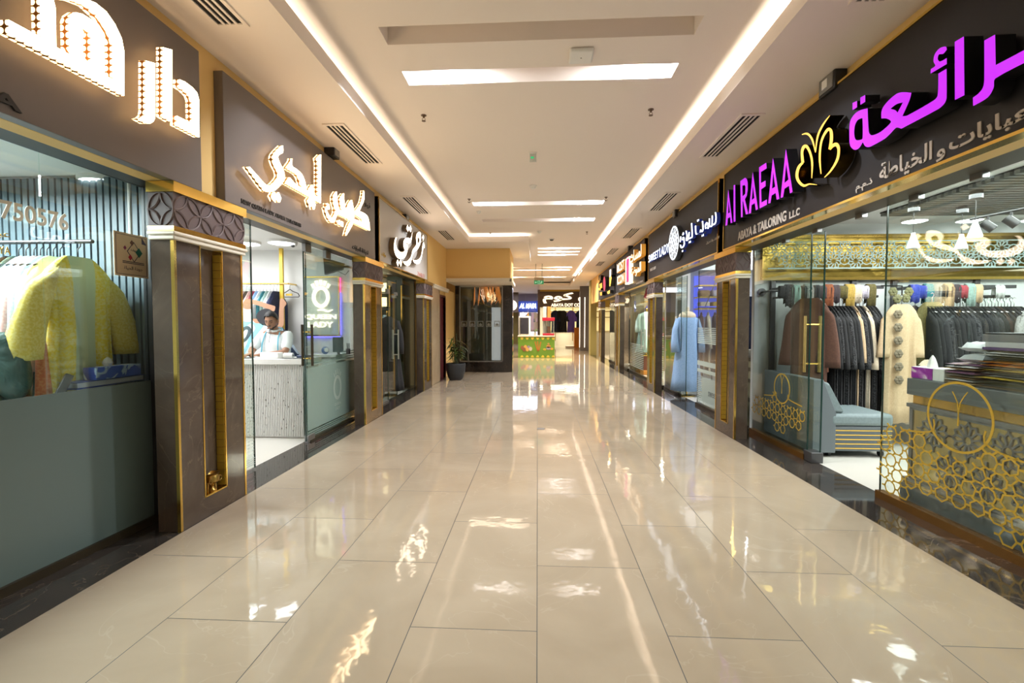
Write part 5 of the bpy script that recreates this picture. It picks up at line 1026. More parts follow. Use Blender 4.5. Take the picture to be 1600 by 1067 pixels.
def hand_chain(V, E, R, wi, d, side, up, scale=1.0):
    """palm and five fingers from wrist vertex wi; d = pointing direction, side = thumb side, up = back of the hand."""
    d, side, up = [Vector(v).normalized() for v in (d, side, up)]; w = Vector(V[wi]); k = scale
    V.append(w+d*.045*k); R.append((.034*k, .016*k)); E.append((wi, len(V)-1)); pm = len(V)-1
    for i, (s, L) in enumerate(((.027, .062), (.009, .072), (-.010, .066), (-.027, .052))):
        p0 = w+d*.085*k+side*s*k; a = len(V); V.append(p0); R.append(.0105*k); E.append((pm, a))
        V.append(p0+d*L*.5*k-up*.010*k); R.append(.0090*k); E.append((a, a+1)); V.append(p0+d*L*.86*k-up*.034*k); R.append(.0075*k); E.append((a+1, a+2))
    a = len(V); V.append(w+d*.028*k+side*.036*k); R.append(.012*k); E.append((pm, a)); V.append(w+d*.06*k+side*.058*k-up*.01*k); R.append(.010*k); E.append((a, a+1)); V.append(w+d*.085*k+side*.060*k-up*.02*k); R.append(.008*k); E.append((a+1, a+2))
SK = mat('brown_skin', (.33, .165, .095), .5); HAIR = mat('black_hair', (.012, .010, .010), .55); n, l, b = nodes(HAIR); bump(HAIR, noise(HAIR, tc(HAIR, (90, 90, 20)), 1, 3), .6, .01)
# seated tailor
YM = 6.12; hd = onY(424, 510, YM-.05); x0 = hd.x
t = thing('person', 'seated man in white polo shirt with a blue measuring tape round his neck, looking down', 'person', (x0, YM+.1, .45))
zsh = 1.285; shl = Vector((x0-.175, YM+.03, zsh)); shr = Vector((x0+.185, YM+.03, zsh))
ell_ = Vector((x0-.25, YM-.10, 1.075)); elr = Vector((x0+.225, YM-.12, 1.06)); wrl = onY(388, 555, YC+.16); wrl.z = 1.035; wrr = Vector((onY(408, 555, YC+.18).x, YC+.20, 1.035)); wrl = Vector((wrl.x+.03, YC+.18, 1.04))
V = [(x0, YM+.12, .55), (x0, YM+.10, .80), (x0, YM+.07, 1.05), (x0, YM+.05, 1.25), (x0, YM+.03, 1.345), (x0, YM-.01, 1.40), shl, ell_, wrl, shr, elr, wrr, (x0+.0, YM-.03, 1.455), (x0, YM-.045, 1.505)]
E = [(0, 1), (1, 2), (2, 3), (3, 4), (4, 5), (3, 6), (6, 7), (7, 8), (3, 9), (9, 10), (10, 11), (5, 12), (12, 13)]
R = [(.17, .13), (.155, .12), (.17, .12), (.15, .095), (.062, .062), (.058, .060), .068, .048, .029, .068, .048, .029, (.072, .088), (.070, .085)]
hand_chain(V, E, R, 8, (-.2, -1, 0), (1, -.1, 0), (0, 0, 1)); hand_chain(V, E, R, 11, (-.95, -.25, 0), (.1, -1, .1), (0, 0, 1))
body = skin_mesh('body', V, E, R, SK, t)
# head: shaped on the neck, bent forward
HM = Matrix.Translation(Vector((x0+.003, YM-.05, 1.472))) @ Matrix.Rotation(.32, 4, 'X') @ Matrix.Rotation(.10, 4, 'Z')
def H(v): return HM @ Vector(v)
hm = MB(); N, K = 28, 20; vs = []
for i in range(K+1):
    a = PI*i/K; z = -math.cos(a)
    for j in range(N):
        u = 2*PI*j/N; r = math.sin(a); x = .074*r*math.cos(u); y = .094*r*math.sin(u); zz_ = .118*z
        if z < -.1: f = 1-.34*((-z-.1)/.9)**1.3; x *= f; y = y*(f if y > 0 else 1-.10*(-z-.1))+(.0 if y < 0 else -.01)
        if y < -.05: y = -.05+(y+.05)*.80
        cu = math.sin(u)
        # nose, brow, eye sockets, lips, chin, cheek
        if cu < 0:
            nx = x
            y -= .024*math.exp(-(nx/.013)**2)*math.exp(-((zz_+.012)/.020)**2)*(1 if zz_ < .03 else .3)+.010*math.exp(-(nx/.010)**2)*math.exp(-((zz_-.012)/.025)**2)
            y += .009*(math.exp(-((nx-.030)/.014)**2)+math.exp(-((nx+.030)/.014)**2))*math.exp(-((zz_-.015)/.012)**2)
            y -= .005*math.exp(-((zz_-.034)/.010)**2)*math.exp(-(nx/.05)**2); y -= .007*math.exp(-(nx/.022)**2)*(math.exp(-((zz_+.050)/.007)**2)+math.exp(-((zz_+.063)/.008)**2)); y -= .007*math.exp(-(nx/.024)**2)*math.exp(-((zz_+.095)/.014)**2)
        vs.append(H((x, y, zz_)))
fs = [(i*N+j, i*N+(j+1) % N, (i+1)*N+(j+1) % N, (i+1)*N+j) for i in range(K) for j in range(N)]
hm.add(vs, fs)
for s in (-1, 1): 
    k = MB().ell((s*.076, .012, -.002), .012, .022, .033, 10, 8); hm.add([H(v) for v in k.V], k.F)
hm.build('head', SK, t, angle=180)
hb = MB(); vs = []; K2 = 12
for i in range(K2+1):
    a = PI*.5*i/K2*1.12
    for j in range(N):
        u = 2*PI*j/N; cu = math.sin(u); lim = 1 if cu > .35 else 1-.24*min(1, (.35-cu)/.5)-.24*min(1, max(0, (-cu-.15)/.5))
        aa = a*(1.05 if cu > .1 else lim); th_ = 1.06+(.10 if cu < -.3 else 0)*math.cos(a)+.02*math.sin(7*u+3*a)
        vs.append(H((.077*th_*math.sin(aa)*math.cos(u), .097*th_*math.sin(aa)*math.sin(u)*(1 if cu > 0 else .96), .122*math.cos(aa)*1.07+.01)))
hb.add(vs, [(i*N+j, i*N+(j+1) % N, (i+1)*N+(j+1) % N, (i+1)*N+j) for i in range(K2) for j in range(N)]); ho = hb.build('hair', HAIR, t, angle=180); so = ho.modifiers.new('thick', 'SOLIDIFY'); so.thickness = .005; so.offset = 1
# beard, brows, eyes, mouth
be = MB(); vs = []; fs = []; n1, n2 = 18, 5
for j in range(n2+1):
    for i in range(n1+1):
        u = -PI*.98+PI*.96*i/n1; z = -.050-.064*(j/n2)-.014*math.sin((u+PI)/PI*PI*1)*(1 if j == 0 else .3); zc_ = min(max(z/.118, -1), 1); r = math.sqrt(max(0, 1-zc_*zc_)); f = 1-.34*(max(0, -zc_-.1)/.9)**1.3
        x = .0775*r*math.cos(u)*f; y = .098*r*math.sin(u)*(1-.10*(max(0, -zc_-.1))); y = -.05+(y+.05)*.80 if y < -.05 else y; y -= .007*math.exp(-(x/.024)**2)*math.exp(-((z+.095)/.014)**2); vs.append(H((x, y-.001, z)))
for j in range(n2):
    for i in range(n1):
        xm = (i+.5)/n1
        if j < 2 and .36 < xm < .64: continue
        fs.append((j*(n1+1)+i, j*(n1+1)+i+1, (j+1)*(n1+1)+i+1, (j+1)*(n1+1)+i))
be.add(vs, fs); be.build('beard', HAIR, t, angle=180)
k = MB(); k.tube([H((x, -.090-.006*math.cos(x*60), -.036-.05*abs(x))) for x in (-.024, -.012, 0, .012, .024)], .0045, 6); k.build('moustache', HAIR, t)
for s in (-1, 1):
    MB().tube([H((s*.014, -.088, .030)), H((s*.032, -.086, .036)), H((s*.050, -.072, .030))], [.004, .005, .003], 6).build('eyebrow', HAIR, t)
    MB().tube([H((s*.018, -.080, .008)), H((s*.032, -.079, .004)), H((s*.046, -.068, .008))], [.002, .003, .002], 6).build('eyelash', HAIR, t)
MB().tube([H((-.020, -.088, -.056)), H((0, -.094, -.056)), H((.020, -.088, -.056))], [.002, .004, .002], 6).build('mouth', mat('lip', (.25, .09, .07), .5), t)
# polo shirt: shell over trunk and upper arms, with collar and placket
mid = lambda a, b, k: Vector(a)*(1-k)+Vector(b)*k
Vs = [(x0, YM+.12, .55), (x0, YM+.10, .80), (x0, YM+.07, 1.05), (x0, YM+.05, 1.25), (x0, YM+.03, 1.318), shl, mid(shl, ell_, .5), mid(shl, ell_, .92), shr, mid(shr, elr, .5), mid(shr, elr, .90)]
Es = [(0, 1), (1, 2), (2, 3), (3, 4), (3, 5), (5, 6), (6, 7), (3, 8), (8, 9), (9, 10)]
Rs = [(.19, .15), (.175, .14), (.185, .14), (.155, .112), (.078, .075), .074, .070, .072, .074, .070, .072]
PW = mat('white_pique_cotton', (.74, .77, .76), .85)
skin_mesh('polo_shirt', Vs, Es, Rs, PW, t)
k = MB(); k.tube([(x0+.075*math.cos(a), YM+.005+.072*math.sin(a)-.005, 1.352+.014*math.sin(a)) for a in [PI*2*i/20-PI/2+.16 for i in range(20)]], .016, 6); k.build('collar', PW, t)
MB().tube([(x0+.004, YM-.078, 1.31), (x0+.004, YM-.105, 1.25), (x0+.0, YM-.112, 1.19)], .004, 6).build('placket', mat('grey_stitching', (.25, .26, .28), .8), t)
tb = mat('pale_blue_tape', (.16, .50, .66), .5); k = MB(); 
tape = [(x0-.125, YM-.085, 1.06), (x0-.115, YM-.075, 1.18), (x0-.095, YM-.055, 1.28), (x0-.082, YM+.0, 1.365), (x0-.06, YM+.07, 1.385), (x0+.03, YM+.10, 1.39), (x0+.095, YM+.05, 1.38), (x0+.105, YM-.03, 1.33), (x0+.11, YM-.085, 1.25), (x0+.112, YM-.10, 1.15), (x0+.112, YM-.10, 1.04)]
k.tube(tape, .010, 4); k.build('measuring_tape', tb, t)
t2 = thing('stool', 'plain dark stool carrying the seated man in the queen shop', 'stool', (x0, YM+.12, 0)); MB().lathe([(.17, .44), (.18, .46), (.17, .48)], (x0, YM+.12, -.03), 20).build('seat', 'dsteel', t2)
for i in range(4): a = PI/4+i*PI/2; MB().cyl((x0+.16*math.cos(a), YM+.12+.16*math.sin(a), 0), (x0+.11*math.cos(a), YM+.12+.11*math.sin(a), .42), .014, 8).build('leg', 'dsteel', t2)
# person in a green jacket at the edge of the near left window, seen from behind
GJ = mat('dark_green_jacket', (.014, .05, .04), .55); n, l, b = nodes(GJ); bump(GJ, noise(GJ, tc(GJ), 9, 3, 1.2), .5, .03)
px_, py_ = -3.33, 2.56; t = thing('person', 'person in a dark green jacket seen from behind at the left picture edge', 'person', (px_, py_, 0))
V = [(px_, py_, .92), (px_, py_, 1.10), (px_, py_, 1.26), (px_, py_-.02, 1.42), (px_-.02, py_-.03, 1.50), (px_-.04, py_-.04, 1.60), (px_-.05, py_-.04, 1.68), (px_+.19, py_+.04, 1.30), (px_+.25, py_+.02, 1.05), (px_+.12, py_+.12, .98), (px_-.21, py_-.05, 1.30), (px_-.26, py_-.05, 1.02), (px_-.12, py_+.1, .98), (px_-.09, py_+.02, .55), (px_-.09, py_, .10), (px_-.09, py_+.09, .04), (px_+.09, py_+.02, .55), (px_+.09, py_, .10), (px_+.09, py_+.09, .04)]
E = [(0, 1), (1, 2), (2, 3), (3, 4), (4, 5), (5, 6), (2, 7), (7, 8), (8, 9), (2, 10), (10, 11), (11, 12), (0, 13), (13, 14), (14, 15), (0, 16), (16, 17), (17, 18)]
R = [(.17, .13), (.16, .12), (.17, .12), (.06, .06), (.06, .062), (.078, .095), (.07, .085), .07, .05, .03, .07, .05, .03, .085, .05, .04, .085, .05, .04]
hand_chain(V, E, R, 9, (-.3, 1, 0), (-1, -.2, .2), (0, 0, 1)); hand_chain(V, E, R, 12, (.3, 1, 0), (1, -.2, .2), (0, 0, 1)); skin_mesh('body', V, E, R, SK, t)
skin_mesh('jacket', [(px_, py_, .80), (px_, py_, 1.10), (px_, py_, 1.26), (px_, py_-.02, 1.37), (px_+.19, py_+.04, 1.30), (px_+.25, py_+.02, 1.07), (px_+.16, py_+.10, .99), (px_-.21, py_-.05, 1.30), (px_-.26, py_-.05, 1.04), (px_-.15, py_+.08, .99)], [(0, 1), (1, 2), (2, 3), (2, 4), (4, 5), (5, 6), (2, 7), (7, 8), (8, 9)], [(.20, .16), (.195, .15), (.2, .15), (.09, .09), .10, .085, .06, .10, .085, .06], GJ, t)
MB().ell((px_-.05, py_-.045, 1.69), .095, .115, .105).build('hair', HAIR, t)
skin_mesh('trousers', [(px_, py_, .92), (px_-.09, py_+.02, .55), (px_-.09, py_, .12), (px_+.09, py_+.02, .55), (px_+.09, py_, .12)], [(0, 1), (1, 2), (0, 3), (3, 4)], [(.185, .145), .105, .075, .105, .075], 'black', t)
# ================================================================== pale sign shop, plant, red door, corner vitrine
# mirror wall with lit shelves
t = thing('shelf_wall', 'warm lit display wall with two round-ended shelves in the pale sign shop', 'shelf', (-3.6, 10.38, 0)); 
MB().box(-4.2, -3.0, 10.36, 10.44, 0, 2.5).build('back_panel', mat('dark_green_panel', (.05, .07, .05), .2), t, smooth=False)
wl = emi('warm_shelf_glow', (1, .80, .45), 2.2)
for z in (1.80, 2.12): MB().box(-3.95, -3.35, 10.05, 10.36, z, z+.03).build('shelf', 'white_pl', t, bevel=.01); MB().box(-3.93, -3.37, 10.33, 10.355, z+.04, z+.24).build('glow_panel', wl, t, smooth=False)
for x in (-3.32, -3.05): MB().box(x, x+.03, 10.30, 10.36, .6, 2.3).build('gold_post', 'gold', t, smooth=False)
ZR = 1.74; t = thing('clothes_rail', 'dark rail of gowns in the pale sign shop', 'clothes rail', (-3.6, 9.4, ZR)); MB().cyl((-4.6, 9.4, ZR), (-3.02, 9.4, ZR), .014, 8).build('bar', 'dsteel', t); MB().cyl((-4.5, 9.4, ZR), (-4.5, 9.4, 2.56), .01, 8).build('rod', 'dsteel', t); MB().cyl((-3.4, 9.4, ZR), (-3.4, 9.4, 2.56), .01, 8).build('rod', 'dsteel', t)
for i, (cl, cn) in enumerate((('aqua', 'pale aqua'), ('black', 'black'), ('charcoal', 'charcoal'), ('cream', 'cream'), ('black', 'second black'), ('green', 'dark green'))):
    hang('slim', (-3.12-i*.12, 9.4, ZR-.115), PI/2, f'{cn} gown on the dark rail in the pale sign shop', FB[cl], 'gowns in the pale sign shop')
def mannequin(loc, label, cl, h=1.62, headless=True, base='gold', rz=0, top=None):
    x, y, z = loc; t = thing('mannequin_display', label, 'mannequin', (x, y, 0))
    r = MB(); N = 36; vs = []
    for zz_, rx, ry_, f in ((1.50, .045, .045, 0), (1.47, .10, .07, 0), (1.42, .19, .095, 0), (1.30, .20, .12, .01), (1.10, .185, .125, .02), (.95, .20, .14, .03), (.6, .245, .18, .05), (.3, .275, .21, .06), (.10, .30, .23, .06)):
        for i in range(N): a = 2*PI*i/N; k = 1+f*math.sin(7*a+zz_*2); vs.append((x+rx*k*math.cos(a), y+ry_*k*math.sin(a), z+zz_*h/1.62))
    r.add(vs, [(j*N+i, j*N+(i+1) % N, (j+1)*N+(i+1) % N, (j+1)*N+i) for j in range(8) for i in range(N)]); r.F.append(tuple(range(N))); r.I.append(0); r.F.append(tuple(8*N+i for i in range(N))[::-1]); r.I.append(0); r.build('gown', cl, t, angle=180)
    for s in (-1, 1): MB().tube([(x+s*.17, y, z+1.40*h/1.62), (x+s*.235, y-.01, z+1.2*h/1.62), (x+s*.255, y-.04, z+.98*h/1.62), (x+s*.25, y-.07, z+.80*h/1.62)], [.062, .065, .075, .085], 12).build('sleeve', cl, t, angle=180)
    MB().lathe([(.035, 1.49*h/1.62), (.036, 1.60*h/1.62), (.02, 1.62*h/1.62)], (x, y, z), 14).build('neck', top or 'gold', t); MB().lathe([(.17, 0), (.17, .012), (.02, .03), (.014, .12)], (x, y, z), 24).build('base', base, t); return t
mannequin((-3.0, 9.25, 0), 'tall black gown on a stand inside the door of the pale sign shop', FB['black'], 1.72)
t = thing('armchair', 'pale rounded armchair inside the pale sign shop', 'armchair', (-3.25, 8.0, 0)); MB().box(-3.55, -2.95, 7.75, 8.3, .12, .42).build('seat', 'cream' if 0 else FB['cream'], t, bevel=.05); MB().tube([(-3.55, 7.75, .55), (-3.6, 8.2, .62), (-3.3, 8.4, .66), (-2.98, 8.3, .6), (-2.93, 7.8, .5)], .09, 10).build('backrest', FB['cream'], t)
MB().box(-3.5, -3.0, 7.8, 8.25, 0, .12).build('base', 'gold', t)
solo('display_table', 'dark low box table inside the pale sign shop', 'table', MB().box(-3.5, -3.0, 8.65, 9.0, 0, .5), 'dsteel', bevel=.01)
disc_lamp(-3.6, 8.8, 2.56, .16, 'round ceiling lamp of the pale sign shop', 5)
# red door in the left wall
t = thing('panelled_doorway', 'dark red door between beige wall and corner vitrine behind the plant', 'door', (-2.56, 12.12, 0), kind='thing'); MB().box(-2.60, -2.55, 11.72, 12.55, 0, 2.15).build('leaf', 'red', t, bevel=.004); MB().box(-2.60, -2.49, 11.66, 11.72, 0, 2.2).box(-2.60, -2.49, 12.55, 12.6, 0, 2.2).box(-2.60, -2.49, 11.72, 12.55, 2.15, 2.2).build('frame', mat('red_brown_frame', (.09, .02, .015), .4), t); MB().cyl((-2.55, 11.85, 1.02), (-2.49, 11.85, 1.02), .012, 8).build('handle', 'steel', t)
MB().box(-2.60, -2.53, 11.72, 12.55, 2.2, 2.385).build('over_panel', 'wall', t, smooth=False)
# plant
q = onZ(692, 592, 0); pc = Vector((-2.12, 12.0, 0)); t = thing('potted_plant', 'leafy green plant with a yellow crown in a dark round pot by the red door', 'plant', pc)
MB().lathe([(.16, 0), (.20, .06), (.245, .22), (.26, .40), (.25, .43), (.235, .43), (.225, .38)], pc, 28).build('pot', mat('dark_grey_pot', (.02, .023, .028), .45), t); MB().lathe([(.225, .385), (0, .40)], pc, 20).build('soil', mat('soil', (.03, .02, .012), .95), t)
lf = mat('green_leaf', (.035, .085, .015), .45); n, l, b = nodes(lf); l.new(ramp(lf, noise(lf, tc(lf), 5, 2), [(.4, (.02, .055, .010)), (.65, (.09, .13, .02))]), b.inputs['Base Color']); ly_ = mat('yellow_leaf', (.36, .20, .02), .45)
def leaf(mb_, p, d, L, w, droop):
    d = Vector(d).normalized(); sd = d.cross(Vector((0, 0, 1))); sd = sd.normalized() if sd.length > .01 else Vector((1, 0, 0)); vs = []
    for i in range(6):
        s = i/5; c = Vector(p)+d*L*s-Vector((0, 0, droop*s*s*L)); ww = w*math.sin(PI*min(.98, s*.9+.08))
        vs += [c+sd*ww+Vector((0, 0, .15*ww)), c, c-sd*ww+Vector((0, 0, .15*ww))]
    mb_.add(vs, [(3*i+k, 3*i+k+1, 3*i+k+4, 3*i+k+3) for i in range(5) for k in (0, 1)])
rr = random.Random(5); mg = MB(); st = MB(); yl = MB()
for k in range(9):
    a = k*2.4; h = rr.uniform(.35, .75) if k else .80; lean = rr.uniform(.05, .22) if k else .02; top = pc+Vector((lean*math.cos(a), lean*math.sin(a), .40+h)); b0 = pc+Vector((.05*math.cos(a), .05*math.sin(a), .38)); st.tube([b0, (b0+top)/2+Vector((0, 0, .03)), top], .009, 6)
    for j in range(14 if k else 10):
        s = .30+.7*j/14; c = b0.lerp(top, s); aa = a+j*2.1; up_ = rr.uniform(.1, .9); leaf(yl if (k == 0 and j > 2) else mg, c, (math.cos(aa), math.sin(aa), up_), rr.uniform(.20, .34), rr.uniform(.018, .03), rr.uniform(.3, .9))
st.build('stems', mat('green_stem', (.05, .06, .02), .6), t); mg.build('leaves', lf, t, angle=180); yl.build('yellow_leaves', ly_, t, angle=180)
# corner vitrine: dark glass between black marble posts
bm = marble('black_marble', (.012, .009, .008), (.03, .022, .018), (.12, .08, .05), .07); YV = 14.0
t = thing('corner_vitrine', 'dark glass vitrine with a row of etched ornaments between black marble posts', 'vitrine', (-1.7, YV, 0), kind='thing')
MB().box(-2.48, -.76, YV, YV+.5, 0, .30).build('plinth', bm, t, smooth=False); MB().box(-1.04, -.76, YV-.02, YV+.52, .30, 2.59).build('post', bm, t, smooth=False); MB().box(-2.48, -2.36, YV-.01, YV+.5, .30, 2.59).build('post', bm, t, smooth=False)
MB().box(-2.36, -1.04, YV+.04, YV+.052, .30, 2.59).build('glass_pane', 'glass', t, smooth=False); MB().box(-2.36, -1.04, YV+.45, YV+.5, .30, 2.59).build('back_panel', mat('dark_olive_back', (.03, .028, .015), .3), t, smooth=False)
MB().box(-2.36, -2.33, YV+.02, YV+.06, .30, 2.59).box(-1.07, -1.04, YV+.02, YV+.06, .30, 2.59).box(-2.36, -1.04, YV+.02, YV+.06, .30, .33).build('frame', 'alu', t, smooth=False)
e = MB(); f_ = BF(YV+.036)
for k in range(5):
    cx = -2.22+k*.25; z_ = 1.43+.02; s = .085
    e.prism([[(cx-s, z_-s), (cx+s, z_-s), (cx+s, z_+s), (cx-s, z_+s)], [(cx-s+.02, z_-s+.02), (cx-s+.02, z_+s-.02), (cx+s-.02, z_+s-.02), (cx+s-.02, z_-s+.02)]], f_, 0, .002); e.prism([[(cx-.05, z_-.03), (cx, z_+.03), (cx+.05, z_-.03), (cx+.03, z_-.055), (cx-.03, z_-.055)]], f_, 0, .002)
e.build('etched_ornament', frosted('etched_ornament_film', (.30, .32, .30), .8), t, smooth=False)
MB().box(-1.40, -1.14, YV+.20, YV+.44, .34, 1.95).build('lit_panel', emi('dim_white_panel', (.8, .82, .9), .22, (.4, .4, .42)), t, smooth=False)
c = MB(); rr = random.Random(2)
for k in range(22): x = rr.uniform(-1.95, -1.15); z_ = rr.uniform(2.3, 2.56); c.tube([(x, YV+.25, 2.585), (x+rr.uniform(-.1, .1), YV+.25, z_-.12), (x+rr.uniform(-.08, .08), YV+.25, z_-.3)], [.012, .03, .004], 6)
c.build('orange_garland', mat('orange_garland', (.45, .12, .02), .4, emit=(1, .3, .05), es=.25), t)
MB().box(-.765, -.755, YV+.06, YV+.48, .3, 2.5).build('side_glass', mat('violet_reflecting_glass', (.05, .05, .09), .05), t, smooth=False)
# brass burner in the niche of the first pillar
q = Vector((-2.485, 3.40, .162)); t = thing('incense_burner', 'brass incense burner with ring handles in the niche of the nearest left pillar', 'burner', q); br = mat('aged_brass', (.35, .22, .06), .3, 1)
MB().lathe([(.030, 0), (.030, .01), (.014, .03), (.02, .05), (.05, .075), (.054, .105), (.044, .125), (.056, .138), (.05, .138), (.035, .12)], q, 20).build('bowl', br, t)
for s in (-1, 1): MB().tube([(q.x+.03, q.y+s*(.05+.018*math.sin(a)), q.z+.085+.02*math.cos(a)) for a in [2*PI*i/10 for i in range(10)]], .004, 5, closed=True).build('ring_handle', br, t)
for i in range(3): a = i*2.1+.5; MB().cyl((q.x+.02*math.cos(a), q.y+.045*math.sin(a), q.z), (q.x+.015*math.cos(a), q.y+.04*math.sin(a), q.z+.075), .006, 6).build('leg', br, t)
# ================================================================== inside the purple sign shop
YB = 6.36
# lattice frieze over a gold mirror band
zl0, zl1 = onY(1300, 420, YB-.16).z, onY(1400, 376, YB-.16).z; 
t = thing('gold_mirror_band', 'gold mirror band running round the wall above the racks in the purple sign shop', 'wall band', (5.2, YB, zl0-.1), kind='thing')
gm_ = mat('gold_mirror', (.24, .165, .035), .22, 1); n, l, b = nodes(gm_); bump(gm_, noise(gm_, tc(gm_), 5, 3, .6), .25, .02)
MB().box(2.93, 7.9, YB-.06, YB-.005, zl0-.12, zl1+.10).build('mirror', gm_, t, smooth=False); MB().box(2.93, 7.9, YB-.09, YB-.061, zl0-.135, zl0-.10).build('lower_rail', 'gold', t, smooth=False); MB().box(2.93, 7.9, YB-.09, YB-.061, zl1+.06, zl1+.10).build('upper_rail', 'gold', t, smooth=False)
t = thing('lattice_frieze', 'pale green fretwork frieze of star rosettes in front of the gold band', 'fretwork', (5.2, YB-.16, zl0), kind='thing')
L_ = MB(); f_ = BF(YB-.16); per = .27; x = 2.95; H_ = zl1-zl0
def bar2(a, b, w=.011): L_.prism([stroke([a, b], w, 1)], f_, 0, .008)
cz = (zl0+zl1)/2
while x < 7.6:
    cx = x+per/2
    for (ccx, ccz, R0, R1) in ((cx, cz+H_*.20, .035, .10), (cx+per/2, cz-H_*.22, .035, .10)):
        n_ = 10
        for k in range(n_):
            a0 = 2*PI*k/n_; a1 = a0+PI/n_; a2 = a0+2*PI/n_
            p = lambda r, a: (ccx+r*math.cos(a), min(zl1-.004, max(zl0+.004, ccz+r*1.05*math.sin(a))))
            bar2(p(R0, a1), p(R1*.72, a0)); bar2(p(R1*.72, a0), p(R1, a1)); bar2(p(R1, a1), p(R1*.72, a2)); bar2(p(R0, a0), p(R0, a1)); bar2(p(R1, a1), p(R1*1.45, a1), .010)
    x += per
L_.prism([[(2.95, zl0), (7.6, zl0), (7.6, zl0+.016), (2.95, zl0+.016)]], f_, 0, .012); L_.prism([[(2.95, zl1-.012), (7.6, zl1-.012), (7.6, zl1), (2.95, zl1)]], f_, 0, .012)
L_.build('fretwork', mat('pale_green_fretwork', (.40, .54, .52), .5), t, smooth=False)
# racks: dark grey frames on the wall with a shelf bar for folded scarves and a rail below
def rackframe(name, label, pxs, z_top, z_rail, y0):
    xa, xb = [onY(p, 450, y0).x for p in pxs]; t = thing(name, label, 'clothes rack', ((xa+xb)/2, YB, z_rail))
    for x in (xa, xb): MB().box(x-.03, x+.03, YB-.05, YB-.005, .25, z_top+.16).build('upright', 'dsteel', t, bevel=.004); MB().box(x-.02, x+.02, y0, YB-.05, z_top-.02, z_top+.02).build('arm', 'dsteel', t, smooth=False); MB().box(x-.012, x+.012, y0, YB-.05, z_rail-.012, z_rail+.012).build('arm', 'dsteel', t, smooth=False)
    MB().box(xa-.1, xb+.1, y0-.02, y0+.02, z_top-.02, z_top+.02).build('scarf_bar', 'dsteel', t, smooth=False); MB().cyl((xa-.05, y0+.01, z_rail), (xb+.05, y0+.01, z_rail), .016, 10).build('rail', 'black', t); return xa, xb
YR1 = 5.95
zt = onY(1300, 449, YR1).z; zr = onY(1300, 463, YR1).z; zr1 = onY(1230, 470, YR1).z
xa, xb = rackframe('clothes_rack', 'dark grey wall rack with the brown gown and black gowns beside it', (1232, 1366), zt, zr, YR1)
zr2 = onY(1500, 463, YR1).z; xc, xd = rackframe('clothes_rack', 'dark grey wall rack with the long row of black gowns', (1434, 1572), zt, zr2, YR1)
t = thing('round_wall_bracket', 'round dark wall flange at the left end of the rack by the brown gown', 'bracket', (onY(1192, 455, 6.3).x, 6.3, zr)); q = onY(1194, 456, 6.28); MB().cyl((q.x, YB-.002, q.z), (q.x, YB-.03, q.z), .05, 18).build('flange', 'dsteel', t); MB().cyl((q.x, YB-.03, q.z), (q.x, 6.1, q.z), .014, 8).build('arm', 'dsteel', t); MB().cyl((q.x, 6.1, q.z), (xa, 6.1, q.z), .014, 8).build('bar', 'dsteel', t)
# brown gown first, then a tight row
xg = 3.16; zh = zr1+.02
B_ = 'gowns on the left rack of the purple sign shop'
hang('wide', (xg+.06, 5.74, zh), -.80, 'dark brown gown with wide sleeves facing the glass, first on the left rack', FB['brown'], B_, hanger='white_pl')
row = [('darkbrown', 'dark brown narrow'), ('cream', 'cream'), ('rust', 'rust red'), ('charcoal', 'grey black'), ('black', 'black'), ('sequin', 'black sequinned'), ('charcoal', 'dark grey'), ('black', 'plain black'), ('sequin', 'glittering black'), ('black', 'smooth black'), ('charcoal', 'charcoal'), ('beige', 'beige trimmed'), ('sequin', 'black beaded'), ('black', 'deep black'), ('cream', 'cream edged'), ('black', 'matt black'), ('sequin', 'black with pearls'), ('charcoal', 'faded black')]
for i, (cl, nm_) in enumerate(row):
    x = xg+.20+i*(xb-.02-xg-.2)/len(row); hang('slim' if i % 2 else 'slim2', (x, YR1-.02, zr1-.10 if i < 4 else zr-.12), PI/2+(.0 if i > 3 else -.3), f'{nm_} gown, {ORD[i]} behind the brown gown on the left rack', FB[cl], B_)
# trousers / lower row under the left rack
zlow = 1.02
t = thing('clothes_rail', 'low dark rail under the black gowns of the left rack', 'clothes rail', (4.0, 6.1, zlow)); MB().cyl((3.5, 6.12, zlow), (4.45, 6.12, zlow), .014, 8).build('rail', 'black', t)
for x in (3.5, 4.45): MB().box(x-.012, x+.012, 6.12, 6.355, zlow-.012, zlow+.012).build('arm', 'dsteel', t, smooth=False)
for i, (cl, nm_) in enumerate((('black', 'black'), ('sequin', 'black glitter'), ('charcoal', 'charcoal'), ('cream', 'cream'), ('black', 'plain black'), ('white', 'black and white patterned' if 0 else 'white patterned'), ('black', 'deep black'), ('sequin', 'speckled black'))):
    hang('short', (3.55+i*.115, 6.12, zlow-.1), PI/2, f'{nm_} skirt length, {ORD[i]} from the left on the low rail', FB[cl], 'garments on the low rail')
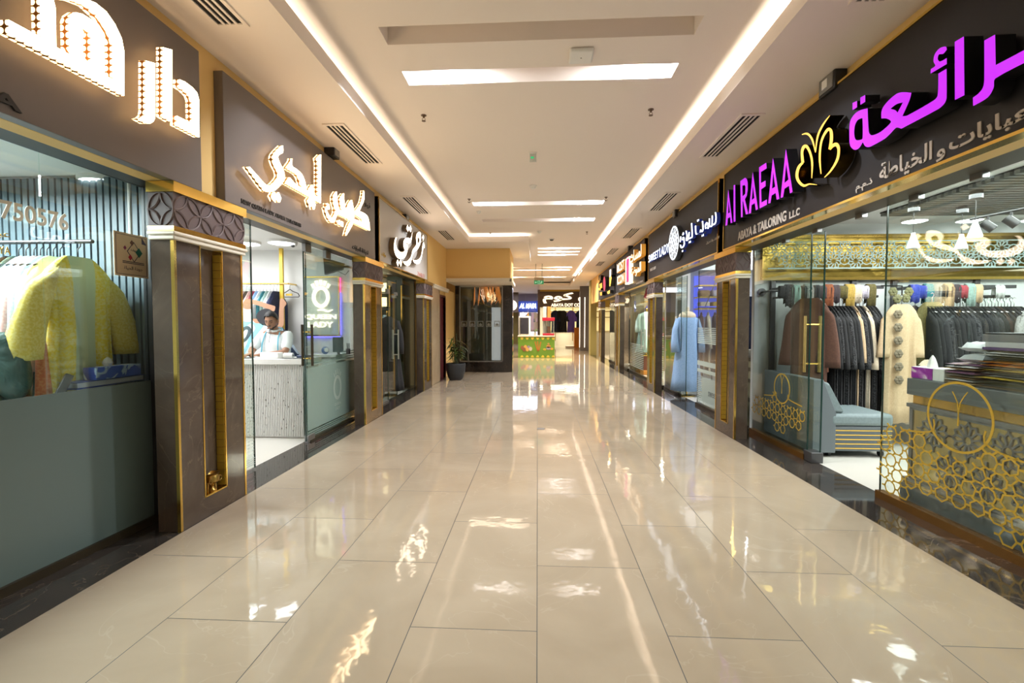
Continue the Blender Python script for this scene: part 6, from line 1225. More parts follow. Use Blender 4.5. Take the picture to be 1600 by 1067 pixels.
# plum and olive gowns, the beige dress with rosettes
hang('slim2', (4.62, 6.0, onY(1385, 452, 6.0).z-.2), .7, 'plum brown gown left of the olive gown with flowers', FB['plum'], None)
o_ = hang('dress', (4.72, 5.88, onY(1407, 446, 5.88).z-.2), .05, 'olive green gown with pale fabric flowers behind the beige dress', FB['olive'], None, hanger=FB['pink'])
fl = mat('taupe_flower_fabric', (.20, .16, .11), .8)
def flower(p, parent, r=.05, m=fl):
    k = MB()
    for i in range(6): a = i*PI/3; k.ell((p[0]+r*.55*math.cos(a), p[1], p[2]+r*.55*math.sin(a)), r*.48, .014, r*.48, 8, 6)
    k.ell((p[0], p[1]-.012, p[2]), r*.3, .012, r*.3, 8, 6); return k.build('flower', m, parent)
fo = mat('olive_flower_fabric', (.20, .19, .09), .8)
oz = o_.location.z
yd = 5.62; q = onY(1409, 470, yd); d_ = hang('dress', (q.x, yd, q.z-.04), .03, 'beige dress with a column of taupe fabric rosettes hanging facing the glass', FB['beige'], None)
for i in range(6): p = onY(1402+i*.3, 491+i*20.5, yd-.07); flower((p.x, yd-.075, p.z), d_, .052)
for (a, b_) in ((1392, 456), (1418, 456), (1399, 467), (1413, 466)): fp = onY(a, b_, 5.80); flower((fp.x, 5.80, fp.z), o_, .055, fo)
t = thing('display_hook', 'black hook arm holding the beige dress', 'hook', (q.x, 5.95, q.z+.16)); MB().tube([(q.x, yd, q.z+.06), (q.x, yd, q.z+.17), (q.x, 5.95, q.z+.20)], .008, 8).build('arm', 'black', t)
hang('slim2', (4.60, 5.72, 1.02), .2, 'cream skirt hanging left of the beige dress', FB['cream'], None); 
# long row of black gowns
NB = 30; xs0, xs1 = onY(1440, 480, YR1).x, onY(1583, 480, YR1).x
for i in range(NB):
    cl = ('black', 'black', 'charcoal', 'black', 'sequin', 'black', 'darkbrown' if i > 20 else 'black', 'charcoal')[(i*5) % 8]; nm_ = {'black': 'black', 'charcoal': 'dark grey', 'sequin': 'black glittering', 'darkbrown': 'brown black'}[cl]
    hang('slim' if i % 3 else 'slim2', (xs0+i*(xs1-xs0)/(NB-1), YR1-.01, zr2-.125), PI/2+.03*((i*7) % 5-2), f'{nm_} gown, {ORD[i]} from the left on the long black rack', FB[cl], 'black gowns on the long rack', hanger='steel' if i % 2 else 'black')
hang('slim2', (onY(1597, 480, 5.6).x, 5.55, onY(1590, 470, 5.5).z-.1), .6, 'grey gown with dark blue edge at the right picture edge', FB['grey'], None)
# folded scarves on the two bars
scl = [('charcoal', 1224), ('sequin', 1233), ('sage', 1243), ('charcoal', 1253), ('grey', 1263), ('charcoal', 1273), ('plum', 1283), ('rust', 1294), ('plum', 1304), ('olive', 1316), ('mustard', 1327), ('cream', 1338), ('lilac', 1349), ('olive', 1360), ('royal', 1428), ('royal', 1439), ('teal', 1450), ('grey', 1462), ('charcoal', 1472), ('tan', 1482), ('plum', 1492), ('red', 1503), ('sage', 1515), ('beige', 1526), ('white', 1560)]
sn = {'charcoal': 'charcoal', 'sequin': 'speckled black', 'sage': 'sage green', 'grey': 'grey', 'plum': 'plum', 'rust': 'rust orange', 'olive': 'olive', 'mustard': 'mustard yellow', 'cream': 'cream', 'lilac': 'pale lilac', 'royal': 'royal blue', 'teal': 'teal', 'tan': 'tan', 'red': 'red', 'beige': 'beige', 'white': 'white patterned'}
pr = None
for i, (cl, px) in enumerate(scl):
    q = onY(px, 449, YR1); w = .052; dr = .12+.05*((i*7) % 3)
    if pr is None:
        k = MB(); vs = []; prof = [(.028, -.20), (.030, -.02), (.022, .022), (0, .034), (-.022, .022), (-.030, -.02), (-.028, -.17)]
        for u in range(7):
            xx = (u/6-.5)*2*w
            for (a, b_) in prof: vs.append((xx, -a+.006*math.sin(u*2.1+b_*30), b_+(.012*math.sin(u*1.3) if abs(b_) > .1 else 0)))
        n_ = len(prof); k.add(vs, [(u*n_+j, u*n_+j+1, (u+1)*n_+j+1, (u+1)*n_+j) for u in range(6) for j in range(n_-1)]); o = k.build('folded_scarf', 'white', angle=180, loc=(0, 0, 0)); sd_ = o.modifiers.new('cloth', 'SOLIDIFY'); sd_.thickness = .008; pr = o
    else: o = pr.copy(); COL.objects.link(o)
    o.location = (q.x, YR1, zt); o.scale = (1, 1, .7+.25*((i*5) % 3)); recolor(o, FB[cl]); bar_ = 'left' if px < 1400 else 'right'; j = i if px < 1400 else i-14
    tag(o, f'{sn[cl]} folded scarf, {ORD[j]} on the {"left scarf bar" if px < 1400 else "scarf bar above the long rack"}', 'scarf', 'folded scarves on the rack bars')
# bench with a high back along the glass
bl = fabric('grey_blue_upholstery', (.16, .21, .22), (.18, .235, .245), .6, 40); bp = mat('grey_blue_panel', (.125, .15, .165), .45)
t = thing('bench', 'grey blue upholstered bench with gold strips, its high back against the glass', 'bench', (3.35, 5.6, 0)); y0, y1 = 5.16, 6.25
za = .84; 
MB().prism([[(2.96, .05), (3.06+.14, .05), (3.06+.14, .48), (3.06, za), (2.96, za)]], lambda u, v, w: (u, y0+w, v), 0, y1-y0).build('backrest', bp, t, bevel=.006)
MB().prism([[(3.20, .48), (3.30, .48), (3.13, .80), (3.07, .82)]], lambda u, v, w: (u, y0+.02+w, v), 0, y1-y0-.04).build('back_cushion', bl, t, bevel=.02)
MB().box(3.12, 3.78, y0+.01, y1, .07, .335).build('base', bp, t, bevel=.004); MB().box(3.14, 3.80, y0-.005, y1, .337, .475).build('seat_cushion', bl, t, bevel=.04)
for k in range(5): MB().box(3.13, 3.785, y0+.002, y0+.012, .095+k*.048, .107+k*.048).build('gold_strip', 'gold', t, smooth=False)
for x in (3.17, 3.72):
    for y in (y0+.08, y1-.08): MB().cyl((x-.015, y, .035), (x+.015, y, .035), .035, 12).build('caster', 'black', t)
# counter along the glass
t = thing('shop_counter', 'grey counter with gold backed fretwork front behind the gold ring decal', 'counter', (3.2, 2.7, 0)); gr = mat('grey_lacquer', (.135, .14, .14), .4); x0, x1, y0, y1 = 2.98, 3.50, 1.0, 3.93
MB().box(x0+.02, x1, y0, y1-.02, .06, .80).build('body', gr, t, smooth=False); MB().box(x0, x1, y0, y1, .87, 1.0).build('top', gr, t, bevel=.005); MB().box(x0+.03, x1, y0, y1-.03, .80, .87).build('gold_band', 'gold', t, smooth=False); MB().box(x0+.0, x1, y0, y1-.0, .77, .80).build('ledge', gr, t, bevel=.003)
MB().box(x0-.02, x1, y0, y1+.015, 0, .15).build('plinth', gr, t, bevel=.004); MB().box(x0-.005, x1, y0, y1+.005, .15, .175).build('gold_strip', 'gold', t, smooth=False); MB().box(x0-.01, x1, y0, y1+.01, .175, .20).build('ledge', gr, t, bevel=.003)
MB().box(x0+.012, x0+.02, y0+.02, y1-.06, .21, .76).build('gold_back', mat('pale_gold_sheet', (.62, .50, .22), .25, .9), t, smooth=False)
fg = MB(); f_ = RF(x0+.012); 
def bar3(a, b, w=.012): fg.prism([stroke([a, b], w, 1)], f_, 0, .008)
yy = y0+.15; row_ = 0
while yy < y1-.1:
    for (cz, off) in ((.62, 0), (.36, .14)):
        cy_ = yy+off
        if cy_ > y1-.17: continue
        n_ = 12; p = lambda r, a: (-(cy_+r*math.cos(a)), cz+r*math.sin(a))
        for k in range(n_):
            a0 = 2*PI*k/n_; a1 = a0+PI/n_; a2 = a0+2*PI/n_
            bar3(p(.035, a1), p(.095, a1)); bar3(p(.095, a1), p(.118, a2)); bar3(p(.118, a2), p(.095, a2+PI/n_)); bar3(p(.035, a1), p(.035, a2+PI/n_))
            if k % 3 == 0: bar3(p(.118, a0), p(.155, a0))
    yy += .28
for z in (.205, .755): fg.prism([[(-y1+.04, z), (-y0-.02, z), (-y0-.02, z+.014), (-y1+.04, z+.014)]], f_, 0, .008)
fg.prism([[(-y1+.03, .2), (-y1+.06, .2), (-y1+.06, .77), (-y1+.03, .77)]], f_, 0, .008)
fg.build('fretwork', gr, t, smooth=False)
# tissue box and piles of wrapped garments on the counter
ZT = 1.0; pm = mat('purple_tissue_print', (.30, .03, .30), .4); n, l, b = nodes(pm); l.new(ramp(pm, noise(pm, tc(pm), 9, 2, 1.0), [(.45, (.30, .02, .32)), (.58, (.50, .16, .50)), (.66, (.70, .55, .62))]), b.inputs['Base Color'])
ya, yb = onX(1425, 580, 3.02).y, onX(1475, 590, 3.02).y; t = thing('tissue_box', 'purple and white tissue box with a tissue sticking up on the grey counter', 'tissue box', (3.09, (ya+yb)/2, ZT)); MB().box(3.02, 3.14, yb, ya, ZT, ZT+.095).build('box', 'paper', t, bevel=.004); MB().box(3.015, 3.02, yb+.10, ya, ZT+.005, ZT+.09).build('print', pm, t, smooth=False); MB().box(3.025, 3.135, ya, ya+.003, ZT+.005, ZT+.09).build('print', pm, t, smooth=False)
MB().lathe([(.035, 0), (.03, .03), (.018, .07), (.004, .095)], (3.08, (ya+yb)/2+.03, ZT+.095), 7).build('tissue', 'paper', t)
pk = [('kraft brown', (.38, .24, .13)), ('orange', (.70, .25, .02)), ('purple', (.24, .11, .19)), ('cream', (.66, .58, .46)), ('grey', (.36, .34, .31)), ('olive', (.26, .24, .11)), ('white', (.78, .78, .75)), ('black', (.06, .055, .055)), ('tan', (.50, .35, .20)), ('yellow', (.66, .46, .06))]
PMs = {nm_: mat(nm_+'_wrapped_garment', c, .35, coat=.3) for nm_, c in pk}
def packet(lb, mm, y_a, y_b, x_a, x_b, z, h, nm_='wrapped_garment', g='wrapped garments piled on the grey counter'):
    k = MB(); n_ = 8; vs = []
    for i in range(n_+1):
        for j in range(n_+1):
            u, v = i/n_, j/n_; e = (min(u, 1-u, v, 1-v)*5); e = min(1, e)**.5
            vs.append((x_a+(x_b-x_a)*u, y_a+(y_b-y_a)*v, z+h*(.45+.5*e)+.006*math.sin(9*u+z*90)*math.sin(7*v+z*50)*e))
    N1 = len(vs); vs += [(a, b_, z+h*(.42-.36*min(1, min(i//(n_+1)/n_, 1-i//(n_+1)/n_, (i % (n_+1))/n_, 1-(i % (n_+1))/n_)*5)**.5)) for i, (a, b_, c) in enumerate(vs[:N1])]
    w = n_+1; fs = [(i*w+j, (i+1)*w+j, (i+1)*w+j+1, i*w+j+1) for i in range(n_) for j in range(n_)]; fs += [tuple(q+N1 for q in reversed(f)) for f in list(fs)]
    rim = [i*w for i in range(n_)]+[n_*w+j for j in range(n_)]+[i*w+n_ for i in range(n_, 0, -1)]+[j for j in range(n_, 0, -1)]
    fs += [(rim[i], rim[(i+1) % len(rim)], rim[(i+1) % len(rim)]+N1, rim[i]+N1) for i in range(len(rim))]
    return solo(nm_, lb, 'garment packet', k.add(vs, fs), mm, g, smooth=False)
Yp = lambda px: onX(px, 600, 3.05).y
y1_, y0_ = Yp(1474), Yp(1530); z = ZT; rr = random.Random(8)
for i, (nm_, h) in enumerate((('tan', .022), ('white', .014), ('kraft brown', .018), ('cream', .016), ('purple', .03), ('kraft brown', .02), ('white', .012), ('purple', .02))):
    packet(f'{nm_} wrapped garment, {ORD[i]} from the bottom of the pile beside the tissue box', PMs[nm_], y0_+rr.uniform(0, .03), y1_-rr.uniform(0, .04), 3.01+rr.uniform(0, .04), 3.33, z, h); z += h
PB = mat('white_plastic_bag', (.55, .56, .57), .18, coat=.5)
packet('lower puffy white plastic packet on the pile beside the tissue box', PB, y0_-.02, y1_-.10, 3.05, 3.35, z, .075); packet('upper puffy white plastic packet on top of the pile beside the tissue box', PB, y0_-.04, y1_-.10, 3.06, 3.36, z+.075, .085)
ym1, ym0 = Yp(1528), Yp(1640); z = ZT
for i, (nm_, h) in enumerate((('tan', .014), ('grey', .012), ('olive', .014), ('cream', .012), ('black', .012), ('yellow', .016), ('grey', .014), ('white', .012), ('kraft brown', .016), ('yellow', .012), ('cream', .012), ('orange', .022), ('orange', .022), ('black', .016), ('olive', .014), ('grey', .014), ('white', .012), ('tan', .012))):
    packet(f'{nm_} wrapped garment, {ORD[i]} from the bottom of the tall pile at the right edge', PMs[nm_], ym0, ym1-rr.uniform(0, .07), 3.0+rr.uniform(0, .06), 3.36, z, h); z += h
for i, (lb, h, cc) in enumerate((('purple edged book lying on the tall pile of packets', .02, (.10, .05, .14)), ('white edged book on the tall pile of packets', .035, (.50, .48, .50)), ('grey box file on the tall pile of packets', .05, (.18, .17, .18)), ('thin dark folder topmost on the tall pile of packets', .012, (.03, .03, .035)))):
    solo('folder', lb, 'folder', MB().box(3.05, 3.34, ym0, ym1-.02-.02*(i % 2), z, z+h), mat('folder_cover', cc, .4), 'books on the tall pile', bevel=.003); z += h
# pendant lamps, tracks, slatted ceiling
PG = mat('white_glass_cone', (.8, .82, .80), .2, emit=(.9, 1, .95), es=.55)
for px, p0, p1, pt, Y, lb in ((1427, 364, 388, 325, 5.2, 'white cone pendant lamp, left one in the purple sign shop'), (1502.5, 366, 389, 335, 5.3, 'white cone pendant lamp, lower middle one in the purple sign shop'), (1524, 345, 371, 310, 4.7, 'white cone pendant lamp, nearest one hanging higher in the purple sign shop')):
    a, b_ = onY(px, p0, Y), onY(px, p1, Y); t = thing('pendant_lamp', lb, 'pendant lamp', (a.x, Y, b_.z), 'cone pendants in the purple sign shop'); h = a.z-b_.z
    MB().lathe([(.018, h), (.022, h*.8), (.055, .02), (.055, 0), (.045, 0), (.015, h*.8)], (a.x, Y, b_.z), 20).build('shade', PG, t); MB().lathe([(.052, -.002), (.052, .03)], (a.x, Y, b_.z), 20).build('collar', 'white_pl', t); MB().cyl((a.x, Y, a.z), (a.x, Y, 2.70), .003, 6).build('cord', 'black', t); MB().cyl((a.x, Y, 2.62), (a.x, Y, 2.74), .05, 18).build('canopy', 'dsteel', t)
t = thing('slatted_ceiling_panel', 'dark grooved slat ceiling panel in the purple sign shop', 'ceiling panel', (5.6, 4.6, 2.70), kind='thing'); MB().box(4.0, 7.6, 3.2, 5.75, 2.725, 2.738).build('backing', 'blackm', t, smooth=False); k = MB(); y = 3.22
while y < 5.7: k.box(4.0, 7.6, y, y+.05, 2.69, 2.725); y += .085
k.build('slats', mat('grey_slat', (.17, .17, .155), .5), t, smooth=False)
t = thing('track_light', 'black track with two spotlights under the shop ceiling at the right edge', 'track light', (5.5, 4.7, 2.6)); a, b_ = onY(1515, 343, 5.0), onY(1640, 318, 4.6); MB().tube([a, b_], .014, 6).build('track', 'black', t)
for px, py in ((1546, 351), (1583, 342)):
    s = (px-1515)/125; c = a.lerp(b_, s); MB().cyl(c, c-Vector((0, 0, .06)), .012, 8).build('stem', 'black', t); MB().cyl(c+Vector((-.03, .02, -.06)), c+Vector((.03, -.03, -.14)), .042, 14).build('spot_head', 'black', t)
for px, py, lb in ((1410, 347, 'flat round ceiling light left of the pendants in the purple sign shop'), (1489, 347, 'flat round ceiling light between the pendants in the purple sign shop'), (1567, 350, 'flat round ceiling light behind the spotlights in the purple sign shop')):
    q = onZ(px, py, 2.74); disc_lamp(q.x, min(q.y, 6.1), 2.74, .13, lb, 6, (.95, 1, .98), 'flat round lights in the purple sign shop')
# ================================================================== white lettered shop on the right
Y2 = 10.58
t = thing('slatted_ceiling_panel', 'bright white slatted ceiling panel in the white lettered shop', 'ceiling panel', (4.6, 8.4, 2.6), kind='thing'); k = MB(); y = 6.7
while y < 10.2: k.box(2.95, 7.5, y, y+.12, 2.58, 2.62); y += .22
k.build('slats', emi('lit_white_slat', (.95, .98, 1), .9, (.8, .8, .8)), t, smooth=False); MB().box(2.95, 7.5, 6.6, 10.3, 2.70, 2.72).build('backing', mat('grey_backing', (.16, .17, .19), .6), t, smooth=False)
# white divider column by the far jamb with a black intercom
solo('white_column', 'white panel column behind the far glass of the white lettered shop', 'column', MB().box(2.95, 3.25, 10.2, 10.58, 0, 2.56), 'white', kind='thing')
t = thing('wall_intercom', 'narrow black wall unit on the white panel column', 'intercom', (3.03, 10.19, 1.5)); MB().box(2.99, 3.07, 10.175, 10.199, 1.45, 1.95).build('body', 'black', t, bevel=.005); MB().box(3.005, 3.055, 10.172, 10.175, 1.75, 1.9).build('screen', 'tv', t, smooth=False)
ZR = 1.80; t = thing('clothes_rail', 'blue lit clothes rail along the white lettered shop', 'clothes rail', (4.4, 10.0, ZR)); MB().cyl((3.3, 10.0, ZR), (5.6, 10.0, ZR), .016, 10).build('bar', mat('royal_blue_rail', (.04, .06, .45), .4, emit=(.08, .1, .9), es=.4), t)
for x in (3.5, 5.5): MB().cyl((x, 10.0, ZR), (x, 9.1, 2.57), .01, 8).build('rod', 'steel', t)
for i, (cl, cn) in enumerate((('brown', 'brown'), ('cream', 'cream'), ('plum', 'plum'), ('tan', 'tan'), ('black', 'black'), ('beige', 'beige'), ('darkbrown', 'dark brown'), ('grey', 'grey'), ('white', 'white'), ('charcoal', 'charcoal'), ('tan', 'second tan'))):
    hang('slim2', (3.42+i*.14, 10.0, ZR-.115), PI/2-.2, f'{cn} gown, {ORD[i]} from the left on the blue rail', FB[cl], 'gowns on the blue rail', hanger='steel')
# blue gown on a stand with gold base in the doorway
xq = onY(1072, 470, 9.55); YG = 9.55; xq.x += .03; mannequin((xq.x, YG, 0), 'long sky blue gown with cream shoulders on a gold stand in the doorway', FB['sky'], 1.78, top=FB['cream'])
q = onY(1072, 440, 8.0); MBk = MB().ell((xq.x, YG, 1.60), .17, .10, .10); MBk.build('cape', FB['cream'], [o for o in COL.objects if o.name.startswith('mannequin_display')][-1])
# navy gown hanging behind the near glass
q = onX(1100, 480, 3.25); hang('full', (3.30, 7.35, 1.86), -.42, 'navy blue gown with neck tags behind the striped film glass', FB['navy'], None, hanger='steel')
t = thing('shop_counter', 'tan banded counter behind the striped film in the white lettered shop', 'counter', (3.2, 7.1, 0)); MB().box(2.97, 3.45, 6.65, 7.8, 0, .92).build('body', mat('tan_laminate', (.36, .31, .20), .45), t, bevel=.004); MB().box(2.95, 3.47, 6.62, 7.83, .92, .97).build('top', mat('brown_top', (.10, .07, .04), .35), t, bevel=.004)
for z in (.35, .62, .78): MB().box(2.955, 2.97, 6.65, 7.8, z, z+.05).build('band', mat('brown_band', (.12, .09, .06), .4), t, smooth=False)
solo('folded_garments', 'pile of olive cloth on the tan banded counter', 'folded cloth', MB().ell((3.2, 7.55, 1.0), .14, .16, .07), FB['olive']); solo('white_label_box', 'white box on the tan banded counter', 'box', MB().box(3.1, 3.25, 7.05, 7.2, .97, 1.06), 'paper', bevel=.004); solo('cash_machine', 'black machine on the tan banded counter', 'machine', MB().box(3.1, 3.35, 6.75, 6.98, .97, 1.1), 'black', bevel=.01)
t = thing('shelf', 'gold and blue shelf of folded cloth at the back left of the white lettered shop', 'shelf', (3.8, 10.4, 1.8))
for z in (1.75, 2.0, 2.25): MB().box(3.45, 4.3, 10.25, 10.575, z, z+.03).build('board', 'gold', t, smooth=False)
MB().box(3.45, 4.3, 10.555, 10.578, 1.6, 2.5).build('back_panel', mat('blue_lit_panel', (.08, .1, .5), .5, emit=(.15, .2, 1), es=.5), t, smooth=False)
for i in range(6): solo('folded_garments', f'{("cream","gold","white","tan","pale","beige")[i]} folded stack on the gold and blue shelf', 'folded cloth', MB().box(3.5+(i % 3)*.26, 3.7+(i % 3)*.26, 10.28, 10.5, 1.78+.25*(i//3), 1.92+.25*(i//3)), FB[('cream', 'mustard', 'white', 'tan', 'lilac', 'beige')[i]], 'folded stacks on the shelf', bevel=.02)
t = thing('stool', 'dark stool with crossed legs behind the blue gown', 'stool', (3.6, 9.4, 0)); MB().box(3.45, 3.85, 9.25, 9.55, .55, .72).build('seat', 'black', t, bevel=.03)
for a in ((3.48, 9.28), (3.82, 9.28), (3.48, 9.52), (3.82, 9.52)): MB().cyl((a[0], a[1], 0), (a[0], a[1], .55), .015, 8).build('leg', 'black', t)
for x, y in ((3.8, 7.2), (4.6, 8.2)): disc_lamp(x, y, 2.57, .10, f'round lamp under the bright slats, {"near" if y < 8 else "far"} one in the white lettered shop', 5)
# ================================================================== amber lettered shop
q = onY(993, 500, 12.4); mannequin((3.14, 13.7, .55), 'pale mint gown on a tall stand in the amber lettered shop window', FB['mint'], 1.35)
solo('orange_plinth', 'orange floor plinth under the mint gown', 'plinth', MB().box(2.9, 3.4, 13.4, 14.0, 0, .12), mat('orange_plinth', (.55, .22, .02), .4), bevel=.01)
t = thing('display_stand', 'brown wooden display stand under the mint gown', 'stand', (3.14, 13.7, .12)); MB().box(2.99, 3.29, 13.55, 13.85, .12, .55).build('body', mat('red_brown_wood', (.16, .05, .02), .4), t, bevel=.006); MB().box(2.97, 3.31, 13.53, 13.87, .53, .549).build('top', 'gold', t, smooth=False)
for i, (cl, cn) in enumerate((('royal', 'royal blue'), ('red', 'red'), ('sky', 'sky blue'), ('sage', 'sage'), ('mustard', 'mustard'), ('cream', 'cream'), ('olive', 'olive'))):
    hang('slim2', (3.3+i*.2, 14.35, 2.01), PI/2-.3, f'{cn} gown on the high bar of the amber lettered shop', FB[cl], 'gowns in the amber lettered shop')
t = thing('clothes_rail', 'high gold bar with colourful gowns in the amber lettered shop', 'clothes rail', (4, 14.35, 2.1)); MB().cyl((3.1, 14.35, 2.115), (5.0, 14.35, 2.115), .015, 8).build('bar', 'gold', t); MB().cyl((3.2, 14.35, 2.115), (3.2, 13.9, 2.74), .01, 8).build('rod', 'gold', t); MB().cyl((4.9, 14.35, 2.115), (4.9, 13.9, 2.74), .01, 8).build('rod', 'gold', t)
solo('red_garment_display', 'dark red cloth hanging high in the amber lettered shop window', 'cloth', MB().cyl((3.1, 13.2, 2.4), (3.1, 13.2, 2.74), .01, 6).tube([(3.1, 13.2, 2.45), (3.12, 13.2, 2.3), (3.08, 13.2, 2.15)], [.10, .14, .16], 10), FB['red'])
for i in range(2): disc_lamp(3.6+i, 12.2+i, 2.74, .14, f'round warm lamp, {"near" if i == 0 else "far"} one in the amber lettered shop', 5, (1, .93, .78))
# dark last shop on the right
mannequin((3.2, 16.3, 0), 'black gown on a mannequin in the farthest right shop window', FB['black'], 1.75)
for i in range(5): hang('slim2', (3.4+i*.2, 17.9, 1.91), PI/2, f'{("black","plum","grey","brown","dark")[i]} gown on the rail of the farthest right shop', FB[('black', 'plum', 'grey', 'brown', 'charcoal')[i]], 'gowns in the farthest right shop')
t = thing('clothes_rail', 'rail of dark gowns in the farthest right shop', 'clothes rail', (3.9, 17.9, 2.0)); MB().cyl((3.2, 17.9, 2.015), (4.5, 17.9, 2.015), .015, 8).build('bar', 'dsteel', t); MB().cyl((3.3, 17.9, 2.015), (3.3, 17.9, 2.74), .01, 8).build('rod', 'dsteel', t); MB().cyl((4.4, 17.9, 2.015), (4.4, 17.9, 2.74), .01, 8).build('rod', 'dsteel', t)
disc_lamp(3.7, 16.5, 2.74, .16, 'round warm lamp of the farthest right shop', 7, (1, .9, .7))
# ================================================================== far hall
# green snack kiosk
YK = 20.0; x0, x1 = onY(809.5, 560, YK).x, onY(866.5, 560, YK).x; t = thing('kiosk_counter', 'bright green kiosk counter with yellow scalloped borders and snack pictures', 'kiosk', ((x0+x1)/2, YK, 0))
gk = mat('kiosk_green', (.13, .27, .03), .4); MB().box(x0, x1, YK, YK+1.0, 0, .90).build('body', gk, t, smooth=False); MB().box(x0-.02, x1+.02, YK-.03, YK+1.02, .90, .95).build('top', mat('cream_top', (.5, .45, .36), .4), t, bevel=.01)
f_ = BF(YK-.001); sc = MB(); 
for zb, s in ((.88, -1), (.02, 1)):
    for i in range(7): cx = x0+(i+.75)*(x1-x0)/7; sc.prism([[(cx+.065*math.cos(a), zb+s*abs(.10*math.sin(a))) for a in [PI*j/10 for j in range(11)]][::s]], f_, 0, .004)
sc.build('scalloped_border', mat('kiosk_yellow', (.62, .50, .06), .5), t, smooth=False)
def kz(px, py): q = onY(px, py, YK-.005); return q.x, q.z
cc = [(.25, .10, .05), (.6, .35, .1), (.25, .2, .35), (.55, .5, .45)]
for i, (px, py) in enumerate(((816, 543), (821, 542), (826, 543), (829, 545), (819, 546), (824, 546))):
    a = kz(px, py); MB().prism([[(a[0]+.07*math.cos(k*PI/5), a[1]+.09*math.sin(k*PI/5)) for k in range(10)]], f_, 0, .005+.001*i).build('snack_picture', mat('cup_print', cc[i % 4], .5), t, smooth=False)
for (a, b_) in (((836, 533.5), (840, 548)), ((840, 533), (841, 549)), ((845, 534), (842, 548))): MB().prism([stroke([kz(*a), kz(*b_)], .05)], f_, 0, .006).build('churro_picture', mat('churro_print', (.42, .16, .03), .5), t, smooth=False)
for (px, py, r, c) in ((857, 541, .10, (.45, .22, .06)), (857, 544, .10, (.28, .26, .32)), (851, 546, .07, (.55, .40, .05)), (862, 545, .07, (.55, .32, .05)), (857, 537, .05, (.5, .28, .08))):
    a = kz(px, py); MB().prism([[(a[0]+r*math.cos(k*PI/5), a[1]+r*.7*math.sin(k*PI/5)) for k in range(10)]], f_, 0, .006+r*.03).build('dessert_picture', mat('dessert_print', c, .5), t, smooth=False)
# things on the kiosk
def kb(px0, py0, px1, py1, Y): a, b_ = onY(px0, py1, Y), onY(px1, py0, Y); return a.x, b_.x, a.z, b_.z
a = kb(810.5, 494, 829, 524, YK+.3); t = thing('display_fridge', 'white framed counter fridge with a dark glass door on the green kiosk', 'fridge', ((a[0]+a[1])/2, YK+.3, .95)); e = .08
MB().box(a[0], a[1], YK+.32, YK+.8, .95, a[3]).build('body', 'white_pl', t, bevel=.01); MB().box(a[0]+e, a[1]-e, YK+.30, YK+.319, 1.02, a[3]-.06).build('glass_door', mat('dark_fridge_glass', (.03, .03, .04), .15), t, smooth=False); MB().box(a[0]+.03, a[0]+e-.01, YK+.30, YK+.319, 1.0, a[3]-.05).build('door_frame', 'steel', t, smooth=False)
a = kb(848, 496, 866, 524, YK+.3); t = thing('popcorn_machine', 'popcorn machine with a red roof and glass sides on the green kiosk', 'popcorn machine', ((a[0]+a[1])/2, YK+.3, .95)); rd = mat('popcorn_red', (.30, .01, .03), .35)
MB().box(a[0], a[1], YK+.3, YK+.7, .95, 1.05).build('base', rd, t, bevel=.01); MB().box(a[0]-.02, a[1]+.02, YK+.28, YK+.72, a[3]-.15, a[3]).build('roof', rd, t, bevel=.01); MB().box(a[0]+.02, a[1]-.02, YK+.32, YK+.68, 1.05, a[3]-.15).build('glass_box', 'glass', t, smooth=False); MB().cyl(((a[0]+a[1])/2, YK+.5, 1.35), ((a[0]+a[1])/2, YK+.5, 1.6), .11, 16).build('kettle', 'steel', t)
for x in (a[0], a[1]-.02): MB().box(x, x+.02, YK+.3, YK+.32, 1.05, a[3]-.15).build('post', 'steel', t, smooth=False)
for px, lb in ((817, 'clear bottle on top of the counter fridge'), (825, 'amber bottle on top of the counter fridge')):
    q = onY(px, 494, YK+.5); t = thing('bottle', lb, 'bottle', (q.x, YK+.5, q.z)); MB().lathe([(.035, 0), (.035, .10), (.012, .15), (.012, .17)], (q.x, YK+.5, kb(810.5, 494, 829, 524, YK+.3)[3]), 12).build('body', mat('amber_glass' if px > 820 else 'pale_glass', (.25, .14, .03) if px > 820 else (.6, .62, .65), .2), t); MB().lathe([(.014, .17), (.014, .19)], (q.x, YK+.5, kb(810.5, 494, 829, 524, YK+.3)[3]), 10).build('cap', 'white_pl', t)
for px, cm_, lb in ((852, (.55, .53, .5), 'pale menu board leaning behind the popcorn machine'), (857, (.5, .22, .05), 'orange menu board leaning behind the popcorn machine')):
    q = onY(px, 500, YK+.85); a0, a1 = onY(px, 496, YK+.8), onY(px, 479, YK+.8); t = thing('menu_board', lb, 'menu board', (q.x, YK+.8, .95)); MB().box(q.x-.10, q.x+.10, YK+.78, YK+.81, .95, a1.z).build('board', mat('board_print', cm_, .5), t, bevel=.01); MB().box(q.x-.012, q.x+.012, YK+.81, YK+.9, .95, a1.z-.4).build('prop', 'dsteel', t)
q = onY(836, 515, YK+.4); t = thing('flower_vase', 'small leafy spray in a white vase on the green kiosk', 'vase', (q.x, YK+.4, .95)); MB().lathe([(.04, 0), (.055, .08), (.03, .16)], (q.x, YK+.4, .95), 12).build('vase', 'white_pl', t); k = MB(); rr = random.Random(4)
for i in range(14): a = i*2.4; leaf(k, (q.x, YK+.4, 1.1), (math.cos(a), math.sin(a), rr.uniform(.4, 1.4)), rr.uniform(.2, .4), .025, .4)
k.build('leaves', lf, t, angle=180)
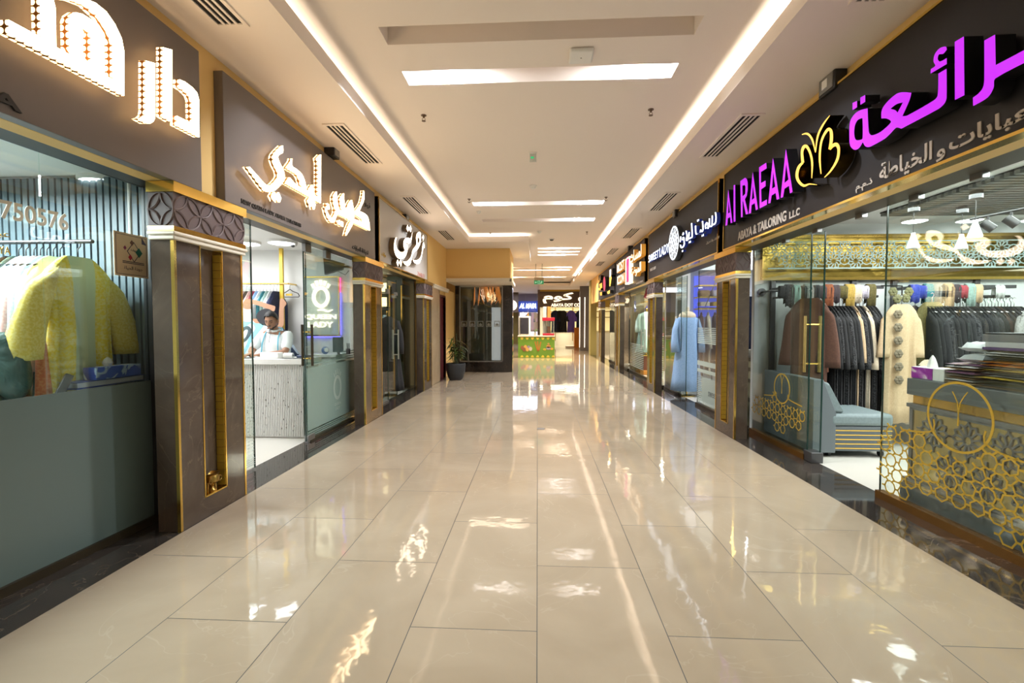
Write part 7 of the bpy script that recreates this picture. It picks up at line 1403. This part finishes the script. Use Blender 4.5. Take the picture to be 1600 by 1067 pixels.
# far shop straight ahead
YF = 28.0; x0, x1 = .14, 3.3; t = thing('shop_sign', 'brown sign with big white Arabic word over English letters at the end of the hall', 'sign', (1.7, YF, 2.5)); zt_, zb_ = onY(880, 455.5, YF).z, onY(880, 479.5, YF).z
pb = mat('brown_sign_panel', (.075, .045, .025), .45); MB().box(x0, x1, YF-.06, YF, zb_, zt_).build('panel', pb, t, smooth=False)
struct('wall_far_shop', MB().box(x0, 8, YF+.001, YF+.15, zb_-.02, ZS), mat('amber_wall_paint', (.60, .38, .05), .6))
ff = BF(YF-.07)
def fitB(body, pa, pb_, name='letters', fat=.03, fr_=None, Y=None, m='lit_r3', dep=.05): a, b_ = onY(*pa, Y or YF-.1), onY(*pb_, Y or YF-.1); return text_mb(MB(), body, fr_ or ff, a.x, b_.x, b_.z, a.z, 0, dep, fat=fat).build(name, M[m] if isinstance(m, str) else m, t)
fitB(ar('كوم'), (848, 457), (896, 474)); fitB(ar('ت'), (903.5, 462.5), (918, 471)); fitB('ABAYA DOT COM', (861, 474), (911, 479))
# its shop front: pier with bright edges, garments, orange counter
t = thing('lit_column', 'white lit column at the right of the far shop front', 'column', (2.65, 25.5, 0), kind='thing'); q = onY(913, 500, 25.5); MB().box(q.x-.25, q.x+.25, 25.4, 25.6, 0, ZS).build('body', mat('grey_brown_post', (.12, .10, .09), .3), t, smooth=False)
for dx in (-.27, .0, .25): MB().box(q.x+dx, q.x+dx+.02, 25.37, 25.4, .2, 2.9).build('light_strip', emi('warm_strip', (1, .88, .7), 3), t, smooth=False)
struct('wall_far_back', MB().box(x0, 8, 33, 33.2, 0, ZS), paint('far_cream_paint', (.75, .70, .55))); struct('wall_far_side', MB().box(0, .14, YF-.05, 33, 0, ZS), paint('far_brown_paint', (.14, .10, .08))); struct('ceiling_far_shop', MB().box(.14, 8, YF+.15, 33, 3.0, 3.05), 'white')
t = thing('display_shelf', 'yellow lit display wall with shelves in the far shop', 'shelf', (2, 32.8, 0)); MB().box(.6, 5.5, 32.85, 32.98, 1.0, 2.6).build('back_panel', emi('yellow_lit_panel', (1, .75, .3), .55, (.6, .5, .3)), t, smooth=False)
for z in (1.9, 2.3): MB().box(.6, 5.5, 32.4, 32.85, z, z+.05).build('shelf_board', 'gold', t, smooth=False)
for x in (1.2, 2.4, 3.6): MB().box(x, x+.05, 32.4, 32.85, .3, 2.6).build('post', 'gold', t, smooth=False)
def gp(px, Y): return onY(px, 500, Y).x
for i, (px, cl, lb, Y, zt_) in enumerate(((868, 'navy', 'dark blue gown beside the popcorn machine in the far shop', 29, 1.9), (875, 'black', 'black gown left of the violet gown in the far shop', 29, 1.9), (880, 'charcoal', 'charcoal gown touching the violet gown in the far shop', 29.3, 1.9), (892, 'violet', 'bright violet gown in the middle of the far shop', 29.5, 2.31), (906, 'navy', 'navy gown right of the orange counter in the far shop', 29.5, 2.31), (911, 'plum', 'plum gown at the right edge of the far shop', 29.5, 2.31))):
    hang('full', (gp(px, Y), 29.4, zt_ if zt_ > 2.2 else 2.31), .0, lb, FB[cl], 'gowns in the far shop')
t = thing('clothes_rail', 'gold rail across the far shop', 'clothes rail', (2, 29.4, 2.3)); MB().cyl((.5, 29.4, 2.42), (4.5, 29.4, 2.42), .015, 8).build('bar', 'gold', t)
for x in (.6, 4.4): MB().cyl((x, 29.4, 2.42), (x, 29.4, 3.0), .012, 8).build('rod', 'gold', t)
a = kb(897.5, 514, 905, 536, 29.0); solo('orange_counter', 'small orange counter in the middle of the far shop', 'counter', MB().box(a[0], a[1], 29.0, 29.5, 0, a[3]).box(a[0]-.03, a[1]+.03, 28.97, 29.53, a[3], a[3]+.08), mat('orange_panel', (.65, .20, .01), .4))
solo('floor_plinth', 'low cream plinth under the violet gown', 'plinth', MB().box(gp(884, 29.3), gp(905, 29.3), 29.2, 29.9, 0, .10), 'mould', bevel=.01)
q = onZ(909, 543, 0); t = thing('litter_bin', 'black topped steel litter bin near the far shop', 'bin', (q.x, 26.0, 0)); xb_ = onY(909.5, 530, 26).x; MB().lathe([(.16, 0), (.16, .62)], (xb_, 26, 0), 20).build('body', 'steel', t); MB().lathe([(.165, .62), (.165, .88), (.13, .95)], (xb_, 26, 0), 20).build('lid', 'black', t)
# blue sign farther left
YA = 34.0; a = kb(810, 470.5, 841, 487, YA); t = thing('shop_sign', 'blue sign with slanted white letters far away to the left of the kiosk', 'sign', ((a[0]+a[1])/2, YA, a[2])); MB().box(a[0], a[1], YA-.08, YA, a[2], a[3]).build('panel', mat('deep_blue_panel', (.015, .04, .20), .4, emit=(.02, .06, .5), es=.35), t, smooth=False)
f2 = BF(YA-.09); p, q = onY(811.5, 474, YA), onY(838, 482, YA); text_mb(MB(), 'AL MASA', f2, p.x, q.x, q.z, p.z, 0, .06, shear=.25, fat=.04).build('letters', 'lit_c', t); p, q = onY(823.5, 484, YA), onY(837, 485.5, YA); text_mb(MB(), 'ABAYA FASHION', f2, p.x, q.x, q.z, p.z, 0, .02).build('caption', 'cut_w', t)
t = thing('round_lit_sign', 'half hidden round cream lit sign on a dark panel by the vitrine corner', 'sign', (-1.9, 33, 2)); a = kb(797, 467, 810, 488, 33); MB().box(a[0]-1, a[1], 33, 33.1, a[2], ZC).build('panel', pb, t, smooth=False); q = onY(800, 477, 32.95); MB().cyl((q.x, 32.99, q.z), (q.x, 32.93, q.z), onY(808, 477, 33).x-q.x, 28).build('disc', 'lit_r3', t)
MBs = MB().box(onY(840.5, 480, 30).x, onY(842.5, 480, 30).x, 30, 30.08, 2.0, 3.5); solo('light_strip', 'bluish white vertical light strip left of the brown far sign', 'light strip', MBs, emi('bluish_strip', (.55, .6, 1), 4))
struct('wall_far_hall', MB().box(-9, .0, 35, 35.2, 0, ZC), paint('far_hall_paint', (.40, .38, .44)))
t = thing('lit_display', 'white glowing shop front under the blue sign', 'shop front', (-.7, 34.9, 0), kind='thing'); a = kb(812, 488, 841, 530, 34.8); MB().box(a[0], a[1], 34.8, 34.9, 0, a[3]).build('lit_window', emi('white_lit_window', (.92, .85, 1), .8, (.6, .6, .6)), t, smooth=False); MB().box(a[0]-.06, a[0], 34.7, 34.9, 0, a[3]).box(a[1], a[1]+.06, 34.7, 34.9, 0, a[3]).box(a[0], a[1], 34.7, 34.9, a[3], a[3]+.06).build('frame', 'alu', t, smooth=False)
MB().box(a[0]-3, a[0]-.1, 34.8, 34.9, 0, a[3]).build('gold_panel', mat('olive_gold_panel', (.20, .15, .03), .35), t, smooth=False)
for px, cl, cn in ((832, 'pink', 'pink'), (836, 'beige', 'beige'), (828, 'grey', 'grey')): hang('full', (onY(px, 500, 34).x, 34, 2.3), 0, f'{cn} gown shown in the white glowing shop front', FB[cl], 'gowns under the blue sign')
solo('clothes_rail', 'thin rail in the white glowing shop front', 'clothes rail', MB().cyl((-1.0, 34, 2.42), (.1, 34, 2.42), .015, 8).cyl((-.9, 34, 2.42), (-.9, 34, ZC), .012, 8).cyl((.0, 34, 2.42), (0, 34, ZC), .012, 8), 'steel')
q = onZ(845, 670, 0); solo('floor_outlet', 'small grey metal outlet cover let into the floor tiles', 'floor cover', MB().box(q.x-.05, q.x+.05, q.y-.05, q.y+.05, 0, .003), 'alu')
